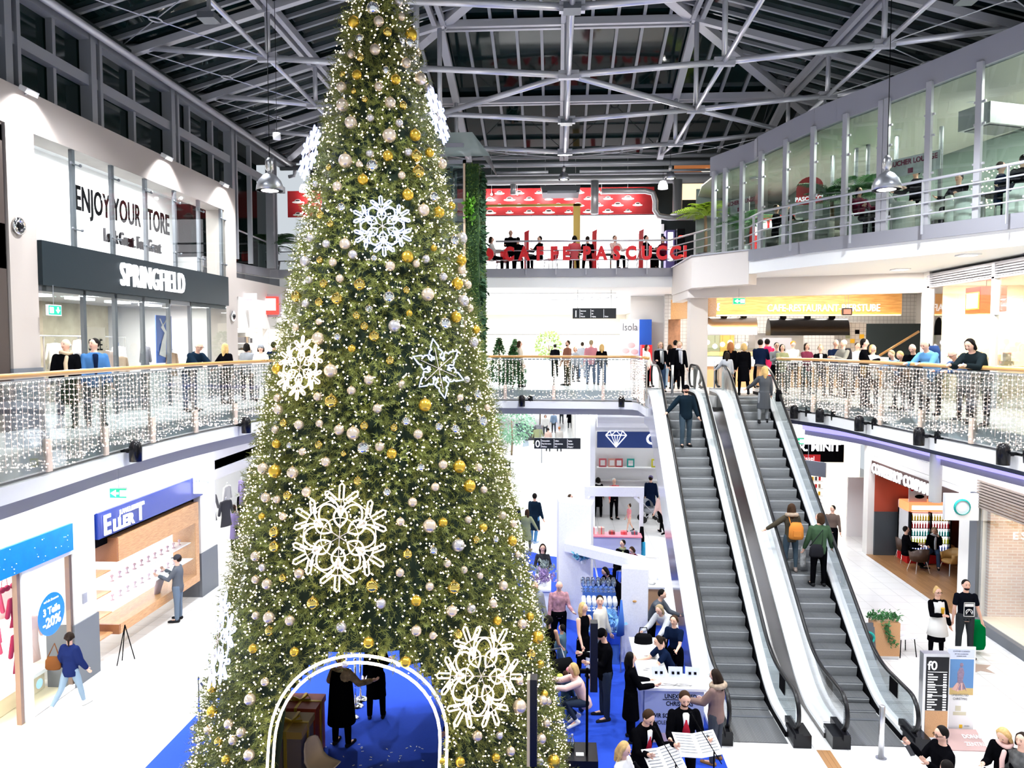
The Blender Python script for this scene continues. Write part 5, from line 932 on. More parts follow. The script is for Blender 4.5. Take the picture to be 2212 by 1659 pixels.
def tuft2(rd): return (-2.72 + rd.gauss(0, .06), 23.98, 11.7 + rd.gauss(0, .18)), (0, -1, .2)
leaf_skin('bright_leaves', t, tuft2, 90, .2, mat('fern_bright', (.15, .4, .03), .7), 3)
# corridor beyond the bridge
def hang_board(label, px0, px1, py0, py1, y, big, rows, ztop_):
 a = aty(px0, py0, y); c = aty(px1, py1, y); t = thing('directory_board', label, 'sign', ((a.x + c.x) / 2, y, c.z)); w_ = c.x - a.x; h = a.z - c.z
 obj('board', MB().box(a.x, c.x, y, y + .08, c.z, a.z), mat('board_black', (.012, .015, .02), .4), t); text('number', big, h * .66, (a.x + w_ * .075, y - .012, c.z + h * .15), FX, M_let, t, .004)
 for k, (u, lines) in enumerate(rows):
  x = a.x + w_ * u; obj('divider', MB().box(x - .01, x, y - .01, y, c.z + h * .1, a.z - h * .1), M_let, t)
  for j, s in enumerate(lines):
   if s: text('lettering', s, h * .13, (x + w_ * .015, y - .012, a.z - h * (.32 + j * .27)), FX, M_let, t, .003, 'LEFT', sx=.7)
 for x in (a.x + .2, c.x - .2): obj('cable', MB().cyl((x, y + .04, a.z), (x, y + .04, ztop_), .008, 5), M_steel, t)
hang_board('black hanging board with a large numeral one above the far bridge', 1237, 1331, 666, 688, 30.5, '1', [(.17, ['Bankomat', 'Post', 'Wickeln']), (.42, ['WC', 'Lift', 'Aufgang']), (.72, ['', '', 'Parken'])], 9.6)
hang_board('black hanging board with a large numeral zero over the ground corridor', 1154, 1254, 946, 970, 28.6, '0', [(.15, ['Donaustadtstr.', 'Post Information', 'Parkhaus']), (.43, ['U-Bahn', 'Siebeckstrasse', 'WC']), (.72, ['Stadlau', 'Kinoplex', 'Eingang 1'])], 5.2)
t = thing('shop_poster', 'pale poster with handwritten Isola above salad bowls', 'poster', (3.6, 34.8, 7)); a = aty(1340, 690, 34.7); c = aty(1381, 772, 34.7); obj('sheet', MB().box(a.x, c.x, 34.7, 34.75, c.z, a.z), M_poster, t); text('lettering', 'Isola', .34, ((a.x + c.x) / 2, 34.69, a.z - .5), FX, M_steeld, t, .003, sx=.8); b = MB(); [b.sph((a.x + u, 34.69, c.z + v), .17, 10, 6, sc=(1, .05, .7)) for u, v in ((.25, .3), (.5, .55), (.65, .25))]; obj('bowl_print', b, mat('bowl_pink', (.7, .45, .45)), t)
a = aty(1382, 690, 34.6); c = aty(1408, 690, 34.6); tag(obj('blue_panel', MB().box(a.x, c.x, 34.6, 34.7, 5.8, a.z), mat('cobalt', (.01, .09, .5), .4)), 'tall cobalt blue wall panel beside the Isola poster', 'panel')
machine('', 1385, 1408, 745, 33.5, M_red) if False else None
a = aty(1386, 745, 33.8); c = aty(1409, 745, 33.8); t = thing('drinks_cooler', 'small red drinks cooler standing in front of the blue panel', 'fridge', (a.x, 33.8, 5.8)); obj('body', MB().box(a.x, c.x, 33.8, 34.4, 5.8, a.z), M_red, t); obj('door_glass', MB().box(a.x + .05, c.x - .2, 33.78, 33.8, 6.1, a.z - .15), M_lit, t)
t = thing('photo_panel', 'brown coffee bean photo panel behind the two women at the escalator top', 'picture', (5, 33, 7)); a = aty(1444, 690, 33.0); c = aty(1465, 690, 33.0); obj('sheet', MB().box(a.x, c.x + .1, 33, 33.05, 5.8, a.z), mat('bean_photo', (.35, .17, .09), .6, var=.6, vscale=6), t)
t = thing('ceiling_skylight', 'white framed skylight grid far along the upper corridor', 'skylight', (1, 40, 9.3)); b = MB(); [b.bar((-.3 + k * .35, 38, 9.35), (.6 + k * .35, 34, 9.5), .04, .04) for k in range(7)]; b.bar((-.4, 38, 9.35), (2, 38, 9.35), .05, .05); obj('frame', b, M_steelw, t)
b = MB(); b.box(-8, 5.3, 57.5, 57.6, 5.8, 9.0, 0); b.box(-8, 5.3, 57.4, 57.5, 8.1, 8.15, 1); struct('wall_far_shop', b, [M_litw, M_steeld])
def ficus(label, x, y, z, h, r_, m, pot, seed, n=1500, ls=.14, fl=False):
 t = thing('potted_tree', label, 'potted tree', (x, y, z)); obj('pot', MB().add([(s * .32, q * .32, 0) for s, q in ((-1, -1), (1, -1), (1, 1), (-1, 1))] + [(s * .42, q * .42, .75) for s, q in ((-1, -1), (1, -1), (1, 1), (-1, 1))], [(3, 2, 1, 0), (4, 5, 6, 7), (0, 1, 5, 4), (1, 2, 6, 5), (2, 3, 7, 6), (3, 0, 4, 7)]), pot, t, world=False)
 obj('trunk', MB().loft([(0, 0, .7), (.05, 0, h * .45), (0, 0, h * .75)], [.06, .05, .03], seg=8), M_trunk, t, smooth=True, world=False)
 def f(rd):
  u = Vector((rd.gauss(0, 1), rd.gauss(0, 1), rd.gauss(0, 1))).normalized() * r_ * rd.uniform(.55, 1) ** .7; return (u.x, u.y, h * .72 + u.z * 1.05), u.normalized()
 rd = random.Random(seed); b = MB()
 for i in range(n):
  p, nn = f(rd); p = Vector(p); d = (nn + Vector((rd.uniform(-1, 1), rd.uniform(-1, 1), rd.uniform(-1, .4)))).normalized(); xx = Matrix.Rotation(rd.random() * 6, 3, d) @ d.orthogonal().normalized(); l = ls * rd.uniform(.6, 1.3); b.add([p, p + d * l * .5 + xx * l * .3, p + d * l, p + d * l * .5 - xx * l * .3], [(0, 1, 2, 3)])
 obj('leaves', b, m, t, world=False)
M_fic = mat('ficus_leaf', (.07, .22, .09), .5)
p = atz(1166, 937, 0); ficus('round topped green tree in a grey square planter far down the ground corridor', p.x, p.y, 0, 4.6, 1.35, M_fic, M_gfas, 3, 1500, .2)
p = atz(1105, 1010, 0); ficus('pale leafy tree beside the Christmas tree edge on the ground floor', p.x, p.y, 0, 3.9, 1.35, mat('pale_leaf', (.2, .4, .25), .5), M_white, 4, 1500, .17)
p = aty(1185, 770, 46); ficus('light green small tree on the upper corridor left of the brown jacket man', p.x, 46, L1, 2.1, .8, mat('lime_leaf', (.3, .45, .12), .6), M_white, 5, 500, .2)
def small_xmas(label, x, y, z, h, m):
 t = thing('small_christmas_tree', label, 'christmas tree', (x, y, z)); b = MB()
 def cf(rd): u = rd.random() ** 1.4; a = rd.random() * 6.28; rr = h * .3 * (1 - u) * rd.uniform(.5, 1); return (x + rr * math.cos(a), y + rr * math.sin(a), z + h * (.12 + .88 * u)), (math.cos(a), math.sin(a), -.5)
 leaf_skin('needles', t, cf, 1100, .13, m, 5); obj('trunk', MB().cyl((0, 0, 0), (0, 0, h), .03, 6), M_trunk, t, world=False)
for px, yy, h in ((1112, 38, 1.9), (1078, 30, 1.9), (1108, 28.6, 1.6)): p = aty(px, 800, yy); small_xmas('small dark fir on the bridge level, %s' % ({1112: 'far behind the handrail', 1078: 'beside the moss wall', 1108: 'just behind the far bridge glass'}[px]), p.x, yy, L1, h, M_palmd)
a = aty(1290, 932, 29.5); c = aty(1425, 968, 29.5); t = thing('shop_sign', 'blue shop fascia with a white diamond outline and the letters GO', 'sign', (a.x, 29.5, c.z)); obj('fascia_board', MB().box(a.x, c.x + .4, 29.5, 29.6, c.z, a.z), mat('navy_board', (.02, .05, .2), .3), t)
b = MB(); cx, cz, s = aty(1331, 948, 29.45).x, aty(1331, 948, 29.45).z, .4
P6 = [(-1, .35), (-.6, .78), (.6, .78), (1, .35), (0, -.8)]
def seg2(b, p, q, Y, w_=.035): b.bar((cx + p[0] * s, Y, cz + p[1] * s), (cx + q[0] * s, Y, cz + q[1] * s), w_, .03, up=(0, 1, 0))
for p, q in ((0, 1), (1, 2), (2, 3), (3, 4), (4, 0), (0, 3)): seg2(b, P6[p], P6[q], 29.47)
for p, q in (((-.6, .78), (-.45, .35)), ((-.45, .35), (0, .78)), ((0, .78), (.45, .35)), ((.45, .35), (.6, .78)), ((-.45, .35), (0, -.8)), ((.45, .35), (0, -.8)), ((-.6, .78), (-1, .35)), ((-.15, .35), (0, -.8)), ((.15, .35), (0, -.8))): seg2(b, p, q, 29.47, .025)
obj('diamond', b, M_let, t); serif('lettering', 'GOLD', .42, (aty(1395, 968, 29.45).x, 29.48, cz - .2), FX, M_let, t, 1)
struct('canopy_curved', MB().loft([(1.6, 29.2, 4.55), (4.2, 29.2, 4.55)], .25, .3, seg=16, ux=(0, 1, 0)).box(1.4, 4.4, 29.45, 29.65, 4.1, 5.2), M_white, smooth=False)
b = MB(); b.box(1.35, 1.55, 29.4, 33, 0, 5.2); b.box(1.5, 5, 33, 33.1, 0, 4); struct('wall_gold_shop', b, M_white)
for k in range(3): tag(obj('wall_shelf', MB().box(1.8, 4.6, 32.6, 33, 1.0 + k * .55, 1.03 + k * .55), M_white), 'white wall shelf of the gold shop, %s of three' % ['lowest', 'middle', 'top'][k], 'shelf')
for i, (x, c, n) in enumerate([(2.05, (.5, .08, .1), 'red'), (2.45, (.65, .3, .25), 'salmon'), (2.75, (.45, .05, .06), 'crimson'), (3.25, (.0, .3, .25), 'green'), (4.3, (.6, .55, .02), 'yellow')]):
 t = thing('picture_box', '%s framed box on the top shelf of the gold shop' % n, 'box', (x, 32.8, 2.13)); obj('frame', MB().box(x - .16, x + .16, 32.75, 32.8, 2.13, 2.5), mat('box_' + n, c, .5), t); obj('face', MB().box(x - .1, x + .1, 32.74, 32.75, 2.2, 2.43), M_poster, t)
t = thing('pavement_screen', 'white and teal screen totem beside the far corridor people', 'screen', (.6, 55, 0)); p = atz(1250, 925, 0); obj('post', MB().box(p.x - .1, p.x + .1, p.y, p.y + .1, 0, 1.7), M_steeld, t); obj('display', MB().box(p.x - .6, p.x + .75, p.y - .05, p.y, 1.6, 3.0), mat('teal_screen', (.3, .8, .9), .4, emit=1.2), t)
t = thing('banner_stand', 'tall narrow red lettered banner by the corridor corner', 'banner', (1.3, 45, 0)); p = atz(1256, 935, 0); obj('cloth', MB().box(p.x - .2, p.x + .2, p.y, p.y + .04, .1, 3.1), mat('red_print', (.5, .1, .15), .5), t); obj('foot', MB().box(p.x - .25, p.x + .25, p.y - .1, p.y + .15, 0, .1), M_steeld, t)
p = aty(1108, 880, 50); t = thing('poster', 'bright green poster with a black shape below the far bridge', 'poster', (p.x, 50, 3)); a = aty(1082, 864, 50); c = aty(1106, 886, 50); obj('sheet', MB().box(a.x, c.x, 50, 50.05, c.z, a.z), mat('acid_green', (.15, .75, .05), .5), t); b = MB(); b.sph(((a.x + c.x) / 2 - .1, 49.98, (a.z + c.z) / 2 + .05), .28, 10, 6, sc=(1, .05, .7)); obj('print', b, M_black, t)
b = MB(); p = atz(1092, 1060, 0); t = thing('market_stall', 'pale cream counter with a dark screen beside the tree on the ground floor', 'counter', (p.x, p.y, 0)); b.box(p.x - 1.2, p.x + .25, p.y, p.y + .7, 0, 1.0); obj('body', b, mat('cream_board', (.8, .7, .5)), t); obj('screen', MB().box(p.x - .1, p.x + .25, p.y - .02, p.y, 1.05, 1.5), M_blackg, t)
p = atz(1170, 1000, 0); t = thing('clothes_rack', 'round rack of blue and black coats at the corridor edge', 'rack', (p.x, p.y, 0)); obj('post', MB().cyl((p.x, p.y, 0), (p.x, p.y, 1.5), .03, 6), M_steel, t)
for i, (dx, c, n) in enumerate(((-.8, (.1, .15, .35), 'navy'), (-.2, (.02, .02, .03), 'black'), (.25, (.25, .27, .15), 'olive'), (-.5, (.55, .65, .75), 'ice blue'))): garment(p.x - .5 + dx, p.y + .1 * i, 2.6 - .2 * i, .7, 1.0, mat('cloth_' + n, c, .9), '%s coat on the corridor rack below the hanging zero board' % n, rzt=R(20 * i))
def pendant(label, px, py, y, d, top, lit=True, clear=True):
 c = aty(px, py, y); t = thing('pendant_lamp', label, 'pendant lamp', (c.x, c.y, c.z)); r_ = d / 2
 sh_ = obj('shade', MB().lathe([(r_, 0), (r_ * .96, r_ * .35), (r_ * .8, r_ * .75), (r_ * .5, r_ * 1.1), (r_ * .18, r_ * 1.3), (r_ * .18, r_ * 1.28), (r_ * .48, r_ * 1.05), (r_ * .77, r_ * .72), (r_ * .93, r_ * .33), (r_ * .97, .0)], (0, 0, 0), 28), mat('spun_aluminium', (.45, .46, .5), .35, .8), t, smooth=True, world=False)
 obj('gear_housing', MB().lathe([(0, r_ * 1.28), (r_ * .16, r_ * 1.28), (r_ * .18, r_ * 1.45), (r_ * .3, r_ * 1.55), (r_ * .3, r_ * 2.15), (r_ * .12, r_ * 2.4), (0, r_ * 2.42)], (0, 0, 0), 20), M_inox, t, smooth=True, world=False)
 b = MB(); b.sph((0, 0, r_ * .12), r_ * .9, 16, 6, sc=(1, 1, .2)); obj('diffuser', b, M_let, sh_, smooth=True, world=False)
 obj('cable', MB().cyl((0, 0, r_ * 2.4), (0, 0, top - c.z), .007, 5), M_black, t, world=False); point('pendant_light', (c.x, c.y, c.z - .12), 250 if d > .45 else 90, r_ * .6, (1, .98, .95))
pendant('large silver pendant lamp over the left side of the atrium', 583, 412, 14, .5, 15.8); pendant('large silver pendant lamp in front of the glazed lounge', 1915, 410, 14, .5, 15.6)
pendant('small silver pendant lamp hanging straight above the middle of the red letters', 1218, 388, 28.5, .42, 15.0); pendant('small silver pendant lamp between the duct and the cup banner', 1448, 386, 27.5, .4, 15.0)
for px, py, lb in ((657, 415, 'small glowing white bell lamp left of the tree'), (1432, 408, 'small glowing white bell lamp beside the duct elbow')):
 c = aty(px, py, 31); t = thing('bell_lamp', lb, 'lamp', (c.x, c.y, c.z)); obj('shade', MB().lathe([(.2, 0), (.19, .15), (.12, .3), (0, .34)], (0, 0, 0), 16), M_lit, t, smooth=True, world=False); obj('cable', MB().cyl((0, 0, .34), (0, 0, 16.3 - c.z), .007, 5), M_black, t, world=False)
c = aty(598, 295, 16); t = thing('sensor_box', 'small white round sensor hanging high on the left', 'sensor', tuple(c)); obj('case', MB().lathe([(0, -.06), (.08, -.06), (.08, .07), (0, .08)], (0, 0, 0), 14), M_white, t, smooth=True, world=False); obj('cable', MB().cyl((0, 0, .08), (0, 0, 15.4 - c.z), .006, 4), M_black, t, world=False)
t = thing('drain_pipe', 'grey drain pipe with an elbow at the far left roof corner', 'pipe', (-10, 31, 14)); a = aty(636, 346, 30.6); obj('tube', MB().loft([(a.x, 30.6, a.z), (a.x, 30.6, a.z - .5), (a.x - .03, 30.6, a.z - .62), (a.x - .25, 30.6, a.z - .66)], .07, seg=10), M_steelw, t, smooth=True)
b = MB(); b.box(-9.75, -9.4, 31.5, 31.8, 10.3, 14.8); struct('pillar_cafe_left', b, M_cream)
# Christmas tree
TX, TYc, TH = -2.9, 12.5, 15.0
def TR(z): return max(.03, 3.2 - .2133 * z)
AF = (-2.68, 1.12, 2.05); AB = (-3.75, 1.35, 1.2)
def in_hole(x, y, z, g=0):
 xc, hw, zc = AF if y < TYc else AB; dx = abs(x - xc)
 if dx >= hw + g: return False
 return z < zc + math.sqrt(max(0, (hw + g) ** 2 - dx * dx))
tree = thing('christmas_tree', 'giant lit Christmas tree with a glowing arch doorway through its foot', 'christmas tree', (TX, TYc, 0))
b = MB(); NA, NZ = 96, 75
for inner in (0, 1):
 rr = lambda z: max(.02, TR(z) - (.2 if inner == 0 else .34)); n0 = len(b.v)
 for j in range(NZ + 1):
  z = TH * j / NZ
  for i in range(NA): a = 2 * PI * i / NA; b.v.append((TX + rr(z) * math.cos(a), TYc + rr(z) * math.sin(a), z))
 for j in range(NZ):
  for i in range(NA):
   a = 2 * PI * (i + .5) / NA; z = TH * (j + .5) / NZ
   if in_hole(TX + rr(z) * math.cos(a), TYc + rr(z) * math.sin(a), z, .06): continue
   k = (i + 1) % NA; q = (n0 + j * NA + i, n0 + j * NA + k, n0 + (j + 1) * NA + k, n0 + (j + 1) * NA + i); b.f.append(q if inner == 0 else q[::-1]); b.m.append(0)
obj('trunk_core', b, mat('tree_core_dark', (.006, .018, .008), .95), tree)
rs = np.random.RandomState(3); NS, NN = 15000, 16
def surf_pts(n, off, seed, g=.0, front=.72):
 rd = random.Random(seed); out = []; fa = math.atan2(-TYc, -TX)
 while len(out) < n:
  z = TH * (1 - math.sqrt(rd.random())); 
  a = fa + rd.uniform(-1.75, 1.75) if rd.random() < front else rd.uniform(0, 2 * PI)
  r_ = TR(z) + off(rd); x, y = TX + r_ * math.cos(a), TYc + r_ * math.sin(a)
  if z > 14.9 or in_hole(x, y, z, g): continue
  out.append((x, y, z, a))
 return out
sp_ = np.array(surf_pts(NS, lambda r_: r_.uniform(-.2, -.02), 5, .02)); a = sp_[:, 3]; c0 = sp_[:, :3]
out_ = np.stack([np.cos(a), np.sin(a), np.full(NS, -.15)], 1); out_ += rs.normal(0, .45, (NS, 3)); out_ /= np.linalg.norm(out_, axis=1)[:, None]
t1 = np.cross(out_, rs.normal(0, 1, (NS, 3))); t1 /= np.linalg.norm(t1, axis=1)[:, None]; t2 = np.cross(out_, t1)
V = np.zeros((NS, NN, 3, 3)); Ls = rs.uniform(.12, .26, NS)
for k in range(NN):
 u = (k + rs.uniform(0, 1, NS)) / NN; th = k * 2.4 + rs.uniform(0, 1, NS); base = c0 + out_ * (u * Ls)[:, None]
 rad = t1 * np.cos(th)[:, None] + t2 * np.sin(th)[:, None]; d = rad * .8 + out_ * .6; ln = rs.uniform(.05, .09, NS)
 tg = np.cross(d, out_ + .01); tg /= np.linalg.norm(tg, axis=1)[:, None]
 V[:, k, 0] = base - tg * .0065; V[:, k, 1] = base + tg * .0065; V[:, k, 2] = base + d * ln[:, None]
V = V.reshape(-1, 3) - np.array([TX, TYc, 0]); me = bpy.data.meshes.new('foliage'); nv = len(V)
me.vertices.add(nv); me.vertices.foreach_set('co', V.astype(np.float32).ravel()); me.loops.add(nv); me.loops.foreach_set('vertex_index', np.arange(nv, dtype=np.int32)); me.polygons.add(nv // 3); me.polygons.foreach_set('loop_start', np.arange(0, nv, 3, dtype=np.int32)); me.polygons.foreach_set('loop_total', np.full(nv // 3, 3, np.int32)); me.update(); me.validate()
mf = mat('fir_needles', (.17, .195, .035), .6, var=.8, vscale=1.1); me.materials.append(mf); fo = bpy.data.objects.new('foliage', me); COL.objects.link(fo); fo.parent = tree; tag(fo, kind='stuff')
b = MB(); rd = random.Random(8)
for x, y, z, a in surf_pts(8200, lambda r_: r_.uniform(-.04, .1), 6, .03): bulb(b, (x, y, z), rd.uniform(.009, .016))
fl = obj('fairy_lights', b, M_bulbt, tree); tag(fl, kind='stuff')
M_ledw = mat('arch_led', (1, .9, .7), .4, emit=4, ecol=(1, .80, .55))
for off, nm in ((0.0, 'arch_light'), (.09, 'arch_light')):
 P = []
 for k in range(41):
  if k < 8: x, z = AF[0] - AF[1] - off, AF[2] * k / 8
  elif k > 32: x, z = AF[0] + AF[1] + off, AF[2] * (40 - k) / 8
  else: t_ = PI * (1 - (k - 8) / 24); x, z = AF[0] + (AF[1] + off) * math.cos(t_), AF[2] + (AF[1] + off) * math.sin(t_)
  rr = TR(z) + .05; P.append((x, TYc - math.sqrt(max(.1, rr * rr - (x - TX) ** 2)), z))
 obj(nm, MB().loft(P, .02, seg=6), M_ledw, tree, smooth=True)
def cone_hit(px, py, off=.1):
 d = ray(px, py); best = None; prev = None
 for i in range(0, 700):
  t_ = 7 + i * .012; p = CAM + d * t_; f = math.hypot(p.x - TX, p.y - TYc) - (TR(p.z) + off)
  if f <= 0: return p
  if best is None or f < best[0]: best = (f, p)
 return best[1]
M_blue = mat('blue_white_tube', (.25, .3, .6), .4, emit=1.9, ecol=(.40, .48, 1)); M_warm = mat('warm_white_tube', (.5, .42, .35), .4, emit=2.1, ecol=(1, .74, .50))
def ornament(label, px, py, rpx, style, m, rot=0, edge=0):
 p = cone_hit(px, py, .13)
 if edge:
  va = math.atan2(-TYc, -TX) + edge; r2 = TR(p.z) + .16; p = Vector((TX + r2 * math.cos(va), TYc + r2 * math.sin(va), p.z))
 r_ = rpx * p.y / FPX; n = Vector((p.x - TX, p.y - TYc, .21 * math.hypot(p.x - TX, p.y - TYc))).normalized(); u = (Vector((0, 0, 1)) - n * n.z).normalized(); x = u.cross(n)
 t = thing('light_ornament', label, 'light ornament', tuple(p)); tr_ = .009 + .006 * r_
 c, s_ = math.cos(rot), math.sin(rot)
 def M2(q): a_, b_ = q; a_, b_ = a_ * c - b_ * s_, a_ * s_ + b_ * c; return p + x * (a_ * r_) + u * (b_ * r_) + n * .04
 def rotp(q, k): a_ = PI / 3 * k; return (q[0] * math.cos(a_) - q[1] * math.sin(a_), q[0] * math.sin(a_) + q[1] * math.cos(a_))
 if style == 'flake':
  W_ = MB(); TH_ = MB()
  for k in range(6):
   def T_(L, closed=True, w_=tr_, mbx=W_): mbx.loft([M2(rotp(q, k)) for q in L], w_, seg=6, closed=closed)
   pet = [(.13 * math.sin(PI * i / 8), .18 + .4 * i / 8) for i in range(9)] + [(-.13 * math.sin(PI * i / 8), .18 + .4 * i / 8) for i in range(7, 0, -1)]; T_(pet)
   h30 = PI / 6
   arc = [(.62 * math.sin(v) * (1 - .0), (.45 + .27 * math.cos((v - h30) * 3)) * math.cos(v) * 1.0) for v in [h30 + PI / 7 * (i / 8 - 1) for i in range(17)]]
   T_([((.38 + .30 * math.cos((v) / (PI / 6) * PI / 2)) * math.sin(v + h30), (.38 + .30 * math.cos((v) / (PI / 6) * PI / 2)) * math.cos(v + h30)) for v in [PI / 6 * (i / 7 - 1) for i in range(15)]], False)
   for sg in (-1, 1):
    T_([(sg * (.03 + .0 * i), .40 + .03 * i) if i < 3 else (sg * (.03 + .18 * ((i - 3) / 6) ** 1.6), .5 + .24 * (i - 3) / 6) for i in range(10)], False)
    base = (sg * .1, .66); dx, dy = sg * .72, .6; l = .26; nx, ny = -dy * .045, dx * .045
    T_([(base[0] + nx, base[1] + ny), (base[0] + dx * l + nx, base[1] + dy * l + ny), (base[0] + dx * (l + .04), base[1] + dy * (l + .04)), (base[0] + dx * l - nx, base[1] + dy * l - ny), (base[0] - nx, base[1] - ny)], False)
   T_([(-.04, .7), (-.045, .96), (0, 1.0), (.045, .96), (.04, .7)], False)
  for rr in (.36, .7): TH_.loft([M2((rr * math.cos(v), rr * math.sin(v))) for v in [2 * PI * i / 36 for i in range(36)]], tr_ * .45, seg=5, closed=True)
  obj('tube', W_, m, t, smooth=True); obj('ring_frame', TH_, m, t, smooth=True)
 else:
  W_ = MB(); L = []
  for k in range(6):
   for q in ((-.16, .42), (-.26, .52), (-.2, .62), (-.14, .64), (-.15, .74), (0, 1.0), (.15, .74), (.14, .64), (.2, .62), (.26, .52), (.16, .42), (.13, .34)): L.append(M2(rotp(q, -k)))
  W_.loft(L, tr_, seg=6, closed=True)
  for k in range(6): W_.loft([M2(rotp(q, k)) for q in ((.17, .36), (.24, .36), (.3, .28), (.24, .24))], tr_, seg=6, closed=True)
  obj('tube', W_, m, t, smooth=True)
 f = MB(); [f.loft([M2(rotp((0, .0), k)), M2(rotp((0, .7), k))], .006, seg=4) for k in range(6)]; obj('wire_frame', f, M_wire, t)
ORN = [('blue white snowflake light on the upper front of the tree', 826, 490, 68, 'flake', M_blue, .05), ('blue white star shaped light on the right side of the tree', 945, 797, 66, 'star', M_blue, .1), ('warm white snowflake light on the left side of the tree', 652, 795, 72, 'flake', M_warm, .05),
  ('largest warm white snowflake light in the middle of the tree', 735, 1160, 118, 'flake', M_warm, 0), ('warm white tilted snowflake light to the right of the arch', 1036, 1460, 118, 'flake', M_warm, .25), ('blue white snowflake light seen edge on, upper right of the tree', 921, 243, 62, 'flake', M_blue, 0, R(66)), ('blue white snowflake light seen edge on, upper left of the tree', 711, 322, 62, 'flake', M_blue, 0, R(-66)), ('pale blue snowflake light seen edge on, low left of the tree', 505, 1400, 108, 'flake', M_blue, 0, R(-62))]
for o_ in ORN: ornament(*o_)
BA = """764,47,22g 818,46,20c 806,18,25w 862,3,17s 867,36,15c 888,75,24g 837,70,17G 884,93,18w 777,83,16w 810,107,21c 759,117,16c 779,125,15G 904,113,12c 877,136,20c 771,162,19g 740,160,12G 855,172,20g 834,152,16w 908,170,24c 924,190,16s 818,187,17c 738,188,20c 740,227,25c 843,222,22c 871,228,16G 788,215,12G 800,255,15s 862,266,16s 758,265,25c 841,293,28c 897,292,24g 764,197,11G
746,347,28c 799,332,16s 838,337,21g 882,329,16s 899,337,24G 928,330,19g 776,355,14c 804,358,24w 903,371,26G 868,379,16c 784,388,22g 710,362,12G 955,354,20c 729,403,20c 683,398,14s 881,421,24g 936,426,22w 976,445,16g 915,454,25c 948,459,24g 738,448,18w 692,464,16G 714,484,14G 671,515,17s 705,527,17s 745,527,23c 762,550,19s 808,558,14w 843,575,21c 880,555,26g 937,536,14g 954,543,12s 920,560,17s 899,570,16c 997,515,25s 980,520,22w 996,562,24g 997,584,18c 659,565,21s 691,562,14G 719,567,17c 957,598,18s
734,602,17c 699,613,17G 777,615,25G 667,605,16s 878,627,15G 924,636,28c 728,645,24G 840,642,26w 988,613,26g 1010,615,18c 1001,650,25s 1015,666,16c 689,653,17G 640,641,22G 660,656,16s 797,668,17w 770,682,16G 884,677,14g 985,685,24g 961,699,26w 852,704,26s 689,695,14c 639,707,14c 787,705,17G 1028,712,18g 687,731,26c 729,728,16w 808,727,22G 760,753,16g 1023,739,22s 842,779,17G 714,801,28c 797,821,21c 868,831,18c 759,844,19c 686,857,18c 716,867,28G 918,875,28g 994,859,15c 1030,851,20w 1008,820,15s 815,883,20c 1010,882,16w 602,886,20c 599,860,16c 877,910,20w 646,918,20c 613,914,16G 690,915,16c 787,920,18G 732,929,22c 763,936,28c 947,922,18w 983,927,20w 903,938,21c 851,924,16G 1041,910,24w 595,929,16c 1052,880,14c 599,797,22g
597,959,18g 626,962,14w 689,961,17G 653,976,16c 785,968,27w 820,965,20c 742,980,12G 846,980,22g 704,998,20c 569,1013,24c 594,1018,27g 632,1021,24c 957,1004,20c 992,1008,28g 909,1009,17w 1033,1010,18c 1014,1050,27g 1045,1058,16c 940,1052,18c 773,1039,18G 662,1063,20c 621,1071,18G 598,1079,16c 574,1075,20c 836,1063,18w 891,1085,20c 928,1136,29c 957,1129,20g 865,1127,18c 1011,1123,16c 1044,1140,18g 611,1116,16c 566,1116,14g 593,1150,22G 593,1181,22G 552,1202,20c 990,1178,27s 1028,1166,15G 1070,1165,15w 880,1197,20G 936,1189,18w 966,1217,17c 864,1237,18c 1002,1231,16c 1037,1244,14c 567,1226,16s 646,1239,20c 577,1262,21c 611,1249,16G 552,1252,16c 804,1266,27G 928,1267,18c 980,1269,27G 1087,1265,20c 899,1298,22g 823,1304,21s 676,1303,25G 1018,1315,19s 1064,1304,19c 976,1320,23c 581,1334,23c 626,1341,20c 553,1330,16c 737,1355,21s 899,1363,22c 582,1363,18G 1074,1341,18g 990,1370,18G 1106,1169,22g 1085,1113,18c 1108,1131,16c 1118,1198,14c
796,1388,22g 636,1408,18g 547,1401,18g 876,1430,22g 745,1435,14s 572,1473,16c 540,1511,22c 935,1373,16c 458,1537,20g 494,1564,18c 521,1582,18c 472,1602,16G 503,1600,16c 538,1631,21c 488,1641,16g 449,1578,16c 1031,1590,20c 1122,1526,28c 1079,1589,14s 1103,1623,18c 1071,1637,17g 994,1646,19g 955,1645,12g 1161,1377,26g 1145,1332,17g 1128,1348,20c 1075,1341,17g 1147,1414,20G 1167,1435,16g 1176,1500,16g 1172,1513,20c 1183,1515,16c 1196,1645,26g 1167,1645,14s 1169,1596,20c 1180,1562,16c 458,1486,18g 1122,1471,16c"""
LM = [('the upper blue snowflake light', 826, 490), ('the blue star light', 945, 797), ('the warm left snowflake light', 652, 795), ('the largest warm snowflake light', 735, 1160), ('the tilted warm snowflake light', 1036, 1460), ('the glowing arch', 755, 1500), ('the right edge-on blue light', 921, 243), ('the left edge-on blue light', 711, 322), ('the pale blue light low left', 505, 1400), ('the tree top', 830, 60), ('the dark gap left of the blue star', 800, 760)]
TYP = {'g': ('satin gold', mat('bauble_gold', (.78, .50, .06), .28, .85)), 'G': ('mirror gold', mat('bauble_gold_mirror', (.85, .62, .16), .06, .95)), 'c': ('champagne', mat('bauble_champagne', (.80, .66, .52), .25, .6)), 's': ('satin silver', mat('bauble_silver', (.66, .62, .64), .3, .7)), 'w': ('mirror silver', mat('bauble_clear', (.85, .86, .86), .05, .95))}
M_cap = mat('bauble_cap', (.6, .45, .15), .3, .9)
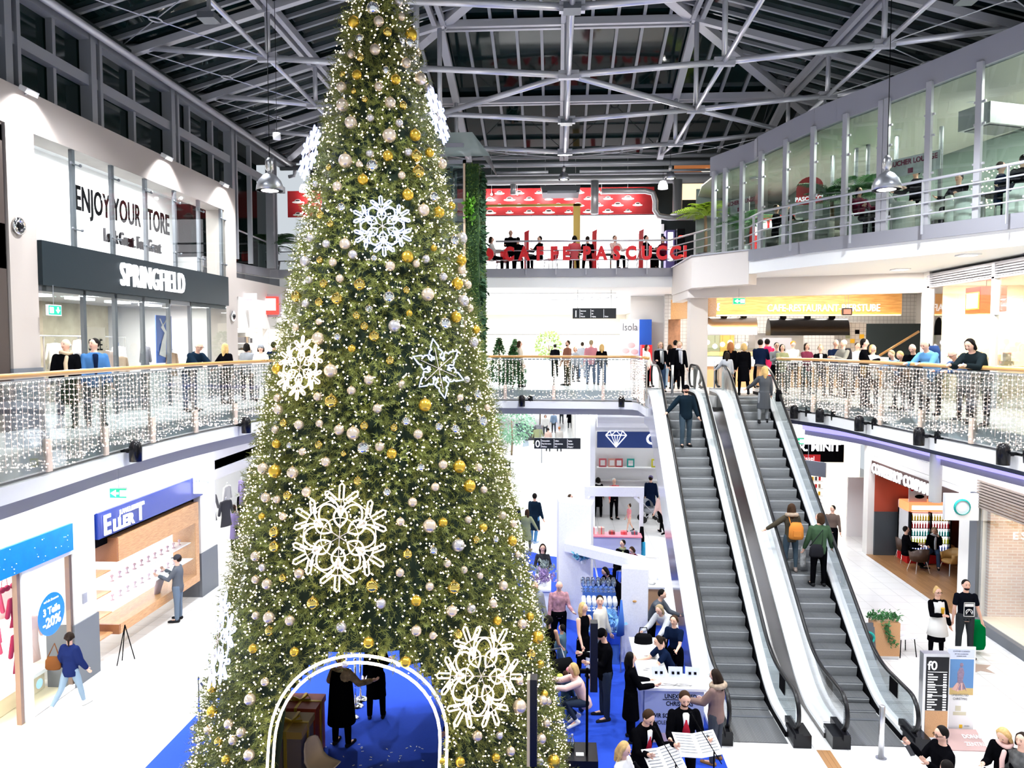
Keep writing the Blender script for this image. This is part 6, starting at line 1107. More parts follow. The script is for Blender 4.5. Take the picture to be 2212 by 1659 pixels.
b = MB(); b.sph((0, 0, 0), 1, 20, 12); bm_ = obj('bauble', b, TYP['g'][1], smooth=True); proto_m = {}
for k in TYP:
 m2 = bm_.data.copy(); m2.materials.clear(); m2.materials.append(TYP[k][1]); proto_m[k] = m2
bpy.data.objects.remove(bm_)
b = MB(); b.lathe([(.22, .95), (.22, 1.12), (.1, 1.15), (.08, 1.25), (0, 1.27)], (0, 0, 0), 10); cap_o = obj('cap', b, M_cap); cap_m = cap_o.data; bpy.data.objects.remove(cap_o)
BL = []
for tok in BA.split():
 x, y, r_ = tok.split(','); BL.append((float(x), float(y), float(r_[:-1]), r_[-1]))
for px, py, dpx, k in BL:
 p = cone_hit(px, py, .05 + dpx * .0015); r_ = dpx / 2 * (p - CAM).length / FPX
 o = bpy.data.objects.new('bauble', proto_m[k]); COL.objects.link(o); o.location = p; o.scale = (r_, r_, r_)
 sz = 'large' if dpx >= 23 else ('medium' if dpx >= 17 else 'small')
 ds = sorted(LM, key=lambda q: math.hypot(px - q[1], py - q[2])); q = ds[0]; dx, dy = px - q[1], py - q[2]; far = math.hypot(dx, dy)
 ang = ['right of', 'lower right of', 'below', 'lower left of', 'left of', 'upper left of', 'above', 'upper right of'][int(((math.degrees(math.atan2(dy, dx)) + 22.5) % 360) // 45)]
 prox = 'close' if far < 90 else ('a little' if far < 150 else 'well')
 lb = '%s %s bauble %s %s %s' % (sz, TYP[k][0], {'close': 'just', 'a little': 'somewhat', 'well': 'well'}[prox], ang, q[0]); tag(o, lb, 'bauble')
 o['_k'] = lb
 c = bpy.data.objects.new('cap', cap_m); COL.objects.link(c); c.parent = o
cnt = {}
for o in COL.objects:
 if '_k' in o: cnt.setdefault(o['_k'], []).append(o)
for k, L in cnt.items():
 if len(L) > 1:
  L.sort(key=lambda o: -o.location.z)
  if len(L) == 2: L[0]['label'] = k + ', upper'; L[1]['label'] = k + ', lower'
  else:
   for o in L: o['group'] = k
 for o in L: del o['_k']
 if len(L) == 1: pass
for o in COL.objects:
 if o.name.startswith('bauble') and 'group' not in o: o['group'] = 'baubles on the Christmas tree'
# escalators
M_step = mat('step_aluminium', (.30, .31, .32), .5, .2, var=.12, vscale=30); M_tread = brickmat('tread_grooves', (.24, .25, .26), (.20, .21, .22), (.08, .08, .085), .028, 9, .008, .5, 'XY', 0, .4)
M_deck = mat('deck_white', (.86, .86, .88), .3, 0); M_clad = mat('polished_cladding', (.52, .52, .60), .18, .8); M_claddark = mat('bronze_cladding', (.07, .06, .058), .22, .7)
Y0, Y1, SL = 15.75, 15.75 + 5.8 / math.tan(R(35)), math.tan(R(35))
def stepz(y):
 if y < Y0 - .6: return 0
 if y > Y1 + .6: return L1
 if y < Y0 + .6: u = y - (Y0 - .6); return SL * u * u / 2.4
 if y > Y1 - .6: u = (Y1 + .6) - y; return L1 - SL * u * u / 2.4
 return SL * (y - Y0)
YS = [14.35, 14.8, 15.15] + [15.15 + .15 * i for i in range(1, 9)] + [16.6 + 1.1 * i for i in range(7)] + [Y1 - .6 + .15 * i for i in range(9)] + [25.0, 25.5]
YS = sorted(set(round(v, 3) for v in YS))
def xz(b, path, x0, x1, z0f, z1f, mi=0):
 n = len(path); n0 = len(b.v)
 for y in path: b.v += [(x0, y, z0f(y)), (x1, y, z0f(y)), (x1, y, z1f(y)), (x0, y, z1f(y))]
 for i in range(n - 1):
  u = n0 + i * 4; w_ = u + 4; b.f += [(u, u + 1, w_ + 1, w_), (u + 1, u + 2, w_ + 2, w_ + 1), (u + 2, u + 3, w_ + 3, w_ + 2), (u + 3, u, w_, w_ + 3)]; b.m += [mi] * 4
 b.f += [(n0, n0 + 3, n0 + 2, n0 + 1), (n0 + n * 4 - 4, n0 + n * 4 - 3, n0 + n * 4 - 2, n0 + n * 4 - 1)]; b.m += [mi] * 2
def escalator(xc, label, leftmat, rightmat):
 t = thing('escalator', label, 'escalator', (xc, 14.1, 0))
 proto_ = None
 for i in range(-2, 27):
  y = Y0 + .331 * i; z = stepz(y + .1)
  b = MB(); b.box(-.5, .5, 0, .34, -.012, 0, 1)
  zs = stepz(y - .331 + .1); h = max(.02, z - zs) + .04
  pr = [(0, 0), (-.012, -.03), (.0, -h * .5), (.03, -h)]
  for (a0, z0), (a1, z1) in zip(pr, pr[1:]): b.quad((-.5, a0, z0), (-.5, a1, z1), (.5, a1, z1), (.5, a0, z0))
  b.box(-.5, .5, .03, .36, -h, -.012); b.box(-.5, .5, -.004, .014, -.004, .003, 2)
  b.v = [(xc + p[0], y + p[1], z + p[2]) for p in b.v]; obj('step', b, [M_step, M_tread, M_steeld], t)
 obj('floor_plate', MB().box(xc - .5, xc + .5, 14.1, 15.1, -.01, .012), M_tread, t); obj('floor_plate', MB().box(xc - .5, xc + .5, Y1 + .5, 25.7, L1 - .2, L1 + .012), M_tread, t)
 obj('comb', MB().box(xc - .5, xc + .5, 15.05, 15.13, .0, .02), M_steeld, t)
 low = lambda y: max(0.0, stepz(y) - 1.0) if y > 16.2 else 0.0
 for s, m in ((-1, leftmat), (1, rightmat)):
  x = lambda v: xc + s * v
  def bx(a, c): return (min(x(a), x(c)), max(x(a), x(c)))
  b = MB(); xz(b, YS, *bx(.515, .56), lambda y: stepz(y) - .15, lambda y: stepz(y) + .1); obj('skirt', b, M_black, t)
  b = MB(); xz(b, YS, *bx(.54, .9), lambda y: stepz(y) + .1, lambda y: stepz(y) + .17); dk_ = obj('decking', b, M_deck, t)
  b = MB(); xz(b, YS, *bx(.86, .9), lambda y: low(y), lambda y: stepz(y) + .1); obj('side_cladding', b, m, t)
  b = MB(); yy = [14.1, 14.35] + YS[1:] + [25.75]; xz(b, yy, *bx(.625, .64), lambda y: stepz(y) + .17, lambda y: stepz(y) + .93); gl_ = obj('glass', b, M_glassb, t)
  for k in range(7): yk = 15.2 + k * 1.45; 
  P = []
  for a in range(-80, 91, 17): P.append((x(.633), 14.28 - .36 * math.cos(R(a)) , .61 + .36 * math.sin(R(a))))
  P += [(x(.633), y, stepz(y) + .97) for y in YS[1:-1]]
  for a in range(90, -81, -17): P.append((x(.633), 25.45 + .36 * math.cos(R(a)), L1 + .61 + .36 * math.sin(R(a))))
  P.insert(0, (x(.633), 14.5, .26)); P.append((x(.633), 25.25, L1 + .26))
  obj('handrail', MB().loft(P, .042, .032, seg=10, ux=(1, 0, 0)), M_rubber, t, smooth=True)
  b = MB(); b.box(*bx(.55, .88), 13.95, 14.45, 0, .24); b.box(*bx(.58, .7), 13.9, 14.6, .18, .3); obj('newel_base', b, M_blackg, t)
  b = MB(); b.box(*bx(.55, .88), 25.3, 25.7, L1, L1 + .2); obj('newel_base', b, M_inox, t)
  obj('notice', MB().box(*bx(.610, .622), 14.75, 15.1, .62, .92), M_black, gl_)
  b = MB(); b.obox((x(.74), 14.75, .175), .16, .22, .006); obj('sticker', b, M_poster, dk_)
 b = MB(); xz(b, [y for y in YS if y > 16.3], xc - .88, xc + .88, lambda y: max(0.02, stepz(y) - 1.0), lambda y: max(.06, stepz(y) - .9)); obj('underside', b, M_clad, t)
escalator(3.87, 'left escalator carrying the man in the dark cap down', M_clad, M_claddark); escalator(6.01, 'right escalator carrying the two people with bags up', M_claddark, M_clad)
def bollard(label, px, py, z, h, r_=.045):
 p = atz(px, py, z); t = thing('bollard', label, 'bollard', (p.x, p.y, z)); obj('post', MB().lathe([(0, 0), (r_, 0), (r_, h - .01), (r_ - .01, h), (0, h)], (0, 0, 0), 16), M_inox, t, smooth=True, world=False); obj('base_plate', MB().lathe([(0, 0), (r_ * 1.9, 0), (r_ * 1.9, .012), (0, .013)], (0, 0, 0), 20), M_inox, t, world=False)
bollard('brushed steel bollard at the foot of the right escalator', 1903, 1638, 0, .98, .05); bollard('small steel post at the head of the left escalator', 1452, 858, L1, 1.0, .04); bollard('thin steel post between the two escalator heads', 1543, 850, L1, 1.1, .03)
# stand, kiosk and loose things on the ground floor
M_fuzz = mat('sequin_white', (.80, .80, .86), .6, bump=.9, bscale=35, var=.12, vscale=30); M_lav = mat('lavender_board', (.50, .50, .66), .5)
def B(*a, mb=None): return (mb or MB()).box(*a)
def rfr(p0, p1, z0, z1, w_, d_): b = MB(); return b
t = thing('stand_wall', 'tall white sequin covered wall of the stand next to the tree', 'partition', (.5, 20.6, 0)); obj('wall', MB().prism([(.05, 21.2), (.1, 20.4), (.95, 19.9), (1.05, 20.6)], .02, 3.2), M_fuzz, t)
t = thing('stand_wall', 'white sequin covered pillar wall of the stand with the slanted beam', 'partition', (1.9, 17.6, 0)); obj('wall', MB().prism([(1.55, 17.55), (2.15, 17.45), (2.2, 17.75), (1.6, 17.85)], .02, 2.25), M_fuzz, t); obj('emblem', MB().sph((1.85, 17.46, 1.5), .05, 8, 6, sc=(1, .3, .6)), M_brass, t)
t = thing('stand_beam', 'slanting white fluffy beam across the stand', 'beam', (1.2, 19, 2)); b = MB(); b.bar((.4, 20.3, 2.0), (2.15, 17.6, 2.32), .35, .22); obj('beam', b, M_fuzz, t); b = MB(); b.bar((1.75, 18.35, 2.05), (1.85, 18.0, 1.0), .03, .03); b.bar((1.0, 19.5, 1.95), (1.2, 19.2, .9), .03, .03); obj('strut', b, M_white, t)
t = thing('stand_frame', 'white rounded portal frame behind the lavender counter', 'frame', (2, 25.7, 0)); b = MB(); b.box(1.0, 3.0, 25.6, 25.75, 2.3, 2.62); b.box(1.0, 1.12, 25.6, 25.75, .02, 2.3); b.box(2.86, 2.98, 25.6, 25.75, .02, 2.3); b.bar((1.1, 25.67, 2.1), (1.3, 25.67, 2.3), .1, .1); b.bar((2.88, 25.67, 2.1), (2.68, 25.67, 2.3), .1, .1); obj('frame', b, M_fuzz, t)
t = thing('counter', 'lavender counter with a pink top inside the white portal frame', 'counter', (2, 25.2, 0)); obj('body', B(1.13, 2.85, 25.0, 25.5, .02, 1.06), M_lav, t); obj('worktop', B(1.1, 2.88, 24.95, 25.55, 1.06, 1.1), PNKM := mat('pink_top', (.75, .22, .28), .5), t)
for i, (x, c, n) in enumerate(((1.3, (.75, .73, .7), 'white spotted'), (1.55, (.5, .42, .36), 'beige'), (1.9, (.2, .05, .05), 'dark red'), (2.3, (.6, .1, .12), 'red'), (2.65, (.1, .12, .16), 'dark'))): t = thing('parcel', '%s small parcel on the pink topped counter' % n, 'parcel', (x, 25.3, 1.1)); obj('wrap', B(x - .1, x + .1, 25.2, 25.4, 1.1, 1.2 + .12 * (i < 2)), mat('wrap%d' % i, c, .6), t); obj('ribbon', B(x - .012, x + .012, 25.19, 25.41, 1.1, 1.205 + .12 * (i < 2)), M_red, t)
t = thing('display_table', 'white cloth covered table full of glass ornaments in the stand', 'table', (1.2, 18.2, 0)); b = MB(); b.box(.6, 1.5, 17.4, 18.0, .02, .75); b.box(.65, 1.5, 18.0, 18.5, .02, 1.05); b.box(.7, 1.5, 18.5, 19.0, .02, 1.35); obj('tier', b, mat('blue_tier_cloth', (.04, .12, .42), .7), t); b = MB(); b.box(.58, 1.52, 17.38, 17.42, .5, .76); obj('blue_cloth', b, M_carpet, t)
rn = random.Random(2); M_cry = glassmat('crystal', (.75, .88, 1), .5); M_cb = mat('ice_blue', (.25, .5, .8), .15, spec=.8)
for k in range(3):
 pr = None
 for j in range(14):
  x = .7 + (j % 7) * .125; y = 17.5 + k * .52 + (j // 7) * .2; z = (.76, 1.06, 1.36)[k]; lb = 'small glass ornament on the %s tier of the white display table' % ('lowest', 'middle', 'top')[k]
  if pr is None: pr = thing('glass_ornament', lb, 'ornament', (x, y, z), group='glass ornaments on the %s tier' % ('lowest', 'middle', 'top')[k]); obj('bowl', MB().lathe([(.05, 0), (.045, .01), (.012, .02), (.012, .1), (.05, .14), (.058, .22), (.04, .29), (0, .295)], (0, 0, 0), 10), [M_cb, M_white, M_cry][k], pr, smooth=True, world=False)
  else: dup(pr, (x, y, z), 0)
t = thing('flower_table', 'narrow white table with silver purple sprigs at the left of the stand', 'table', (-.15, 20.4, 0)); obj('top', B(-.55, -.1, 19.6, 21.0, .98, 1.03), M_white, t); obj('panel', B(-.52, -.13, 19.65, 20.95, .02, .98), M_white, t)
def sprig(lb, c, r_, m, n, s): 
 t = thing('flower_arrangement', lb, 'flowers', c); leaf_skin('leaves', t, lambda rd: ((c[0] + rd.gauss(0, r_), c[1] + rd.gauss(0, r_), c[2] + .12 + abs(rd.gauss(0, r_))), (0, -.3, 1)), n, s, m, 5); b = MB(); b.lathe([(.06, 0), (.08, .14), (.06, .14), (0, .13)], c, 12); obj('vase', b, M_white, t)
sprig('silver purple sprigs nearest on the narrow white table', (-.3, 19.9, 1.03), .12, mat('mauve_leaf', (.32, .22, .42), .6), 160, .13); sprig('pale sprigs at the back of the narrow white table', (-.3, 20.7, 1.03), .12, mat('silver_leaf', (.25, .3, .28), .6), 140, .13); sprig('teal flower bunch fixed to the sequin wall', (.75, 19.75, 1.7), .1, mat('teal_leaf', (.1, .35, .5), .5), 170, .13); sprig('blue white grass bunch on the glass display table', (1.3, 17.55, .78), .12, M_cb, 160, .16)
t = thing('counter', 'white L shaped brochure counter with a pale blue printed front', 'counter', (2.2, 14.2, 0)); b = MB(); b.box(1.62, 2.82, 13.95, 14.6, 1.02, 1.07); b.box(1.62, 2.2, 14.6, 16.4, 1.02, 1.07); obj('worktop', b, M_white, t); b = MB(); b.box(1.68, 2.78, 13.98, 14.55, .02, 1.02); b.box(1.68, 2.15, 14.55, 16.3, .02, 1.02); obj('front', b, mat('pale_blue_front', (.36, .40, .60), .5), t)
for s_, h_, z, x in (('UNEXPECTED', .085, .87, 2.35), ('CHRISTMAS', .085, .73, 2.33), ('WIR SCHENKEN', .08, .5, 2.15), ('HOLEN SIE SICH', .075, .37, 2.17), ('DONAU', .06, .1, 2.62)): text('print', s_, h_, (x, 13.975, z), FX, M_black, t, .001, bold=.002 if h_ > .076 else 0, sx=.8)
obj('rule', B(2.02, 2.68, 13.972, 13.978, .84, .85), M_black, t); obj('footer', B(1.68, 2.78, 13.97, 13.98, .02, .2), mat('pink_footer', (.7, .5, .5), .5), t)
for i, x in enumerate((2.0, 2.32, 2.64)): t = thing('card_stand', 'pale blue card stand on the white counter, %s' % ('left of the brochures', 'middle one', 'rightmost one')[i], 'sign', (x, 14.4, 1.07)); b = MB(); b.obox((x, 14.42, 1.18), .27, .01, .2, rx=R(-15), rz=R(-8 * (i - 1))); obj('card', b, mat('card_blue', (.6, .64, .8), .5), t); b = MB(); [b.obox((x + u, 14.408 - .005, 1.17), .05, .008, .05, rx=R(-15)) for u in (-.05, .05)]; obj('print', b, M_black, t)
for i, (x, y, n) in enumerate(((2.1, 14.15, 'left front'), (2.4, 14.15, 'right front'), (1.85, 14.8, 'corner'), (1.9, 15.4, 'rear'))):
 t = thing('brochure_stack', 'fanned stack of brochures on the white counter, %s' % n, 'brochures', (x, y, 1.07)); b = MB(); [b.obox((x + .012 * k, y, 1.075 + k * .008), .26, .18, .006, rz=R(6 * (k % 4) - 9)) for k in range(7)]; obj('sheet', b, M_poster, t)
t = thing('black_bag', 'black open bag on the rear part of the white counter', 'bag', (1.9, 16.1, 1.07)); b = MB(); b.loft([(1.9, 16.1, 1.07), (1.9, 16.1, 1.2), (1.9, 16.1, 1.26)], [.2, .19, .15], [.12, .11, .06], seg=14, ux=(1, 0, 0)); obj('body', b, M_black, t, smooth=True); obj('handle', MB().loft([(1.8, 16.1, 1.24), (1.83, 16.1, 1.4), (1.97, 16.1, 1.4), (2.0, 16.1, 1.24)], .012, seg=6), M_black, t)
t = thing('side_cabinet', 'white cabinet with a wooden front and a cup beside the escalator', 'cabinet', (2.6, 20.2, 0)); obj('top', B(2.3, 2.9, 19.9, 20.5, 1.0, 1.05), M_white, t); obj('front', B(2.33, 2.87, 19.93, 20.45, .02, 1.0), mat('beech', (.62, .36, .17)), t)
t = thing('coffee_cup', 'white cup and saucer on the cabinet beside the escalator', 'cup', (2.6, 20.2, 1.05)); b = MB(); b.lathe([(0, 0), (.08, .005), (.1, .02), (.04, .02), (.05, .09), (.045, .09), (0, .03)], (2.6, 20.2, 1.05), 16); obj('cup', b, M_white, t, smooth=True)
t = thing('draped_cloth', 'blue cloth hanging in a point beside the sequin pillar', 'cloth', (1.5, 16.9, 1)); b = MB(); b.loft([(1.5, 16.95, 1.7), (1.5, 16.93, 1.2), (1.48, 16.93, .9)], [.02, .09, .13], [.02, .05, .06], seg=8); obj('cloth', b, mat('royal_cloth', (.02, .1, .4), .8), t, smooth=True); obj('stand', MB().cyl((1.5, 17, .02), (1.5, 17, 1.7), .012, 6), M_steel, t)
simple_chair('white chair tucked beside the left escalator', (2.75, 21.6, .02), R(-80), M_white); simple_chair('white folding chair behind the slanted beam', (2.3, 23.4, .02), R(160), M_white)
t = thing('hanging_coat', 'black and turquoise coat hanging on the portal frame post', 'coat', (2.95, 25.2, 1)); b = MB(); b.loft([(2.92, 25.5, 1.3), (2.92, 25.5, .9), (2.92, 25.5, .5)], [.06, .13, .12], .06, seg=10); obj('cloth', b, BLKc := mat('cloth_jet', (.003, .003, .004), .85), t, smooth=True); b = MB(); b.loft([(2.97, 25.4, .8), (2.97, 25.4, .35)], [.08, .1], .05, seg=10); obj('lining', b, mat('turquoise', (.0, .3, .55), .7), t, smooth=True)
t = thing('column_speaker', 'black column loudspeaker on a pole over a black subwoofer', 'loudspeaker', (.45, 12.6, 0)); p = atz(1252, 1630, .62); X, Y = p.x + .12, p.y; obj('subwoofer', B(p.x - .27, p.x + .3, Y - .2, Y + .4, .02, .62), M_blackg, t); obj('pole', MB().cyl((X, Y, .62), (X, Y, 2.1), .022, 10), M_black, t); a = aty(1275, 1342, Y); c = aty(1290, 1490, Y); obj('column', B(a.x, c.x, Y - .1, Y + .08, c.z, a.z), M_blackg, t); obj('clamp', B(X - .12, X + .1, Y - .03, Y + .03, 2.02, 2.08), M_black, t)
SX, SY = p.x, Y
t = thing('water_bottle', 'clear water bottle standing on the subwoofer', 'bottle', (SX - .12, SY + .15, .62)); obj('body', MB().lathe([(0, 0), (.038, 0), (.038, .17), (.015, .22), (.015, .25), (0, .25)], (SX - .12, SY + .15, .62), 12), M_cry, t, smooth=True); obj('cap', MB().lathe([(.017, .24), (.017, .27), (0, .27)], (SX - .12, SY + .15, .62), 10), M_lav, t)
t = thing('price_card', 'small white card lying on the subwoofer', 'card', (SX, SY, .62)); obj('card', B(SX - .06, SX + .07, SY - .05, SY + .05, .621, .63), M_white, t)
Y = 10.0; a = aty(1142, 1462, Y); c = aty(1157, 1648, Y); t = thing('column_speaker', 'black column loudspeaker with a beige side in front of the tree', 'loudspeaker', (a.x, Y, 0)); obj('column', B(a.x + .02, c.x + .02, Y - .1, Y + .1, c.z, a.z), M_blackg, t); obj('side_panel', B(a.x - .02, a.x + .02, Y - .1, Y + .1, c.z, a.z), mat('beige_side', (.55, .42, .25), .5), t); obj('pole', MB().cyl((a.x + .06, Y, 0), (a.x + .06, Y, c.z), .025, 10), M_black, t); obj('foot', B(a.x - .2, a.x + .3, Y - .25, Y + .25, .02, .12), M_black, t)
def pram(lb, x, y, rzt, s=1, m=None):
 t = thing('pram', lb, 'pram', (x, y, .02), rzt); m = m or M_black; b = MB(); b.loft([(0, .25, .55), (0, .1, .5), (0, -.2, .5), (0, -.38, .62)], [.18, .2, .19, .14], [.1, .16, .15, .08], seg=14, ux=(1, 0, 0)); obj('carrycot', b, m, t, smooth=True, world=False)
 b = MB(); n = 8
 for k in range(n + 1): a = PI * k / n; b.v += [(-.22, .1 + .26 * math.cos(a) * .8, .62 + .34 * math.sin(a)), (.22, .1 + .26 * math.cos(a) * .8, .62 + .34 * math.sin(a))]
 for k in range(n): b.f.append((2 * k, 2 * k + 1, 2 * k + 3, 2 * k + 2)); b.m.append(0)
 obj('hood', b, m, t, smooth=True, world=False); b = MB(); [b.bar((sx * .2, -.35, .15), (sx * .2, .5, 1.0), .025, .025) for sx in (-1, 1)]; [b.bar((sx * .2, .3, .15), (sx * .2, -.2, .55), .025, .025) for sx in (-1, 1)]; b.bar((-.2, .5, 1.0), (.2, .5, 1.0), .03, .03); obj('frame', b, M_steelw if m != M_black else M_steeld, t, world=False)
 for sx in (-1, 1):
  for yy, r_ in ((-.35, .1), (.32, .14)): b = MB(); b.loft([(sx * .24 - .02, yy, r_), (sx * .24 + .02, yy, r_)], r_, seg=18); obj('wheel', b, M_rubber, t, world=False)
pA_ = atz(1218, 1540, 0); pram('black pram beside the toddler and the crouching woman', pA_.x - .02, pA_.y + .25, R(25)); pA_ = atz(1403, 1128, 0); pram('grey pram pushed near the far portal frame', pA_.x, pA_.y, R(100), m=M_steel)
t = thing('toy', 'pink ball toy hanging on the black pram', 'toy', tuple(atz(1229, 1447, .95))); c = atz(1229, 1447, .95); obj('ball', MB().sph(c, .06, 10, 8), PNKM, t, smooth=True); t = thing('toy', 'yellow green soft toy lying in the black pram', 'toy', tuple(atz(1209, 1458, .75))); c = atz(1209, 1460, .72); obj('body', MB().sph(c, .07, 10, 8, sc=(1, 1, .7)), mat('lime_toy', (.6, .7, .1), .7), t, smooth=True)
def stanchion(lb, px, py, z=.02): p = atz(px, py, 0); t = thing('rope_post', lb, 'rope post', (p.x, p.y, z)); obj('base', MB().lathe([(0, 0), (.17, 0), (.17, .015), (.06, .05), (.025, .06), (0, .06)], (0, 0, 0), 24), M_chrome, t, smooth=True, world=False); obj('pole', MB().cyl((0, 0, .05), (0, 0, .95), .022, 12), M_chrome, t, smooth=True, world=False); b = MB(); b.sph((0, 0, .97), .035, 12, 8); obj('finial', b, M_chrome, t, smooth=True, world=False); return p
s0 = stanchion('silver rope post at the left corner of the blue carpet', 430, 1572); stanchion('silver rope post inside the arch, nearest of the three together', 757, 1552); stanchion('silver rope post inside the arch, middle of the three together', 768, 1527); stanchion('silver rope post inside the arch, farthest of the three together', 779, 1512); stanchion('silver rope post far back in the arch opening', 793, 1464)
t = thing('barrier_rope', 'dark sagging rope from the left silver post to the tree', 'rope', (s0.x, s0.y, .9)); obj('rope', MB().loft([(s0.x + .05 + .62 * k / 8, s0.y + .25 * k / 8, .9 - .35 * math.sin(PI * k / 8)) for k in range(9)], .02, seg=8), mat('navy_rope', (.02, .03, .1), .7), t, smooth=True)
def gift(lb, x0, x1, y0, y1, z0, z1, m, ml, rib): t = thing('gift_box', lb, 'gift box', ((x0 + x1) / 2, (y0 + y1) / 2, z0)); obj('box', B(x0, x1, y0, y1, z0, z1 - .12), m, t); obj('lid', B(x0 - .02, x1 + .02, y0 - .02, y1 + .02, z1 - .12, z1), ml, t); xm, ym = (x0 + x1) / 2, (y0 + y1) / 2; b = MB(); b.box(xm - .025, xm + .025, y0 - .03, y1 + .03, z0, z1 + .01); b.box(x0 - .03, x1 + .03, ym - .025, ym + .025, z0, z1 + .01); [b.loft([(xm, ym, z1 + .01), (xm + .12 * u, ym + .05 * u, z1 + .09), (xm + .18 * u, ym, z1 + .03), (xm, ym, z1 + .02)], .018, seg=6) for u in (-1, 1)]; obj('ribbon', b, rib, t)
GD = mat('gold_ribbon', (.6, .38, .03), .4, .4); gift('tall brown gift box with a golden lid and ribbon at the left of the arch', -4.75, -4.22, 12.1, 12.75, .02, 1.02, mat('taupe_paper', (.2, .14, .1), .6), mat('mustard_lid', (.45, .26, .04), .5), GD); gift('rusty red gift box with a gold bow behind the golden one', -4.95, -4.25, 12.95, 13.5, .02, 1.0, mat('brick_paper', (.35, .04, .015), .5), mat('brick_lid', (.42, .06, .02), .5), GD)
t = thing('price_tag', 'small white tag on the brown gift box', 'tag', (-4.7, 12.08, .7)); obj('card', B(-4.74, -4.66, 12.07, 12.08, .6, .78), M_white, t)
p = atz(695, 1655, .44); t = thing('shell_chair', 'cream plastic shell chair with wooden legs inside the arch', 'chair', (p.x, p.y, .02), R(60)); b = MB(); NR, NCc = 12, 9; pr = [(-.25, .46, .17), (-.2, .43, .21), (-.05, .41, .23), (.1, .42, .225), (.19, .48, .21), (.23, .58, .2), (.26, .7, .18), (.28, .8, .14), (.285, .84, .08)]
for u, z, w_ in pr:
 for k in range(NCc): q = -1 + 2 * k / (NCc - 1); b.v.append((w_ * q, u - .05 * q * q * (1 if z > .5 else .3), z + .05 * q * q * (1 if z < .5 else 0)))
for i in range(len(pr) - 1):
 for k in range(NCc - 1): a = i * NCc + k; b.f.append((a, a + 1, a + NCc + 1, a + NCc)); b.m.append(0)
o = obj('shell', b, mat('cream_plastic', (.72, .55, .38), .4), t, smooth=True, world=False); md = o.modifiers.new('s', 'SOLIDIFY'); md.thickness = .018
for sx in (-1, 1):
 for sy in (-1, 1): obj('leg', MB().cyl((sx * .08, sy * .08, .4), (sx * .22, sy * .22, 0), .014, 8, r2=.01), mat('beech', (.62, .36, .17)), t, world=False)
b = MB(); rn = random.Random(6)
for i in range(230): u = 1 - rn.random() ** 1.6; x, y = -3.6 + rn.gauss(.3, .75), 13.6 - 3.2 * u; b.obox((x, y, .024), .045, .014, .003, rz=rn.random() * 3)
tag(obj('confetti', b, M_white), 'white paper confetti scattered on the carpet in the arch', 'confetti', kind='stuff')
a0 = atz(1990, 1603, 0); a1 = atz(2043, 1603, 0); Y = a0.y; t = thing('directory_totem', 'steel framed floor directory with a big 0 and a wooden foot panel', 'directory', (a0.x, Y, 0)); x0, x1 = a0.x, a1.x + .02; zt = aty(2000, 1412, Y).z
obj('frame', B(x0, x1, Y, Y + .16, .0, zt), M_inox, t); obj('screen', B(x0 + .05, x1 - .02, Y - .008, Y, .62, zt - .06), M_blackg, t); obj('wood_panel', B(x0 + .05, x1 - .02, Y - .008, Y, .1, .61), M_oak, t)
text('number', 'f0', .17, (x0 + .16, Y - .012, zt - .3), FX, M_let, t, .002, bold=.002); b = MB(); rn = random.Random(1)
for k in range(15):
 z = zt - .4 - k * .048; b.box(x0 + .08, x0 + .08 + rn.uniform(.08, .2), Y - .012, Y - .008, z, z + .018); b.box(x1 - .12, x1 - .06, Y - .012, Y - .008, z, z + .022)
for z in (zt - .345, zt - .6, zt - .8): b.box(x0 + .08, x1 - .05, Y - .012, Y - .008, z, z + .006)
obj('lettering', b, M_let, t)
c0 = atz(2046, 1592, 0); c1 = atz(2104, 1592, 0); Y2 = c0.y + .1; zt2 = aty(2070, 1397, Y2).z; t = thing('roll_up_poster', 'roll up poster with a figure on blue and the words unexpected christmas', 'poster', (c0.x, Y2, 0)); u0, u1 = c0.x, c1.x + .02
obj('sheet', B(u0, u1, Y2, Y2 + .02, .05, zt2), M_poster, t); H_ = zt2 - .05; F = lambda v: .05 + H_ * v; Yp = Y2 - .004
obj('header', B(u0 + .02, u1 - .02, Yp, Y2, F(.87), F(.975)), mat('card_blue', (.6, .64, .8), .5), t); obj('picture', B(u0 + .02, u1 - .03, Yp, Y2, F(.48), F(.855)), mat('picture_blue', (.10, .24, .48), .5), t); obj('picture_ground', B(u0 + .02, u1 - .03, Yp - .001, Y2, F(.44), F(.52)), mat('picture_sand', (.6, .42, .16), .5), t)
xm = (u0 + u1) / 2; b = MB(); b.loft([(xm + .02, Yp, F(.5)), (xm - .01, Yp, F(.6)), (xm, Yp, F(.7)), (xm + .01, Yp, F(.76))], [.09, .05, .065, .03], .004, seg=10, ux=(1, 0, 0)); b.sph((xm + .01, Yp, F(.79)), .035, 10, 6, sc=(1, .12, 1.2)); obj('picture_figure', b, mat('figure_mauve', (.25, .18, .25), .7, var=.5, vscale=25), t); b = MB(); b.loft([(xm - .1, Yp - .002, F(.49)), (xm - .05, Yp - .002, F(.58))], [.07, .02], .003, seg=8, ux=(1, 0, 0)); [b.bar((xm + .02 + .03 * s_, Yp - .002, F(.58)), (xm + .02 + .09 * s_, Yp - .002, F(.49)), .025, .006) for s_ in (-1, 0, 1)]; obj('picture_train', b, mat('figure_peach', (.7, .42, .36), .7), t)
for s_, v, h_ in (('SCHÖNER SCHENKEN', .94, .028), ('MIT DEN ANGEBOTEN', .91, .022), ('UNSERER SHOPS', .885, .022), ('UNEXPECTED', .425, .045), ('CHRISTMAS', .38, .045), ('DONAU', .07, .022)): text('print', s_, h_, (xm if s_ != 'DONAU' else xm + .14, Yp - .002, F(v)), FX, M_steeld, t, .001, sx=.8)
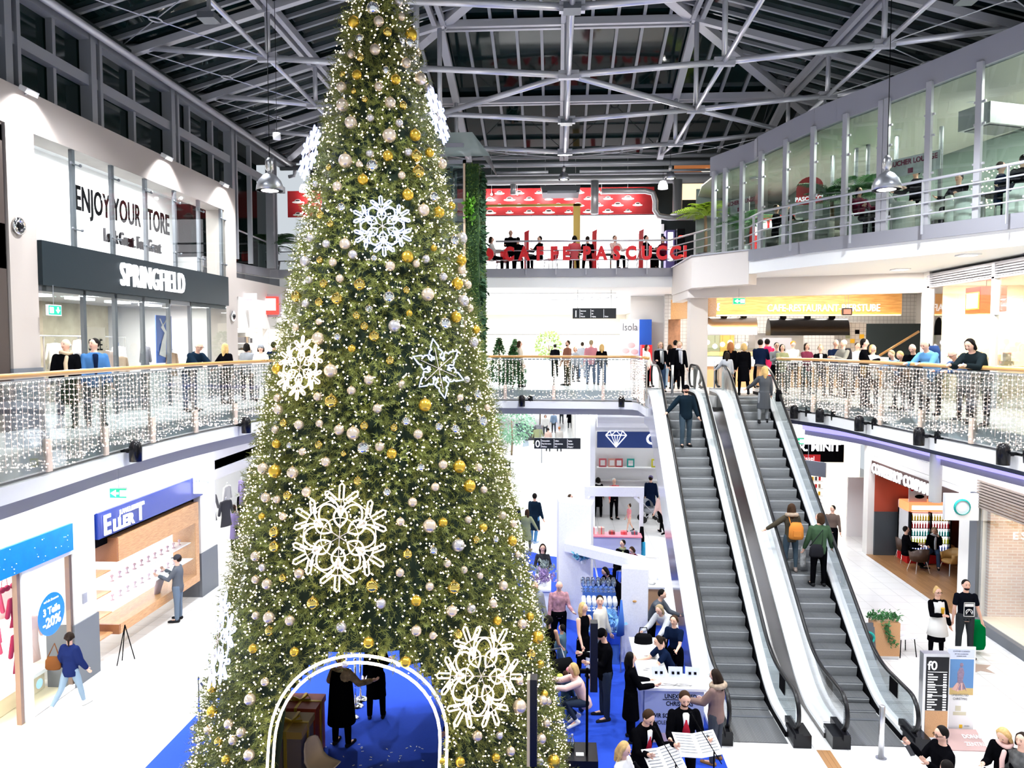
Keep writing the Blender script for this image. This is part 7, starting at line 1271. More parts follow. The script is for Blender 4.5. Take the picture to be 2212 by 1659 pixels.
b = MB(); b.box(xm - .08, xm + .02, Yp, Y2, F(.25), F(.31)); b.box(xm - .12, xm + .12, Yp, Y2, F(.2), F(.24)); obj('gift_print', b, mat('figure_peach2', (.6, .55, .4), .7), t); obj('logo', B(xm + .0, xm + .06, Yp, Y2, F(.05), F(.09)), M_yel, t)
t = thing('floor_sign', 'sloping floor sign reading donau zentrum below the roll up poster', 'sign', (xm, Y2 - .4, 0)); g0 = atz(2050, 1622, 0); g1 = atz(2133, 1622, 0); b = MB(); ys, yn = Y2 - .05, g0.y; b.add([(u0, ys, .14), (u1 + .02, ys, .14), (g1.x, yn, .02), (g0.x, yn, .02), (u0, ys, .0), (u1 + .02, ys, .0), (g1.x, yn, 0), (g0.x, yn, 0)], [(0, 3, 2, 1), (4, 5, 6, 7), (0, 1, 5, 4), (1, 2, 6, 5), (2, 3, 7, 6), (3, 0, 4, 7)]); obj('panel', b, mat('rose_grey', (.42, .28, .26), .5), t)
tl = math.atan2(.12, ys - yn); MR = Matrix.Rotation(tl, 4, 'X'); zc = lambda y: .02 + .12 * (y - yn) / (ys - yn) + .006
for s_, y, h_, bo in (('DONAU', yn + (ys - yn) * .55, .1, .004), ('ZENTRUM', yn + (ys - yn) * .2, .1, 0)): text('lettering', s_, h_, (xm + .12, y, zc(y)), MR, M_white, t, .002, sx=.72, bold=bo)
a = atz(1885, 1424, 0); t = thing('planter', 'wooden planter box with trailing ivy between the escalator and the coffee bar', 'planter', (a.x + .3, a.y, 0)); obj('box', B(a.x, a.x + .62, a.y, a.y + .3, .08, .88), M_oak, t); obj('base', B(a.x + .03, a.x + .6, a.y + .02, a.y + .28, 0, .08), M_inox, t)
def ivy(rd):
 if rd.random() < .7: return (a.x + rd.uniform(-.05, .65), a.y + rd.uniform(0, .3), .9 + abs(rd.gauss(0, .09))), (0, -.3, 1)
 u = rd.random(); return (a.x + .25 + .2 * u + rd.gauss(0, .04), a.y - .03, .88 - .55 * u), (0, -1, 0)
leaf_skin('ivy_leaves', t, ivy, 420, .09, mat('ivy_green', (.05, .2, .06), .5), 7)
simple_chair('white chair behind the wooden planter', (a.x + .85, a.y + .35, 0), R(100), M_white)
t = thing('pavement_board', 'dark pavement board with a green and white round logo by the planter', 'sign', (a.x - .15, a.y + .1, 0)); b = MB(); b.obox((a.x - .2, a.y - .05, .45), .45, .04, .85, rx=R(-12)); obj('board', b, M_steeld, t); b = MB(); b.loft([(a.x - .16 + .14 * math.cos(q), a.y - .1, .55 + .14 * math.sin(q)) for q in [2 * PI * k / 16 for k in range(16)]], .03, seg=5, closed=True); obj('logo', b, mat('teal_print', (.0, .35, .3)), t)
c = atz(2108, 1441, 0); struct('floor_star', MB().prism([(c.x + (.42 if k % 2 == 0 else .2) * math.cos(PI * k / 5 + .3), c.y + (.42 if k % 2 == 0 else .2) * math.sin(PI * k / 5 + .3)) for k in range(10)], .001, .006), mat('star_inlay', (.48, .36, .3), .4))
# people
SK = {'fair': (.74, .44, .33), 'mid': (.55, .31, .21), 'dark': (.25, .13, .08)}
def skinmat(k): return mat('skin_' + k, SK[k], .5, spec=.3)
HC = {'black': (.012, .009, .008), 'brown': (.07, .035, .018), 'dark': (.03, .018, .012), 'blond': (.55, .36, .15), 'ginger': (.33, .13, .05), 'grey': (.38, .36, .34), 'white': (.7, .68, .65), 'ash': (.32, .24, .14)}
def hairmat(k): return mat('hair_' + k, [c * .6 for c in HC[k]] if k in ('black', 'dark', 'brown') else HC[k], .6, var=.35, vscale=40, spec=.08)
CM = {}
def cloth(n, c, r=.85, var=0, metal=0): return mat('cloth_' + n, c, r, var=var, vscale=14, spec=0)
def solid(name, b, m, parent, vox, sm=3):
 """fuse overlapping closed shapes into one continuous surface"""
 o = obj(name, b, m, None); md = o.modifiers.new('r', 'REMESH'); md.mode = 'VOXEL'; md.voxel_size = vox; md.use_smooth_shade = True
 m2 = o.modifiers.new('s', 'SMOOTH'); m2.iterations = sm; m2.factor = .5
 dg = bpy.context.evaluated_depsgraph_get(); me = bpy.data.meshes.new_from_object(o.evaluated_get(dg)); bpy.data.objects.remove(o)
 me.materials.clear(); me.materials.append(m)
 for p in me.polygons: p.use_smooth = True
 q = bpy.data.objects.new(name, me); COL.objects.link(q); q.parent = parent; return q
def fv(flex, side, s):
 """direction of a limb: 0 hangs down, flex swings forward (-y), side lifts outwards"""
 a, c = R(flex), R(side); return Vector((s * math.sin(c), -math.sin(a) * math.cos(c), -math.cos(a) * math.cos(c)))
def person(label, x, y, z=0, head=0, h=1.72, sex='m', lean=0, aL=(8, 8, 12), aR=(8, 8, 12), lL=(0, 0, 4), lR=(0, 0, 4), top=None, topk='jacket', bot=None, botk='trousers', shoe=None, hair=('short', 'brown'), skin='fair', nod=0, turn=0, vox=.018, fat=1.0, hat=None, beard=False, scarf=None, sit=None, glasses=False, collar=None, inner=None, vest=None, group=None, sockless=False):
 """heading 0 faces the camera side (-y); aL/aR = (flex, out, elbow); lL/lR = (hip flex, knee, out); left = +x side of the body when facing -y"""
 t = thing('person', label, 'person', (x, y, z), R(head), group); W_ = fat * (1.0 if sex == 'm' else .9)
 H = h; hipw, shw = .052 * H * (1.05 if sex == 'f' else 1), (.106 if sex == 'm' else .092) * H
 pelvis = Vector((0, 0, .53 * H)); up_ = Vector((0, -math.sin(R(lean)), math.cos(R(lean)))); fw_ = Vector((0, -math.cos(R(lean)), -math.sin(R(lean))))
 chest = pelvis + up_ * .2 * H; shc = pelvis + up_ * .268 * H; neck = pelvis + up_ * .315 * H
 hl = lean * .55 + nod; hu = Vector((0, -math.sin(R(hl)), math.cos(R(hl)))); hf = Vector((0, -math.cos(R(hl)), -math.sin(R(hl)))); TR_ = Matrix.Rotation(R(turn), 3, 'Z'); hf2 = TR_ @ hf; hx = hf2.cross(hu).normalized()
 hc = neck + up_ * .025 * H + hu * .07 * H; hr = .0565 * H * (1.12 if h < 1.3 else 1)
 legs = []; low = 9
 for s, L in ((1, lL), (-1, lR)):
  hp = pelvis + Vector((s * hipw, 0, -.01 * H)); d1 = fv(L[0], L[2], s); kn = hp + d1 * .245 * H; d2 = fv(L[0] - L[1], L[2] * .4, s); an = kn + d2 * .24 * H
  fa = 0 if abs(L[0] - L[1]) < 25 else (L[0] - L[1]) * .6; ft = Vector((s * .12, -math.cos(R(fa)), -abs(math.sin(R(fa))) if L[0] - L[1] < 0 else math.sin(R(fa)) * .3)).normalized()
  legs.append((hp, kn, an, ft, s)); low = min(low, an.z - .045 * H + min(0, ft.z) * .13 * H)
 dz = -low if sit is None else sit - (pelvis.z - .075 * H)
 off = Vector((0, 0, dz))
 for v in (pelvis, chest, shc, neck, hc): v += off
 legs = [(a + off, b_ + off, c + off, f, s) for a, b_, c, f, s in legs]
 arms = []
 for s, A_ in ((1, aL), (-1, aR)):
  sp0 = shc + Vector((s * shw, 0, 0)); d1 = fv(A_[0] + lean * .3, A_[1], s); el = sp0 + d1 * .168 * H; io = A_[3] if len(A_) > 3 else 0; d2 = (fv(A_[0] + lean * .3 + A_[2], A_[1], s) + Vector((-s * math.sin(R(io)), 0, 0))).normalized(); wr = el + d2 * .148 * H; arms.append((sp0, el, wr, d2, s))
 def torso(b, g, lowz=-.06, fk=1.0):
  prof = [(lowz, .082, .062), (-.02, .094, .07), (.05, .082 if sex == 'f' else .086, .06), (.12, .08 if sex == 'f' else .09, .058), (.2, .098, .066 if sex == 'm' else .07), (.255, .105 if sex == 'm' else .095, .058), (.29, .075, .042), (.315, .034, .034)]
  b.loft([pelvis + up_ * u * H for u, _, _ in prof], [a * H * W_ + g for _, a, _ in prof], [c * H * W_ * fk + g for _, _, c in prof], seg=16, ux=(1, 0, 0))
 sm_ = skinmat(skin); b = MB(); torso(b, -.008)
 b.caps([neck - up_ * .03 * H, neck + (hc - neck) * .6], [.034 * H, .031 * H], 10)
 b.sph(hc, hr, 16, 12, sc=(.82, .96, 1.12), rot=Matrix((hx, -hf2, hu)).transposed()); b.sph(hc - hu * hr * .62 + hf2 * hr * .25, hr * .62, 12, 8, sc=(.85, .85, .8)); b.caps([hc + hf2 * hr * .86 + hu * hr * .12, hc + hf2 * hr * 1.12 - hu * hr * .22], [hr * .09, hr * .15], 6)
 for s in (-1, 1): b.sph(hc + hx * s * hr * .84 - hu * hr * .05, hr * .2, 8, 6, sc=(.5, .9, 1.3))
 for sp0, el, wr, d2, s in arms: b.caps([sp0, sp0 + (el - sp0) * .5, el, el + (wr - el) * .4, wr], [.03 * H, .027 * H, .022 * H, .021 * H, .015 * H], 8); b.caps([wr, wr + d2 * .035 * H], [.016 * H, .02 * H], 8)
 for hp, kn, an, ft, s in legs: b.caps([hp, hp + (kn - hp) * .45, kn, kn + (an - kn) * .35, an], [.05 * H, .045 * H, .032 * H, .031 * H, .02 * H], 8); b.caps([an, an + ft * .09 * H - Vector((0, 0, .02 * H))], [.02 * H, .018 * H], 8)
 body = solid('body', b, sm_, t, vox)
 b = MB()
 for sp0, el, wr, d2, s in arms:
  pc = wr + d2 * .05 * H; sd = d2.cross(Vector((s, 0, .01))).normalized(); sd = Vector((0, -1, 0)) - d2 * Vector((0, -1, 0)).dot(d2)
  sd = sd.normalized() if sd.length > .15 else Vector((s, 0, 0)); nn = d2.cross(sd) * s
  for k in range(4):
   o_ = pc + sd * (k - 1.5) * -.0105 * H; L_ = (.036, .043, .046, .04)[3 - k] * H if False else (.038, .044, .042, .034)[k] * H; c1 = (d2 + nn * -.25).normalized(); c2_ = (d2 + nn * -.8).normalized()
   b.caps([o_, o_ + c1 * L_ * .5, o_ + c1 * L_ * .5 + c2_ * L_ * .5], [.0052 * H, .0048 * H, .004 * H], 6)
  b.caps([wr + d2 * .015 * H + sd * .012 * H, wr + d2 * .03 * H + sd * .028 * H, wr + d2 * .052 * H + sd * .034 * H], [.0065 * H, .006 * H, .0048 * H], 6)
 me = body.data; bmx = bmesh.new(); bmx.from_mesh(me); vs = [bmx.verts.new(v) for v in b.v]
 for f in b.f:
  try: q = bmx.faces.new([vs[i] for i in f]); q.smooth = True
  except ValueError: pass
 bmx.to_mesh(me); bmx.free()
 b = MB(); e2 = MB()
 for s in (-1, 1):
  ec = hc + hf2 * hr * .84 + hx * s * hr * .32 + hu * hr * .12; b.sph(ec, hr * .1, 8, 6, sc=(1.3, .8, .7)); e2.caps([ec + hu * hr * .24 - hx * hr * .15 + hf2 * hr * .05, ec + hu * hr * .24 + hx * hr * .15 + hf2 * hr * .05], [hr * .035, hr * .035], 5)
 mc = hc + hf2 * hr * .82 - hu * hr * .52; b2 = MB(); b2.caps([mc - hx * hr * .2, mc + hx * hr * .2], [hr * .06, hr * .06], 6)
 obj('eyes', b, mat('eye_dark', (.02, .015, .012), .3), body, world=False); obj('eyebrows', e2, hairmat(hair[1]), body, world=False); obj('mouth', b2, mat('lips', (.45, .12, .1), .5), body, world=False)
 if glasses:
  b = MB()
  for s in (-1, 1): cc = hc + hf2 * hr * .97 + hx * s * hr * .33 + hu * hr * .1; b.loft([cc + hx * math.cos(a) * hr * .24 + hu * math.sin(a) * hr * .2 for a in [2 * PI * k / 10 for k in range(10)]], hr * .035, seg=4, closed=True); b.bar(cc + hx * s * hr * .24, hc + hx * s * hr * .86, hr * .05, hr * .05)
  obj('glasses', b, M_black, t, world=False)
 tm = top or cloth('grey', (.3, .3, .32)); g = {'jacket': .02, 'coat': .022, 'puffer': .03, 'shirt': .006, 'tshirt': .007, 'dress': .005, 'tank': .005}[topk]
 b = MB(); lowz = {'jacket': -.085, 'coat': -.1, 'puffer': -.08}.get(topk, -.05); torso(b, g, lowz)
 if topk == 'coat' or topk == 'dress':
  hl_ = .27 if topk == 'coat' else .24; kk = [(-.04, .098, .075), (-.13, .108, .082), (-hl_, .12, .095)]
  mid = (legs[0][1] + legs[1][1]) / 2; base = pelvis; dd = (mid - base); 
  dd = Vector((0, dd.y * .8, min(-.05, dd.z))).normalized(); P = [base + up_ * .03 * H] + [base + dd * (-q[0]) * H for q in kk]; b.loft(P, [.094 * H * W_ + g] + [q[1] * H * W_ + g for q in kk], [.07 * H * W_ + g] + [q[2] * H * W_ + g for q in kk], seg=16, ux=(1, 0, 0))
 if topk not in ('tank',) and not (topk == 'dress' and sockless):
  fr = .45 if topk in ('tshirt',) else 1
  for sp0, el, wr, d2, s in arms:
   if fr < 1: b.caps([sp0, sp0 + (el - sp0) * .6], [.034 * H + g, .032 * H + g], 10)
   else: b.caps([sp0, sp0 + (el - sp0) * .5, el, el + (wr - el) * .5, wr - d2 * .012 * H], [.03 * H + g * .8, .029 * H + g, .026 * H + g, .024 * H + g * .8, .021 * H + g * .6], 10)
 if collar: b.loft([neck - up_ * .02 * H, neck + up_ * .018 * H], [.045 * H, .05 * H], seg=12)
 solid({'jacket': 'jacket', 'coat': 'coat', 'puffer': 'padded_jacket', 'shirt': 'shirt', 'tshirt': 't_shirt', 'dress': 'dress', 'tank': 'sleeveless_top'}[topk], b, tm, t, vox)
 if inner:
  b = MB(); c0_ = shc + fw_ * (.058 * H * W_ + g) + up_ * .02 * H; c1_ = pelvis + up_ * .06 * H + fw_ * (.062 * H * W_ + g)
  cm = shc * .5 + chest * .5 + fw_ * (.068 * H * W_ + g)
  b.loft([c0_ + up_ * .01 * H - fw_ * .012 * H, c0_, cm, c1_], [.022 * H, .03 * H, .026 * H, .012 * H], [.006 * H] * 4, seg=8, ux=(1, 0, 0)); obj('shirt_front', b, inner, t, smooth=True, world=False)
  if vest: b = MB(); b.loft([cm * .75 + c0_ * .25 + fw_ * .004 * H, cm * .5 + c1_ * .5 + fw_ * .006 * H, c1_ + fw_ * .008 * H], [.008 * H, .034 * H, .03 * H], [.006 * H] * 3, seg=8, ux=(1, 0, 0)); obj('waistcoat', b, vest, t, smooth=True, world=False)
 bm2 = bot or cloth('jeans', (.06, .09, .17)); b = MB(); gl_ = .012 if botk == 'trousers' else (.003 if botk == 'leggings' else .0)
 if botk != 'bare':
  b.loft([pelvis + up_ * u * H for u in (.045, 0, -.05)], [.086 * H * W_ + gl_, .094 * H * W_ + gl_, .088 * H * W_ + gl_], [.062 * H * W_ + gl_, .07 * H * W_ + gl_, .062 * H * W_ + gl_], seg=14, ux=(1, 0, 0))
  for hp, kn, an, ft, s in legs: b.caps([hp, hp + (kn - hp) * .45, kn, kn + (an - kn) * .35, an - (an - kn) * .05], [.054 * H * W_ + gl_, .047 * H + gl_, .033 * H + gl_, .032 * H + gl_, (.021 if botk == 'leggings' else .026) * H + gl_], 10)
  solid(botk if botk == 'leggings' else 'trousers', b, bm2, t, vox)
 for hp, kn, an, ft, s in legs:
  b = MB(); heel = an - Vector((0, 0, .018 * H)) - ft * .022 * H; toe = an + ft * .115 * H - Vector((0, 0, .024 * H)); dn = Vector((0, 0, -1)); b.caps([heel, (heel + toe) / 2, toe], [.026 * H, .025 * H, .019 * H], 10); b.caps([an + (kn - an).normalized() * .03 * H, an], [.025 * H, .026 * H], 10)
  solid('shoe', b, shoe or cloth('shoe_black', (.02, .02, .022), .5), t, min(vox, .014), 2)
 hm = hairmat(hair[1]); kx = hair[0]; rot = Matrix((hx, -hf2, hu)).transposed()
 if kx != 'bald':
  b = MB(); b.sph(hc - hf2 * hr * .24 + hu * hr * .2, hr * 1.02, 16, 12, sc=(.9, .92, 1.06), rot=rot)
  if kx in ('long', 'pony', 'bun', 'bob'):
   for s in (-1, 1): b.caps([hc + hx * s * hr * .62 + hu * hr * .55 - hf2 * hr * .05, hc + hx * s * hr * .85 - hu * hr * .1 - hf2 * hr * .15] + ([hc + hx * s * hr * .9 - hu * hr * 1.0 - hf2 * hr * .1, hc + hx * s * hr * .75 - hu * hr * 2.1 - hf2 * hr * .2] if kx == 'long' else ([hc + hx * s * hr * .85 - hu * hr * .9 - hf2 * hr * .1] if kx == 'bob' else [])), [hr * .35, hr * .3] + ([hr * .33, hr * .22] if kx == 'long' else ([hr * .33] if kx == 'bob' else [])), 8)
  if kx == 'long': b.caps([hc - hf2 * hr * .6, hc - hf2 * hr * .78 - hu * hr * 1.1, hc - hf2 * hr * .8 - hu * hr * 2.5], [hr * .7, hr * .72, hr * .4], 10)
  if kx == 'bob': b.caps([hc - hf2 * hr * .5, hc - hf2 * hr * .6 - hu * hr * .9], [hr * .75, hr * .72], 10)
  if kx == 'pony': b.caps([hc - hf2 * hr * 1.0 + hu * hr * .4, hc - hf2 * hr * 1.5, hc - hf2 * hr * 1.45 - hu * hr * 1.6], [hr * .3, hr * .32, hr * .18], 8)
  if kx == 'bun': b.sph(hc - hf2 * hr * .6 + hu * hr * 1.1, hr * .42, 10, 8)
  if kx == 'fringe': 
   b = MB(); b.loft([hc - hf2 * hr * .5 - hu * hr * .45, hc - hf2 * hr * .3 - hu * hr * .05], [hr * .88, hr * .96], [hr * .6, hr * .72], seg=14, ux=tuple(hx)); 
  solid('hair', b, hm, t, min(vox, .014), 3)
 if beard: b = MB(); b.sph(hc - hu * hr * .72 + hf2 * hr * .36, hr * .6, 12, 8, sc=(.98, .85, .72), rot=rot); obj('beard', b, hm, t, smooth=True, world=False)
 if hat:
  b = MB(); b.sph(hc + hu * hr * .38 - hf2 * hr * .06, hr * 1.06, 16, 10, sc=(.92, 1.0, .9), rot=rot)
  if hat[0] == 'cap': b.caps([hc + hu * hr * .42 + hf2 * hr * .8, hc + hu * hr * .36 + hf2 * hr * 1.5], [hr * .14, hr * .1], 8); b.loft([hc + hu * hr * .42 + hf2 * hr * .7, hc + hu * hr * .34 + hf2 * hr * 1.6], [hr * .7, hr * .5], [hr * .06, hr * .05], seg=12, ux=tuple(hx))
  obj('cap' if hat[0] == 'cap' else 'hat', b, hat[1], t, smooth=True, world=False)
 if scarf: b = MB(); b.loft([neck + Vector((0, 0, -.0)) + Vector((math.cos(a) * .052 * H, math.sin(a) * .05 * H - .005, .01 * H * math.sin(2 * a))) for a in [2 * PI * k / 14 for k in range(14)]], .021 * H, seg=8, closed=True); b.caps([shc + fw_ * (.075 * H) + Vector((.03 * H, 0, 0)), chest + fw_ * .1 * H + Vector((.025 * H, 0, 0)), pelvis + fw_ * .1 * H + up_ * .05 * H + Vector((.03 * H, 0, 0))], [.02 * H, .022 * H, .02 * H], 8); obj('scarf', b, scarf, t, smooth=True, world=False)
 if topk in ('jacket', 'puffer') and collar == 'fur':
  b = MB(); b.loft([neck + Vector((math.cos(a) * .07 * H, math.sin(a) * .065 * H + .02 * H, .012 * H * math.sin(a))) for a in [2 * PI * k / 16 for k in range(16)]], .03 * H, seg=8, closed=True); obj('fur_collar', b, cloth('fur', (.35, .27, .2), .95, var=.6), t, smooth=True, world=False)
 t['_k'] = 1
 info = {'t': t, 'hand': [], 'M': Matrix.Translation((x, y, z)) @ Matrix.Rotation(R(head), 4, 'Z')}
 for sp0, el, wr, d2, s in arms: info['hand'].append(info['M'] @ (wr + d2 * .055 * H))
 info['back'] = info['M'] @ (chest - fw_ * .1 * H); info['head'] = info['M'] @ hc; del t['_k']
 return info
def at0(px, py): p = atz(px, py, 0); return p.x, p.y
def atL(px, y): p = aty(px, 740, y); return p.x, y
def foot(px, py, z=0): p = atz(px, py, z); return p.x, p.y, z
C = cloth; NAVY = C('navy_wool', (.006, .012, .035)); BLK = C('jet', (.003, .003, .004)); JEAN = C('jeans', (.045, .08, .15)); JEANL = C('light_jeans', (.22, .30, .38)); GRYJ = C('grey_jeans', (.05, .055, .065)); WHT = C('white', (.75, .74, .72)); GREY = C('mid_grey', (.25, .26, .28)); OLV = C('olive', (.03, .042, .022)); BLU = C('denim_blue', (.05, .14, .32)); BRN = C('brown', (.12, .06, .04)); PNK = C('rose', (.7, .25, .28)); RED = C('red', (.45, .02, .03)); TAN = C('beige', (.5, .38, .26)); PALEP = C('pale_pink', (.78, .52, .48)); PUF = C('puffer_navy', (.007, .016, .03), .35)
def bag(label, name, c, w_, d_, h, m, strap=None, rzt=0, pouch=False, hm=None):
 t = thing(name, label, 'bag', (c[0], c[1], c[2]), rzt); b = MB(); b.loft([(0, 0, -h / 2), (0, 0, -h * .35), (0, 0, h * .2), (0, 0, h / 2)], [w_ * .42, w_ / 2, w_ * .47, w_ * .3], [d_ * .4, d_ / 2, d_ * .45, d_ * .25], seg=14, ux=(1, 0, 0)); obj('body', b, m, t, smooth=True, world=False)
 if strap: b = MB(); b.loft([Vector(s_) - Vector(c) for s_ in strap], .012, seg=6); 
 if strap:
  o = obj('strap', b, hm or m, t, world=False); o.matrix_basis = Matrix.Rotation(-rzt, 4, 'Z')
 if pouch: obj('pocket', MB().obox((0, -d_ * .48, -h * .12), w_ * .5, .03, h * .35), m, t, world=False)
 return t
def RAILY(px): return None
person('bald man in a black coat with a beige scarf behind the left handrail', *atL(142, 14.6), L1, 15, 1.75, top=BLK, topk='coat', bot=GRYJ, hair=('fringe', 'grey'), scarf=TAN, aL=(5, 6, 15), turn=-25)
person('dark haired man in a bright blue jacket beside the man in black', *atL(203, 14.9), L1, 40, 1.76, top=BLU, bot=GRYJ, hair=('short', 'black'), fat=1.12, turn=-55, inner=NAVY)
person('bald man with glasses in a shiny dark puffer bending over the left handrail', *atL(408, 18.2), L1, 70, 1.78, top=PUF, topk='puffer', hair=('fringe', 'grey'), glasses=True, lean=28, nod=10, aL=(35, 5, 40), aR=(35, 5, 40), bot=JEAN)
person('blonde woman in a black coat with an arm out behind the left handrail', *atL(487, 20.5), L1, 160, 1.66, 'f', top=BLK, topk='coat', bot=BLK, hair=('long', 'blond'), aR=(0, 8, 5), aL=(5, 45, 10))
person('person in a grey jacket seen from behind near the left handrail', *atL(533, 22), L1, 180, 1.66, 'f', top=GREY, bot=BLK, hair=('bob', 'black'))
person('person in a white coat and grey knit hat near the left handrail', *atL(563, 21.5), L1, 10, 1.62, 'f', top=WHT, topk='coat', bot=GREY, hair=('bob', 'brown'), hat=('hat', GREY))
person('dark clothed person at the tree end of the left handrail', *atL(592, 22.5), L1, 170, 1.7, top=NAVY, bot=BLK, hair=('short', 'black'))
x, y, z = foot(155, 1532); P1 = person('woman in a navy puffer and pale jeans walking away past the lingerie shop', x, y, 0, 170, 1.62, 'f', top=C('puffer_blue', (.012, .02, .085), .4), topk='puffer', bot=JEANL, botk='leggings', shoe=C('shoe_white', (.8, .78, .76), .5), hair=('pony', 'dark'), lL=(-22, 22, 2), lR=(18, 4, 2), aL=(-10, 12, 50), aR=(12, 8, 20), turn=35, vox=.014)
bag('brown leather handbag on the arm of the woman in navy', 'handbag', (x - .33, y - .05, .98), .34, .14, .26, C('leather_brown', (.16, .06, .02), .4), [(x - .45, y - .05, 1.08), (x - .3, y - .03, 1.38), (x - .18, y - .05, 1.08)])
x, y, z = foot(386, 1341); person('man in a grey cap and grey jacket holding a coat before the jeweller window', x, y, 0, -80, 1.78, top=C('slate_jacket', (.10, .11, .13)), bot=C('slate_jeans', (.13, .17, .23)), hat=('cap', C('cap_grey', (.04, .04, .05))), aL=(35, 8, 85), aR=(35, 8, 85), hair=('short', 'dark'), fat=1.05)
t = thing('folded_coat', 'mauve grey coat hanging over the arm of the man in the grey cap', 'coat', (x - .45, y, 1.1)); b = MB(); b.loft([(x - .42, y - .08, 1.2), (x - .5, y - .08, .95), (x - .55, y - .1, .65)], [.16, .14, .1], [.09, .08, .05], seg=12, ux=(0, 1, 0)); obj('cloth', b, C('mauve', (.3, .25, .3)), t, smooth=True)
x, y, z = foot(512, 1260); person('woman in a pale coat partly behind the left edge of the tree', x, y + 1.2, 0, 0, 1.68, 'f', top=C('pale_coat', (.6, .58, .62)), topk='coat', bot=JEANL, hair=('long', 'brown'), aL=(30, 5, 70))
x, y, z = foot(527, 1150); person('person in a dark knitted hat beyond the plinth pillar by the open shop', x, y, 0, 180, 1.7, top=BLK, topk='coat', bot=BLK, hat=('hat', GREY), hair=('short', 'dark'))
x, y, z = foot(500, 1195); person('person in a plum coat among the coats of the open shop', x, y + .3, 0, 150, 1.66, 'f', top=C('plum', (.1, .05, .08)), topk='coat', bot=BLK, hair=('bob', 'dark'))
x, y = -3.9, 13.6; person('woman in a black vest with leopard fur sleeves seen from behind inside the arch', -3.95, 13.55, 0, 165, 1.75, 'f', top=C('leopard', (.42, .30, .16), .95, var=.75), topk='jacket', bot=BLK, botk='trousers', hair=('short', 'ginger'), aL=(20, 28, 40), aR=(25, 32, 60), fat=1.1, vox=.013)
t = thing('vest', 'long black fur vest worn by the woman inside the arch', 'vest', (-3.95, 13.55, 0)); b = MB(); b.loft([(-3.95, 13.55, .45), (-3.95, 13.55, .95), (-3.95, 13.55, 1.2), (-3.95, 13.55, 1.44)], [.26, .23, .21, .17], [.22, .2, .18, .11], seg=18, ux=(1, .2, 0)); obj('fur', b, BLK, t, smooth=True)
person('dark clothed person beside the silver rope posts inside the arch', -3.55, 14.6, 0, 190, 1.68, 'f', top=BLK, topk='coat', bot=BLK, hair=('bob', 'ginger'), vox=.016, aR=(20, 10, 60))
person('person in a dark jacket and grey jeans at the right side of the arch', -1.62, 12.4, 0, -60, 1.74, top=BLK, topk='jacket', bot=C('grey_denim', (.12, .15, .18)), hair=('short', 'dark'), vox=.014)
x, y, z = foot(1154, 1180); person('tall man in a dark padded coat and blue jeans behind the girl in green', x, y + .5, 0, 150, 1.85, top=PUF, topk='coat', bot=C('bright_jeans', (.08, .22, .42)), hair=('short', 'black'), shoe=C('shoe_blue', (.3, .4, .6)), turn=30, lR=(-10, 6, 4))
x, y, z = foot(1138, 1190); person('girl in a green parka holding hands next to the tree', x, y, 0, 165, 1.5, 'f', top=OLV, topk='coat', bot=C('speckled', (.1, .1, .1), .9, var=.9), botk='leggings', hair=('long', 'brown'), turn=50, aR=(5, 30, 5), shoe=BRN)
x, y, z = foot(1108, 1185); person('man in a navy jacket half hidden by the tree holding a hand', x, y + .3, 0, 165, 1.78, top=NAVY, bot=BLK, hair=('short', 'grey'), aL=(5, 30, 5))
x, y, z = foot(1232, 1170); person('man in a black leather jacket standing behind the white sequin panel', x, y, 0, 20, 1.78, top=C('leather_black', (.012, .018, .021), .4), bot=BLK, hair=('short', 'brown'), turn=40)
x, y, z = foot(1326, 1121); person('older person in a red shirt and black trousers in the far stand frame', x, y, 0, 20, 1.72, top=RED, topk='shirt', bot=BLK, hair=('short', 'white'), aL=(20, 10, 60))
x, y, z = foot(1359, 1150); person('little girl in a pink top and dark skirt walking in the far stand frame', x, y, 0, -70, 1.12, 'f', top=PNK, topk='tshirt', bot=GREY, botk='bare', hair=('bun', 'brown'), lL=(20, 10, 4), lR=(-20, 10, 4))
x, y, z = foot(1292, 1119); person('two toned coat wearer seen from behind in the far stand frame', x, y + .2, 0, 180, 1.7, 'f', top=BLK, topk='coat', bot=BLK, hair=('bob', 'black'), scarf=WHT)
x, y, z = foot(1405, 1120); person('man in a dark beanie and long dark coat beside the far pram', x, y, 0, 160, 1.82, top=NAVY, topk='coat', bot=BLK, hair=('short', 'dark'), hat=('hat', C('plum', (.1, .05, .08))))
x, y, z = foot(1428, 1153); person('blonde woman in a pale pink jacket and black leggings walking away', x, y, 0, 205, 1.7, 'f', top=PALEP, bot=BLK, botk='leggings', hair=('long', 'blond'), lL=(-25, 14, 2), lR=(18, 4, 2), shoe=BLK)
x, y, z = foot(1172, 1300); person('long haired woman in a black sparkly dress with folded hands', x, y, 0, 5, 1.68, 'f', top=C('sparkle_black', (.03, .03, .035), .6, var=.95), topk='dress', bot=BLK, botk='leggings', hair=('long', 'dark'), aL=(15, 14, 75, 40), aR=(15, 14, 75, 40), nod=12, vox=.014)
x, y, z = foot(1344, 1262); person('dark haired woman with a green scarf sitting behind the slanted white beam', x, y, 0, -20, 1.66, 'f', sit=.48, lL=(85, 85, 6), lR=(85, 85, 6), top=BLK, bot=BLK, hair=('short', 'black'), scarf=OLV, turn=-30)
x, y, z = foot(1372, 1268); person('child with brown hair in a maroon top sitting behind the slanted white beam', x, y, 0, -50, 1.5, 'f', sit=.48, lL=(85, 85, 6), lR=(85, 85, 6), top=C('maroon', (.12, .01, .03)), bot=BLK, hair=('bob', 'brown'), nod=25, lean=12)
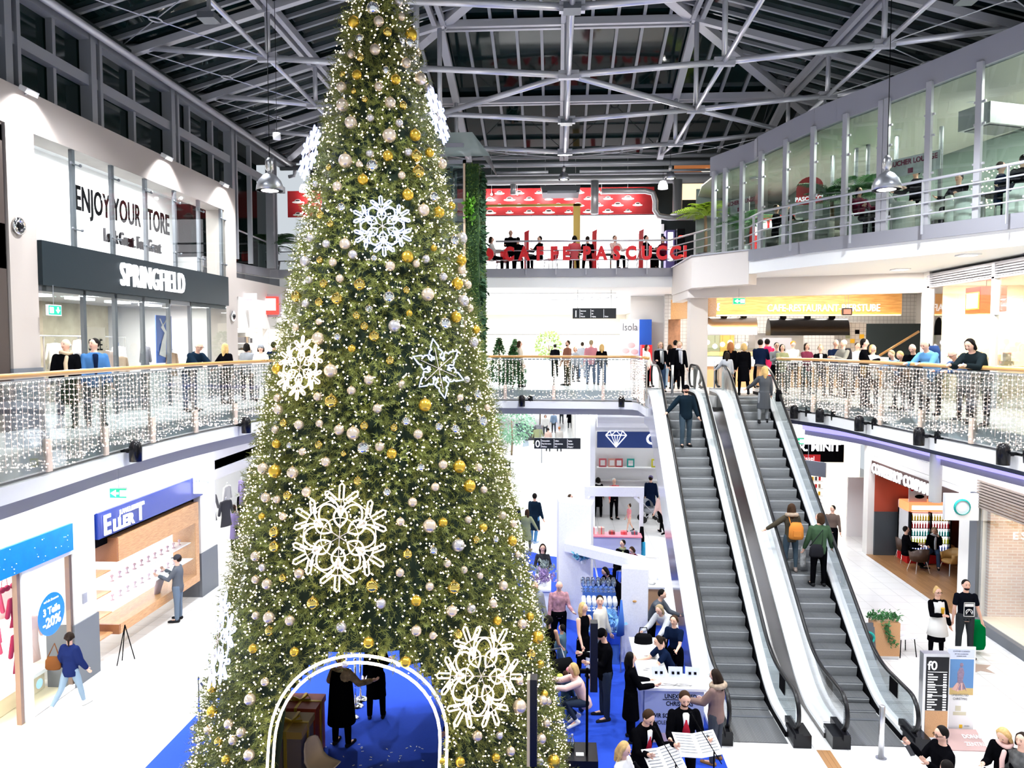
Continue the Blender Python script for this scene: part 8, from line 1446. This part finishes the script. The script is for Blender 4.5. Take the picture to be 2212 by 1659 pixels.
for i, (px, dy) in enumerate(((1344, 0), (1372, 0))): x, y, z = foot(px, 1262); simple_chair('white folding chair under the %s seated behind the beam' % ('woman' if i == 0 else 'child'), (x, y + .05, 0), R(-20 - 30 * i), M_white)
x, y, z = foot(1207, 1440); person('bald man in a red white plaid shirt at the left of the stand', x, y + .9, 0, 10, 1.74, top=C('plaid', (.42, .22, .25), .9, var=.9), topk='shirt', bot=BLK, hair=('bald', 'grey'), nod=30, aL=(20, 10, 60), fat=1.1)
x, y, z = foot(1152, 1440); person('older man in a grey jacket right next to the tree edge', x, y + .8, 0, 30, 1.74, top=GREY, bot=BLK, hair=('fringe', 'grey'), nod=15)
x, y, z = foot(1184, 1500); person('woman in a black off shoulder top with a ponytail seen from behind', x, y, 0, 175, 1.7, 'f', top=BLK, topk='tank', bot=BLK, botk='leggings', hair=('pony', 'black'), skin='mid', aL=(10, 12, 40), aR=(10, 12, 40), vox=.014)
x, y, z = foot(1213, 1480); person('boy with dark hair in a blue backpack vest beside the black ponytail woman', x, y + .1, 0, -110, 1.3, top=C('teal_grey', (.07, .13, .17)), bot=JEAN, hair=('short', 'black'), skin='mid', aL=(25, 5, 70))
x, y, z = foot(1260, 1468); person('blonde woman in a black sleeveless dress with a white paper bag', x, y, 0, 40, 1.72, 'f', top=BLK, topk='dress', sockless=True, bot=BLK, botk='leggings', hair=('long', 'blond'), aL=(22, 8, 25), aR=(14, 8, 20), turn=15, vox=.013)
P2 = thing('paper_bag', 'white paper carrier bag held by the blonde woman in black', 'bag', (x + .25, y - .35, .5)); b = MB(); b.obox((x + .22, y - .38, .55), .34, .14, .46, rz=.2); obj('body', b, M_white, P2); b = MB(); b.loft([(x + .12, y - .38, .78), (x + .16, y - .38, .9), (x + .28, y - .38, .9), (x + .32, y - .38, .78)], .008, seg=5); obj('handle', b, M_white, P2)
x, y, z = foot(1298, 1480); person('man in a cream hooded jacket behind the man in black', x, y + .55, 0, 60, 1.78, top=C('cream_hoodie', (.6, .57, .5)), bot=JEANL, hair=('short', 'black'), turn=-60)
x, y, z = foot(1306, 1552); person('man in a black sweater and flat cap looking down at his hands', x, y, 0, -75, 1.82, top=BLK, topk='jacket', bot=C('dark_denim', (.025, .035, .06)), hair=('short', 'dark'), hat=('cap', BLK), nod=30, aL=(25, 4, 80), aR=(25, 4, 80), vox=.013, fat=1.08)
x, y, z = foot(1222, 1555); person('toddler in a dark top and blue jeans held by the crouching woman', x, y, 0, 140, .98, top=C('toddler_navy', (.03, .06, .1)), bot=JEAN, hair=('short', 'brown'), aL=(50, 10, 20), vox=.012, shoe=BRN)
x, y, z = foot(1262, 1572); person('blonde woman in a pale pink jacket crouching by the toddler', x, y, 0, -75, 1.66, 'f', top=PALEP, bot=C('dark_denim', (.025, .035, .06)), botk='leggings', hair=('bob', 'blond'), lL=(95, 125, 8), lR=(75, 125, 8), lean=22, aL=(70, 5, 25), aR=(70, 5, 25), shoe=C('shoe_white', (.8, .78, .76), .5), vox=.012)
x, y, z = foot(1362, 1600); person('dark haired woman in a long black coat at the white counter', x, y, 0, 95, 1.68, 'f', top=BLK, topk='coat', bot=BLK, hair=('long', 'black'), aL=(30, 5, 50), aR=(30, 5, 70), vox=.012)
x, y, z = foot(1455, 1545); person('young woman in a navy top leaning over the white counter', x - .02, y + .15, 0, -70, 1.66, 'f', top=NAVY, topk='tshirt', bot=BLK, hair=('pony', 'dark'), lean=30, aL=(40, 6, 35), aR=(40, 6, 35), vox=.012)
x, y, z = foot(1462, 1500); person('young woman with hair pulled back behind the leaning woman', x, y + .25, 0, -30, 1.64, 'f', top=NAVY, topk='tshirt', bot=BLK, hair=('pony', 'brown'), lean=10, aL=(30, 6, 50), vox=.014)
x, y, z = foot(1448, 1450); person('person in a pale grey sweater bending over the rear counter', x, y + .2, 0, -40, 1.72, 'f', top=C('pale_grey', (.45, .46, .5)), topk='jacket', bot=BLK, hair=('bob', 'ash'), lean=42, aL=(40, 6, 20), aR=(40, 6, 20), fat=1.12, vox=.014)
x, y, z = foot(1408, 1430); person('person in a slate jacket leaning at the rear counter facing the grey sweater', x, y + .3, 0, 60, 1.72, top=C('slate_jacket', (.10, .11, .13)), bot=BLK, hair=('short', 'black'), lean=26, aL=(30, 6, 40), aR=(30, 6, 40))
x, y, z = foot(1337, 1345); person('person in a dark coat bent over behind the slanted white beam', x, y + .2, 0, -60, 1.66, 'f', top=BLK, topk='coat', bot=BLK, hair=('bob', 'black'), lean=45, aL=(30, 6, 20), aR=(30, 6, 20))
x, y, z = foot(1545, 1648); PF = person('woman in a brown padded jacket with a fur collar at the end of the counter', x, y, 0, -125, 1.68, 'f', top=C('puffer_brown', (.20, .13, .115), .5), topk='puffer', bot=GRYJ, hair=('long', 'dark'), collar='fur', shoe=C('boot_tan', (.25, .12, .05), .8), aL=(35, 5, 50), aR=(20, 5, 50), nod=15, vox=.012, fat=1.1)
M_vest = C('carol_red', (.35, .015, .03))
p = atz(1385, 1534, 1.70); person('singer in a dark suit and red waistcoat reading an open score', p.x, p.y, 0, 35, 1.78, top=BLK, topk='jacket', bot=BLK, hair=('short', 'brown'), inner=M_white, vest=M_vest, nod=30, lean=10, aL=(25, 8, 85), aR=(25, 8, 85), vox=.010)
p2 = atz(1478, 1497, 1.82); person('balding bearded singer in a dark suit and red waistcoat with a raised open score', p2.x, p2.y, 0, 5, 1.84, top=BLK, topk='jacket', bot=BLK, hair=('short', 'brown'), beard=True, inner=M_white, vest=M_vest, nod=18, aL=(22, 10, 80), aR=(22, 12, 80), vox=.010)
p3 = atz(1345, 1610, 1.58); person('blonde singer in white reading a score at the bottom edge', p3.x, p3.y, 0, 60, 1.62, 'f', top=WHT, topk='jacket', bot=BLK, hair=('long', 'blond'), aL=(20, 8, 85), aR=(20, 8, 85), nod=18, vox=.010)
def score(label, c, rz_, tilt, s=.3, m=M_white):
 t = thing('music_score', label, 'score', tuple(c)); A = Matrix.Translation(c) @ Matrix.Rotation(R(rz_), 4, 'Z') @ Matrix.Rotation(R(tilt), 4, 'X')
 for sg in (-1, 1):
  b = MB(); b.add([A @ Vector(q) for q in ((0, -s * .68, 0), (sg * s, -s * .68, .06), (sg * s, s * .68, .06), (0, s * .68, 0), (0, -s * .68, .012), (sg * s, -s * .68, .072), (sg * s, s * .68, .072), (0, s * .68, .012))], [(0, 1, 2, 3), (7, 6, 5, 4), (0, 4, 5, 1), (2, 6, 7, 3), (1, 5, 6, 2)]); obj('page', b, m, t)
  b = MB(); [b.add([A @ Vector((sg * (s * .1), s * (.55 - k * .16), .018 + .006)), A @ Vector((sg * s * .9, s * (.55 - k * .16), .075)), A @ Vector((sg * s * .9, s * (.51 - k * .16), .075)), A @ Vector((sg * s * .1, s * (.51 - k * .16), .024))], [(0, 1, 2, 3)]) for k in range(7)]; obj('notation', b, GREY, t)
score('open music score held by the first suited singer', Vector((p.x + .28, p.y - .42, 1.12)), 25, 35); score('open music score raised by the bearded singer', Vector((p2.x + .12, p2.y - .48, 1.2)), 10, 20, .34); score('large open music score held by the blonde singer', Vector((p3.x + .42, p3.y - .3, 1.12)), 30, 50, .3)
def micstand(label, x, y, hx_, hy, hz, h=1.25):
 t = thing('microphone_stand', label, 'microphone stand', (x, y, 0)); b = MB(); b.cyl((x, y, .05), (x, y, h), .012, 8)
 obj('pole', b, M_black, t)
 for k in range(3): a = 2.1 * k + .4; obj('leg', MB().cyl((x, y, .28), (x + .32 * math.cos(a), y + .32 * math.sin(a), .01), .009, 6), M_black, t)
 obj('boom', MB().cyl((x - (hx_ - x) * .4, y - (hy - y) * .4, h - (hz - h) * .4), (hx_, hy, hz), .008, 6), M_black, t)
 d = (Vector((hx_, hy, hz)) - Vector((x, y, h))).normalized(); b = MB(); b.caps([Vector((hx_, hy, hz)) - d * .02, Vector((hx_, hy, hz)) + d * .13], [.012, .018], 8); e = Vector((hx_, hy, hz)) + d * .15; b.sph(e, .028, 10, 8); obj('microphone', b, M_black, t, smooth=True)
micstand('black microphone stand in front of the bearded singer', p2.x + .3, p2.y - .9, p2.x + .1, p2.y - .5, 1.6, 1.35); micstand('black microphone stand between the two suited singers', p2.x - .3, p2.y - 1.1, p2.x - .5, p2.y - .8, 1.5, 1.25); micstand('black microphone stand in front of the blonde singer', p3.x + .6, p3.y - .7, p3.x + .25, p3.y - .35, 1.4, 1.2)
def onstep(px, py): 
 d = ray(px, py); lo, hi = 14.0, 26.0
 for _ in range(50):
  mid = (lo + hi) / 2; p = CAM + d * (mid / d.y)
  if p.z > stepz(mid): lo = mid
  else: hi = mid
 i = math.floor((lo - Y0) / .331); yy = Y0 + .331 * i; return CAM.x + d.x * lo / d.y, yy + .17, stepz(yy + .1)
x, y, z = onstep(1480, 968); person('bearded man in a dark beanie and padded jacket riding the left escalator down', 3.78, y, z, 5, 1.78, top=C('puffer_slate', (.008, .016, .025), .4), topk='puffer', bot=C('slate_denim', (.05, .075, .1)), hair=('short', 'dark'), hat=('hat', BLK), beard=True, glasses=True, aR=(10, 42, 15), aL=(5, 14, 20), lL=(-6, 4, 3), lR=(12, 14, 3), vox=.012)
x, y, z = onstep(1712, 1245); person('woman in a dark parka with a fur hood riding up, orange backpack on her back', 5.72, y, z, 182, 1.66, 'f', top=C('parka_olive', (.06, .05, .035)), topk='jacket', bot=C('slate_denim', (.05, .075, .1)), botk='leggings', hair=('long', 'brown'), collar='fur', aR=(10, 14, 20), aL=(25, 45, 10), vox=.012, shoe=BRN)
Q = (5.72, y); bag('round orange leather backpack on the woman riding up', 'backpack', (5.76, y - .27, z + 1.08), .36, .2, .4, C('orange_leather', (.55, .2, .04), .4), [(5.66, y - .2, z + 1.2), (5.62, y - .1, z + 1.42), (5.62, y + .05, z + 1.4)], pouch=True)
bag('white striped carrier bag beside the woman riding up', 'carrier_bag', (5.98, y - .12, z + .42), .14, .1, .5, C('striped_bag', (.45, .45, .45), .6, var=.9))
x, y, z = onstep(1772, 1252); person('person in a green jacket and black trousers riding up on the right', 6.28, y, z, 182, 1.74, top=C('forest_green', (.045, .085, .045)), topk='jacket', bot=BLK, hair=('bob', 'brown'), aL=(10, 12, 10), aR=(8, 18, 15), vox=.012, turn=40)
bag('black and white shoulder bag of the person in green', 'shoulder_bag', (6.14, y - .24, z + .92), .34, .12, .3, C('bag_black', (.015, .015, .018), .35), [(6.0, y - .2, z + 1.02), (6.3, y - .18, z + 1.4), (6.28, y - .2, z + 1.02)])
x, y, z = foot(1790, 1200); person('man with short dark hair in a brown sweater standing past the right escalator', x + .1, y, 0, -20, 1.76, top=C('brown_sweater', (.14, .1, .085)), topk='shirt', bot=BLK, hair=('short', 'black'), turn=-40)
p = aty(1643, 820, 23.3); person('blonde woman in a grey hooded coat stepping off the right escalator', 6.22, 23.0, stepz(23.0), 178, 1.70, 'f', top=C('charcoal_coat', (.07, .075, .085)), topk='coat', bot=GREY, botk='leggings', hair=('long', 'blond'), collar='fur', aL=(35, 30, 20), lR=(14, 16, 2), vox=.014)
bag('black handbag on the arm of the blonde woman in grey', 'handbag', (6.62, 22.9, stepz(23) + .85), .2, .12, .35, M_black)
person('blonde woman in a black tunic walking off at the escalator head', aty(1606, 800, 24.9).x, 24.9, L1, 180, 1.66, 'f', top=BLK, topk='coat', bot=BLK, botk='leggings', hair=('bob', 'blond'), lR=(-14, 6, 2), vox=.015)
person('woman with long ginger hair in black at the escalator head', aty(1577, 800, 25.6).x, 25.6, L1, 178, 1.70, 'f', top=BLK, topk='jacket', bot=BLK, hair=('long', 'ginger'), vox=.016)
person('dark haired child in a pale grey jacket at the escalator newel', aty(1578, 820, 24.6).x - .1, 24.7, L1, 165, 1.38, 'f', top=C('pale_grey', (.45, .46, .5)), bot=C('pale_trousers', (.4, .42, .4)), hair=('long', 'dark'), aL=(20, 30, 40))
person('woman with glasses and a grey scarf arriving at the left escalator head', aty(1427, 740, 26.3).x, 26.3, L1, 5, 1.70, 'f', top=BLK, topk='jacket', bot=JEAN, hair=('bob', 'ash'), glasses=True, scarf=GREY, inner=WHT, aR=(20, 5, 70), aL=(10, 10, 20))
person('woman in black with a pale grey scarf walking towards the left escalator', aty(1468, 740, 25.9).x, 25.9, L1, 0, 1.72, 'f', top=BLK, topk='jacket', bot=BLK, botk='leggings', hair=('bun', 'ash'), scarf=C('pale_scarf', (.5, .5, .54)), inner=C('pale_scarf', (.5, .5, .54)), lR=(-12, 50, 2))
person('dark figure walking away behind the woman with the pale grey scarf', aty(1459, 740, 28).x, 28, L1, 180, 1.76, top=BLK, topk='coat', bot=BLK, hair=('short', 'black'))
person('person in pale pink behind the woman with glasses', aty(1447, 750, 29).x, 29, L1, 180, 1.6, 'f', top=PALEP, bot=JEANL, hair=('bob', 'brown'))
RG = [(1643, 25.6, 1.78, 'm', NAVY, 'jacket', ('short', 'black'), 150, 'man in a dark navy jacket behind the right handrail start'), (1657, 26.4, 1.8, 'm', C('hot_pink', (.6, .03, .12)), 'jacket', ('short', 'black'), 180, 'person wearing a bright pink backpack at the right gallery'), (1678, 25.5, 1.68, 'm', GREY, 'shirt', ('short', 'black'), 0, 'man in glasses and grey shirt right of the pink backpack'), (1690, 25.2, 1.62, 'f', OLV, 'jacket', ('bob', 'black'), 10, 'woman with dark hair in an olive jacket near the pink backpack'),
  (1713, 28.4, 1.72, 'm', WHT, 'shirt', ('short', 'grey'), 180, 'cook in white with an orange cap at the restaurant counter'), (1743, 25.4, 1.66, 'f', C('wine', (.16, .03, .06)), 'jacket', ('bob', 'dark'), 20, 'woman in a wine red jacket with a hand at her face'), (1773, 24.4, 1.6, 'f', BLK, 'jacket', ('bun', 'ash'), -10, 'woman in black with a white shirt front among the onlookers'), (1806, 24.6, 1.76, 'm', NAVY, 'jacket', ('short', 'grey'), 0, 'grey haired man in a navy jacket beside the grey backpack'), (1822, 24.0, 1.76, 'm', C('khaki_grey', (.2, .2, .18)), 'jacket', ('short', 'grey'), -70, 'grey haired man with a rucksack in profile at the right rail'),
  (1853, 25.2, 1.68, 'm', WHT, 'shirt', ('short', 'brown'), 0, 'person in a pale shirt further back between two men in black'), (1868, 20.6, 1.78, 'm', BLK, 'jacket', ('short', 'black'), 60, 'man in a black turtleneck with folded arms on the right rail'), (1886, 20.5, 1.62, 'f', WHT, 'jacket', ('bob', 'blond'), 20, 'fair haired woman in white propped on the right rail')]
for px, yy, h, sx_, c, k, hr_, hd, lb in RG: person(lb, *atL(px, yy), L1, hd, h, sx_, top=c, topk=k, bot=BLK, hair=hr_, hat=('hat', C('orange_cap', (.7, .15, .02))) if 'orange cap' in lb else None, glasses='glasses' in lb, inner=WHT if 'shirt front' in lb else None, aL=(30, 5, 80, 30), aR=(30, 5, 80, 30))
bag('pink backpack on the back of the person at the right gallery', 'backpack', (aty(1659, 740, 26.1).x, 26.1, 7.15), .34, .2, .45, C('hot_pink', (.6, .03, .12)))
bag('grey rucksack on the grey haired man in profile', 'backpack', (aty(1832, 740, 23.9).x, 23.9, 7.1), .25, .3, .45, C('bag_black', (.015, .015, .018), .35))
ld = dict(lean=32, aL=(36, 8, 50, 20), aR=(36, 8, 50, 20), botk='trousers')
person('short haired fair woman in a light blue sleeve leaning on the right rail', aty(1915, 740, 20).x + .35, 20, L1, -60, 1.58, 'f', top=C('light_blue', (.2, .35, .6)), topk='shirt', bot=BLK, hair=('short', 'ash'), nod=15, **ld)
person('short haired fair person in dark grey leaning on the right rail', aty(1933, 740, 19.5).x + .35, 19.5, L1, -60, 1.56, 'f', top=C('slate_jacket', (.10, .11, .13)), topk='shirt', bot=BLK, hair=('short', 'blond'), nod=15, **ld)
person('bald man behind the man in the light blue jacket on the right rail', aty(1953, 740, 19.2).x + .3, 19.2, L1, -45, 1.7, top=BLK, topk='jacket', bot=BLK, hair=('bald', 'grey'), nod=20, lean=20)
person('man in a light blue jacket with a navy backpack leaning on the right rail', aty(1990, 740, 18.3).x + .3, 18.3, L1, -60, 1.82, top=C('sky_jacket', (.12, .3, .55)), topk='jacket', bot=BLK, hair=('fringe', 'dark'), nod=12, fat=1.1, lean=28, aL=(36, 8, 50, 20), aR=(36, 8, 50, 20), vox=.014)
bag('navy backpack on the man in the light blue jacket', 'backpack', (aty(2022, 755, 18.5).x, 18.6, 7.2), .3, .36, .46, C('pack_navy', (.02, .04, .12), .6), rzt=R(-40))
person('bald older man in blue leaning on the right rail behind the leather jacket', aty(2056, 740, 16.9).x + .3, 16.9, L1, -70, 1.64, top=C('denim_shirt', (.08, .13, .25)), topk='shirt', bot=BLK, hair=('fringe', 'grey'), nod=22, glasses=True, **ld)
person('dark haired man in a black leather jacket leaning on the right rail', aty(2100, 740, 15.9).x + .3, 16.1, L1, -60, 1.86, top=C('leather_black', (.012, .018, .021), .4), topk='jacket', bot=BLK, hair=('bob', 'black'), nod=12, fat=1.15, lean=32, aL=(36, 8, 52, 25), aR=(36, 8, 52, 25), vox=.013)
for px, yy, h, sx_, c, k, hr_, hd, lb in [(1123, 29.0, 1.74, 'f', C('cream_coat', (.6, .52, .42)), 'coat', ('bob', 'brown'), 90, 'person in a long cream coat behind the far bridge rail'), (1226, 30, 1.76, 'm', C('rust_jacket', (.22, .09, .06)), 'jacket', ('short', 'brown'), -60, 'bearded man in a rust brown jacket behind the far bridge rail'), (1243, 33, 1.5, 'f', GREY, 'jacket', ('bob', 'ginger'), 30, 'smaller person right behind the rust brown jacket'), (1199, 38, 1.6, 'm', BLK, 'jacket', ('short', 'black'), 180, 'distant dark figure left of the rust brown jacket'), (1277, 31, 1.78, 'm', C('faded_pink', (.55, .22, .26)), 'jacket', ('short', 'ash'), 180, 'man in a faded pink hooded top walking away on the bridge'), (1300, 30.5, 1.62, 'f', BLK, 'jacket', ('long', 'blond'), 180, 'blonde woman in black beside the faded pink hooded top'), (1258, 36, 1.7, 'm', GREY, 'coat', ('short', 'dark'), 180, 'distant grey coat between the rust and pink tops'), (1398, 28.6, 1.6, 'f', WHT, 'jacket', ('bob', 'brown'), 60, 'person in white pushing past the red drinks cooler')]:
 person(lb, *atL(px, yy), L1, hd, h, sx_, top=c, topk=k, bot=JEAN if 'pink' in lb else BLK, hair=hr_, vox=.022, beard='bearded' in lb)
for i, (px, py, h, c, k, hr_, hd, lb) in enumerate([(1178, 942, 1.7, WHT, 'jacket', ('bob', 'brown'), 0, 'distant person in white nearest the green planter tree'), (1196, 935, 1.75, C('grey_blue', (.2, .28, .4)), 'jacket', ('short', 'brown'), 0, 'distant person in grey blue amid the far corridor group'), (1213, 915, 1.8, NAVY, 'jacket', ('short', 'brown'), 0, 'distant man in an open navy jacket in the far corridor'), (1231, 925, 1.8, BLK, 'coat', ('short', 'black'), 180, 'distant person in a black coat walking away in the far corridor'), (1248, 920, 1.8, C('plum', (.1, .05, .08)), 'coat', ('short', 'black'), 180, 'distant dark figure below the teal screen'), (1200, 895, 1.8, C('royal', (.03, .12, .6)), 'jacket', ('short', 'brown'), 0, 'distant person in a royal blue jacket'), (1186, 880, 1.8, BLK, 'coat', ('short', 'black'), 180, 'farthest dark figure in the corridor'), (1203, 878, 1.8, RED, 'jacket', ('short', 'black'), 180, 'farthest figure in a red jacket in the corridor'), (1184, 975, 1.6, C('blush_coat', (.6, .42, .36)), 'jacket', ('bun', 'dark'), 180, 'distant person in a blush jacket just above the zero board'), (1208, 975, 1.7, C('stone_coat', (.5, .47, .45)), 'coat', ('short', 'ginger'), 180, 'distant person in a stone coat with a strap above the zero board')]):
 x, y, z = foot(px, py); person(lb, x, y, 0, hd, h, top=c, topk=k, bot=GRYJ, hair=hr_, vox=.03, lL=(10, 4, 3), lR=(-10, 4, 3))
person('man in black with a shaved head standing in the upper cafe', *atL(1103, 31.5), L2, 10, 1.8, top=BLK, topk='jacket', bot=BLK, hair=('bald', 'dark'), vox=.022, aL=(20, 8, 70), aR=(20, 8, 70), nod=15)
for i, (px, yy, c, hr_, hd, lb) in enumerate([(1062, 30.4, WHT, ('bob', 'brown'), 90, 'seated person in white near the moss wall upstairs'), (1119, 30.6, BLK, ('short', 'black'), 180, 'seated person in black next to the standing man upstairs'), (1165, 30.3, BLK, ('short', 'black'), -60, 'seated person in black behind the first F'), (1240, 30.3, RED, ('bob', 'black'), 180, 'seated person in a red top behind the P'), (1268, 30.5, BLK, ('short', 'dark'), 180, 'seated dark figure behind the A'), (1327, 30.3, PALEP, ('short', 'brown'), 30, 'seated person in pale pink behind the S'), (1394, 30.3, BLK, ('short', 'black'), 60, 'seated person in black bending over the table behind the U'), (1430, 30.6, C('maroon', (.12, .01, .03)), ('short', 'black'), -60, 'seated person in maroon behind the last Cs')]):
 person(lb, *atL(px, yy), L2, hd, 1.72, top=c, topk='jacket', bot=BLK, hair=hr_, vox=.025, sit=.46, lL=(85, 85, 6), lR=(85, 85, 6), aL=(35, 8, 60), aR=(35, 8, 60))
for i, (px, dd, sit, c, hr_, hd, lb) in enumerate([(1672, .9, .46, BLK, ('short', 'black'), 60, 'seated dark figure near the corner of the lounge'), (1693, 1.0, .46, BLK, ('short', 'black'), 100, 'seated person in black in the second wide lounge pane'), (1848, .8, .46, C('maroon', (.12, .01, .03)), ('bob', 'black'), 20, 'woman in maroon seated under the lounge palm'), (1905, .8, .46, C('pale_grey', (.45, .46, .5)), ('short', 'brown'), 80, 'seated person in pale grey beside the silver lamp'), (1968, 1.5, None, BLK, ('short', 'black'), -80, 'man in black standing by the string lights in the lounge'), (2060, 1.4, .46, BLK, ('short', 'black'), -60, 'seated person in black behind the last full post of the lounge'), (2150, .9, .46, NAVY, ('short', 'brown'), 60, 'man with glasses in navy seated at the right end of the lounge'), (2196, .6, .46, BLK, ('short', 'black'), 180, 'large dark back of a person cut by the frame edge in the lounge')]):
 h_ = polyhit(px, GP); dr = Vector(h_).normalized() * dd; person(lb, h_[0] + dr.x, h_[1] + dr.y, L2, hd, 1.78, top=c, topk='jacket', bot=BLK, hair=hr_, vox=.02, sit=sit, lL=(85, 85, 6) if sit else (0, 0, 4), lR=(85, 85, 6) if sit else (0, 0, 4), aL=(35, 8, 60), aR=(35, 8, 60), glasses='glasses' in lb)
x, y, z = foot(1968, 1232); person('person in black sitting left of the coffee table by the fridge', x - .1, y + .2, .012, 75, 1.72, top=BLK, topk='jacket', bot=BLK, hair=('short', 'black'), glasses=True, sit=.46, lL=(88, 80, 6), lR=(88, 80, 6), aL=(30, 8, 60, 20), aR=(30, 8, 60, 20), inner=WHT, vox=.014)
x, y, z = foot(2028, 1232); person('blonde person with a grey scarf and a hand at the face at the coffee table', x - .05, y + .25, .012, -30, 1.68, 'f', top=BLK, topk='jacket', bot=JEAN, hair=('bob', 'ash'), scarf=C('pale_scarf', (.5, .5, .54)), sit=.46, lL=(88, 80, 8), lR=(88, 80, 8), aL=(55, 8, 110, 20), aR=(30, 8, 60, 20), nod=25, vox=.014)
x, y = at0(2021, 1424); person('blonde woman with glasses in a black cardigan and white dress holding a cup', x, y, 0, 5, 1.70, 'f', top=BLK, topk='coat', bot=BLK, botk='leggings', hair=('bun', 'blond'), glasses=True, inner=WHT, shoe=C('boot_grey', (.1, .11, .13), .7), aR=(22, 5, 85, 35), aL=(4, 12, 8), vox=.012); WX, WY = x, y
t = thing('white_dress', 'white flared dress showing under the black cardigan of the blonde woman', 'dress', (x, y, 0)); b = MB(); b.loft([(x, y - .02, .62), (x, y - .02, .85), (x, y - .02, 1.1), (x, y - .01, 1.4)], [.24, .2, .155, .13], [.2, .175, .15, .115], seg=20, ux=(1, 0, 0)); b.v = [(vx, vy - .03, vz) for vx, vy, vz in b.v]; obj('cloth', b, WHT, t, smooth=True)
t = thing('drink_cup', 'yellow paper cup in the hand of the blonde woman in white', 'cup', (x, y, 1.2)); b = MB(); b.lathe([(.03, 0), (.042, .13), (.044, .13), (.044, .145), (0, .15)], (x - .02, y - .3, 1.2), 14); obj('cup', b, M_yel, t, smooth=True)
x, y = at0(2082, 1418); MP = person('man in a black printed t-shirt and grey jeans walking beside the blonde woman', x, y, 0, -5, 1.83, top=C('tee_black', (.005, .006, .01)), topk='tshirt', bot=C('washed_black', (.035, .04, .045)), hair=('short', 'black'), beard=True, aL=(4, 14, 8), aR=(6, 12, 10), vox=.012)
t = thing('shirt_print', 'white framed emblem printed on the black t-shirt of the man', 'print', (x, y - .16, 1.2)); yy = y - .165; b = MB(); [b.box(*q) for q in ((x - .125, x + .125, yy - .004, yy, 1.36, 1.372), (x - .125, x + .125, yy - .004, yy, 1.03, 1.042), (x - .125, x - .113, yy - .004, yy, 1.03, 1.372), (x + .113, x + .125, yy - .004, yy, 1.03, 1.372), (x - .1, x + .1, yy - .004, yy, 1.27, 1.34))]; b.loft([(x + .075 * math.cos(a), yy - .004, 1.14 + .07 * math.sin(a)) for a in [PI * k / 8 for k in range(-1, 10)]], .009, seg=4); b.bar((x - .07, yy - .003, 1.09), (x, yy - .003, 1.2), .01, .01); b.bar((x + .07, yy - .003, 1.09), (x, yy - .003, 1.2), .01, .01); obj('emblem', b, M_white, t)
x2, y2 = at0(2110, 1440); bag('big green plastic shopping bag behind the man in the black t-shirt', 'shopping_bag', (x + .42, y + .25, .45), .42, .25, .7, C('bag_green', (.0, .16, .04), .4))
pA = atz(2038, 1578, 1.7); person('man with glasses in a black top raising a phone at the bottom right', pA.x, pA.y, 0, -85, 1.74, top=BLK, topk='jacket', bot=BLK, hair=('short', 'black'), glasses=True, aL=(35, 6, 95), aR=(40, 6, 95), nod=15, fat=1.12, vox=.010)
pB = atz(2172, 1582, 1.6); person('blonde woman in black looking down at a phone in the bottom right corner', pB.x, pB.y, 0, -55, 1.68, 'f', top=BLK, topk='jacket', bot=BLK, hair=('long', 'blond'), scarf=PALEP, aL=(25, 6, 80, 20), aR=(25, 6, 80, 20), nod=35, vox=.010)
pC = atz(2208, 1590, 1.66); person('dark haired person behind the blonde phone user at the right edge', pC.x, pC.y, 0, -60, 1.68, 'f', top=C('speckled', (.1, .1, .1), .9, var=.9), topk='jacket', bot=BLK, hair=('bob', 'dark'), vox=.014)
pD = atz(2045, 1648, 1.62); person('dark haired head and shoulders at the bottom edge below the phone man', pD.x, pD.y, 0, 175, 1.64, 'f', top=BLK, topk='jacket', bot=BLK, hair=('short', 'black'), vox=.014)
for lb, c, rr in (('black phone raised by the man with glasses', (pA.x - .5, pA.y - .05, 1.4), 20), ('black tablet phone held by the blonde woman in black', (pB.x - .4, pB.y - .28, 1.12), 40)): t = thing('phone', lb, 'phone', c); b = MB(); b.obox(c, .08, .012, .15, rz=R(rr), rx=R(-50)); obj('case', b, M_blackg, t); b = MB(); b.obox((c[0], c[1] + .008, c[2] + .006), .07, .004, .13, rz=R(rr), rx=R(-50)); obj('screen', b, M_steeld, t)
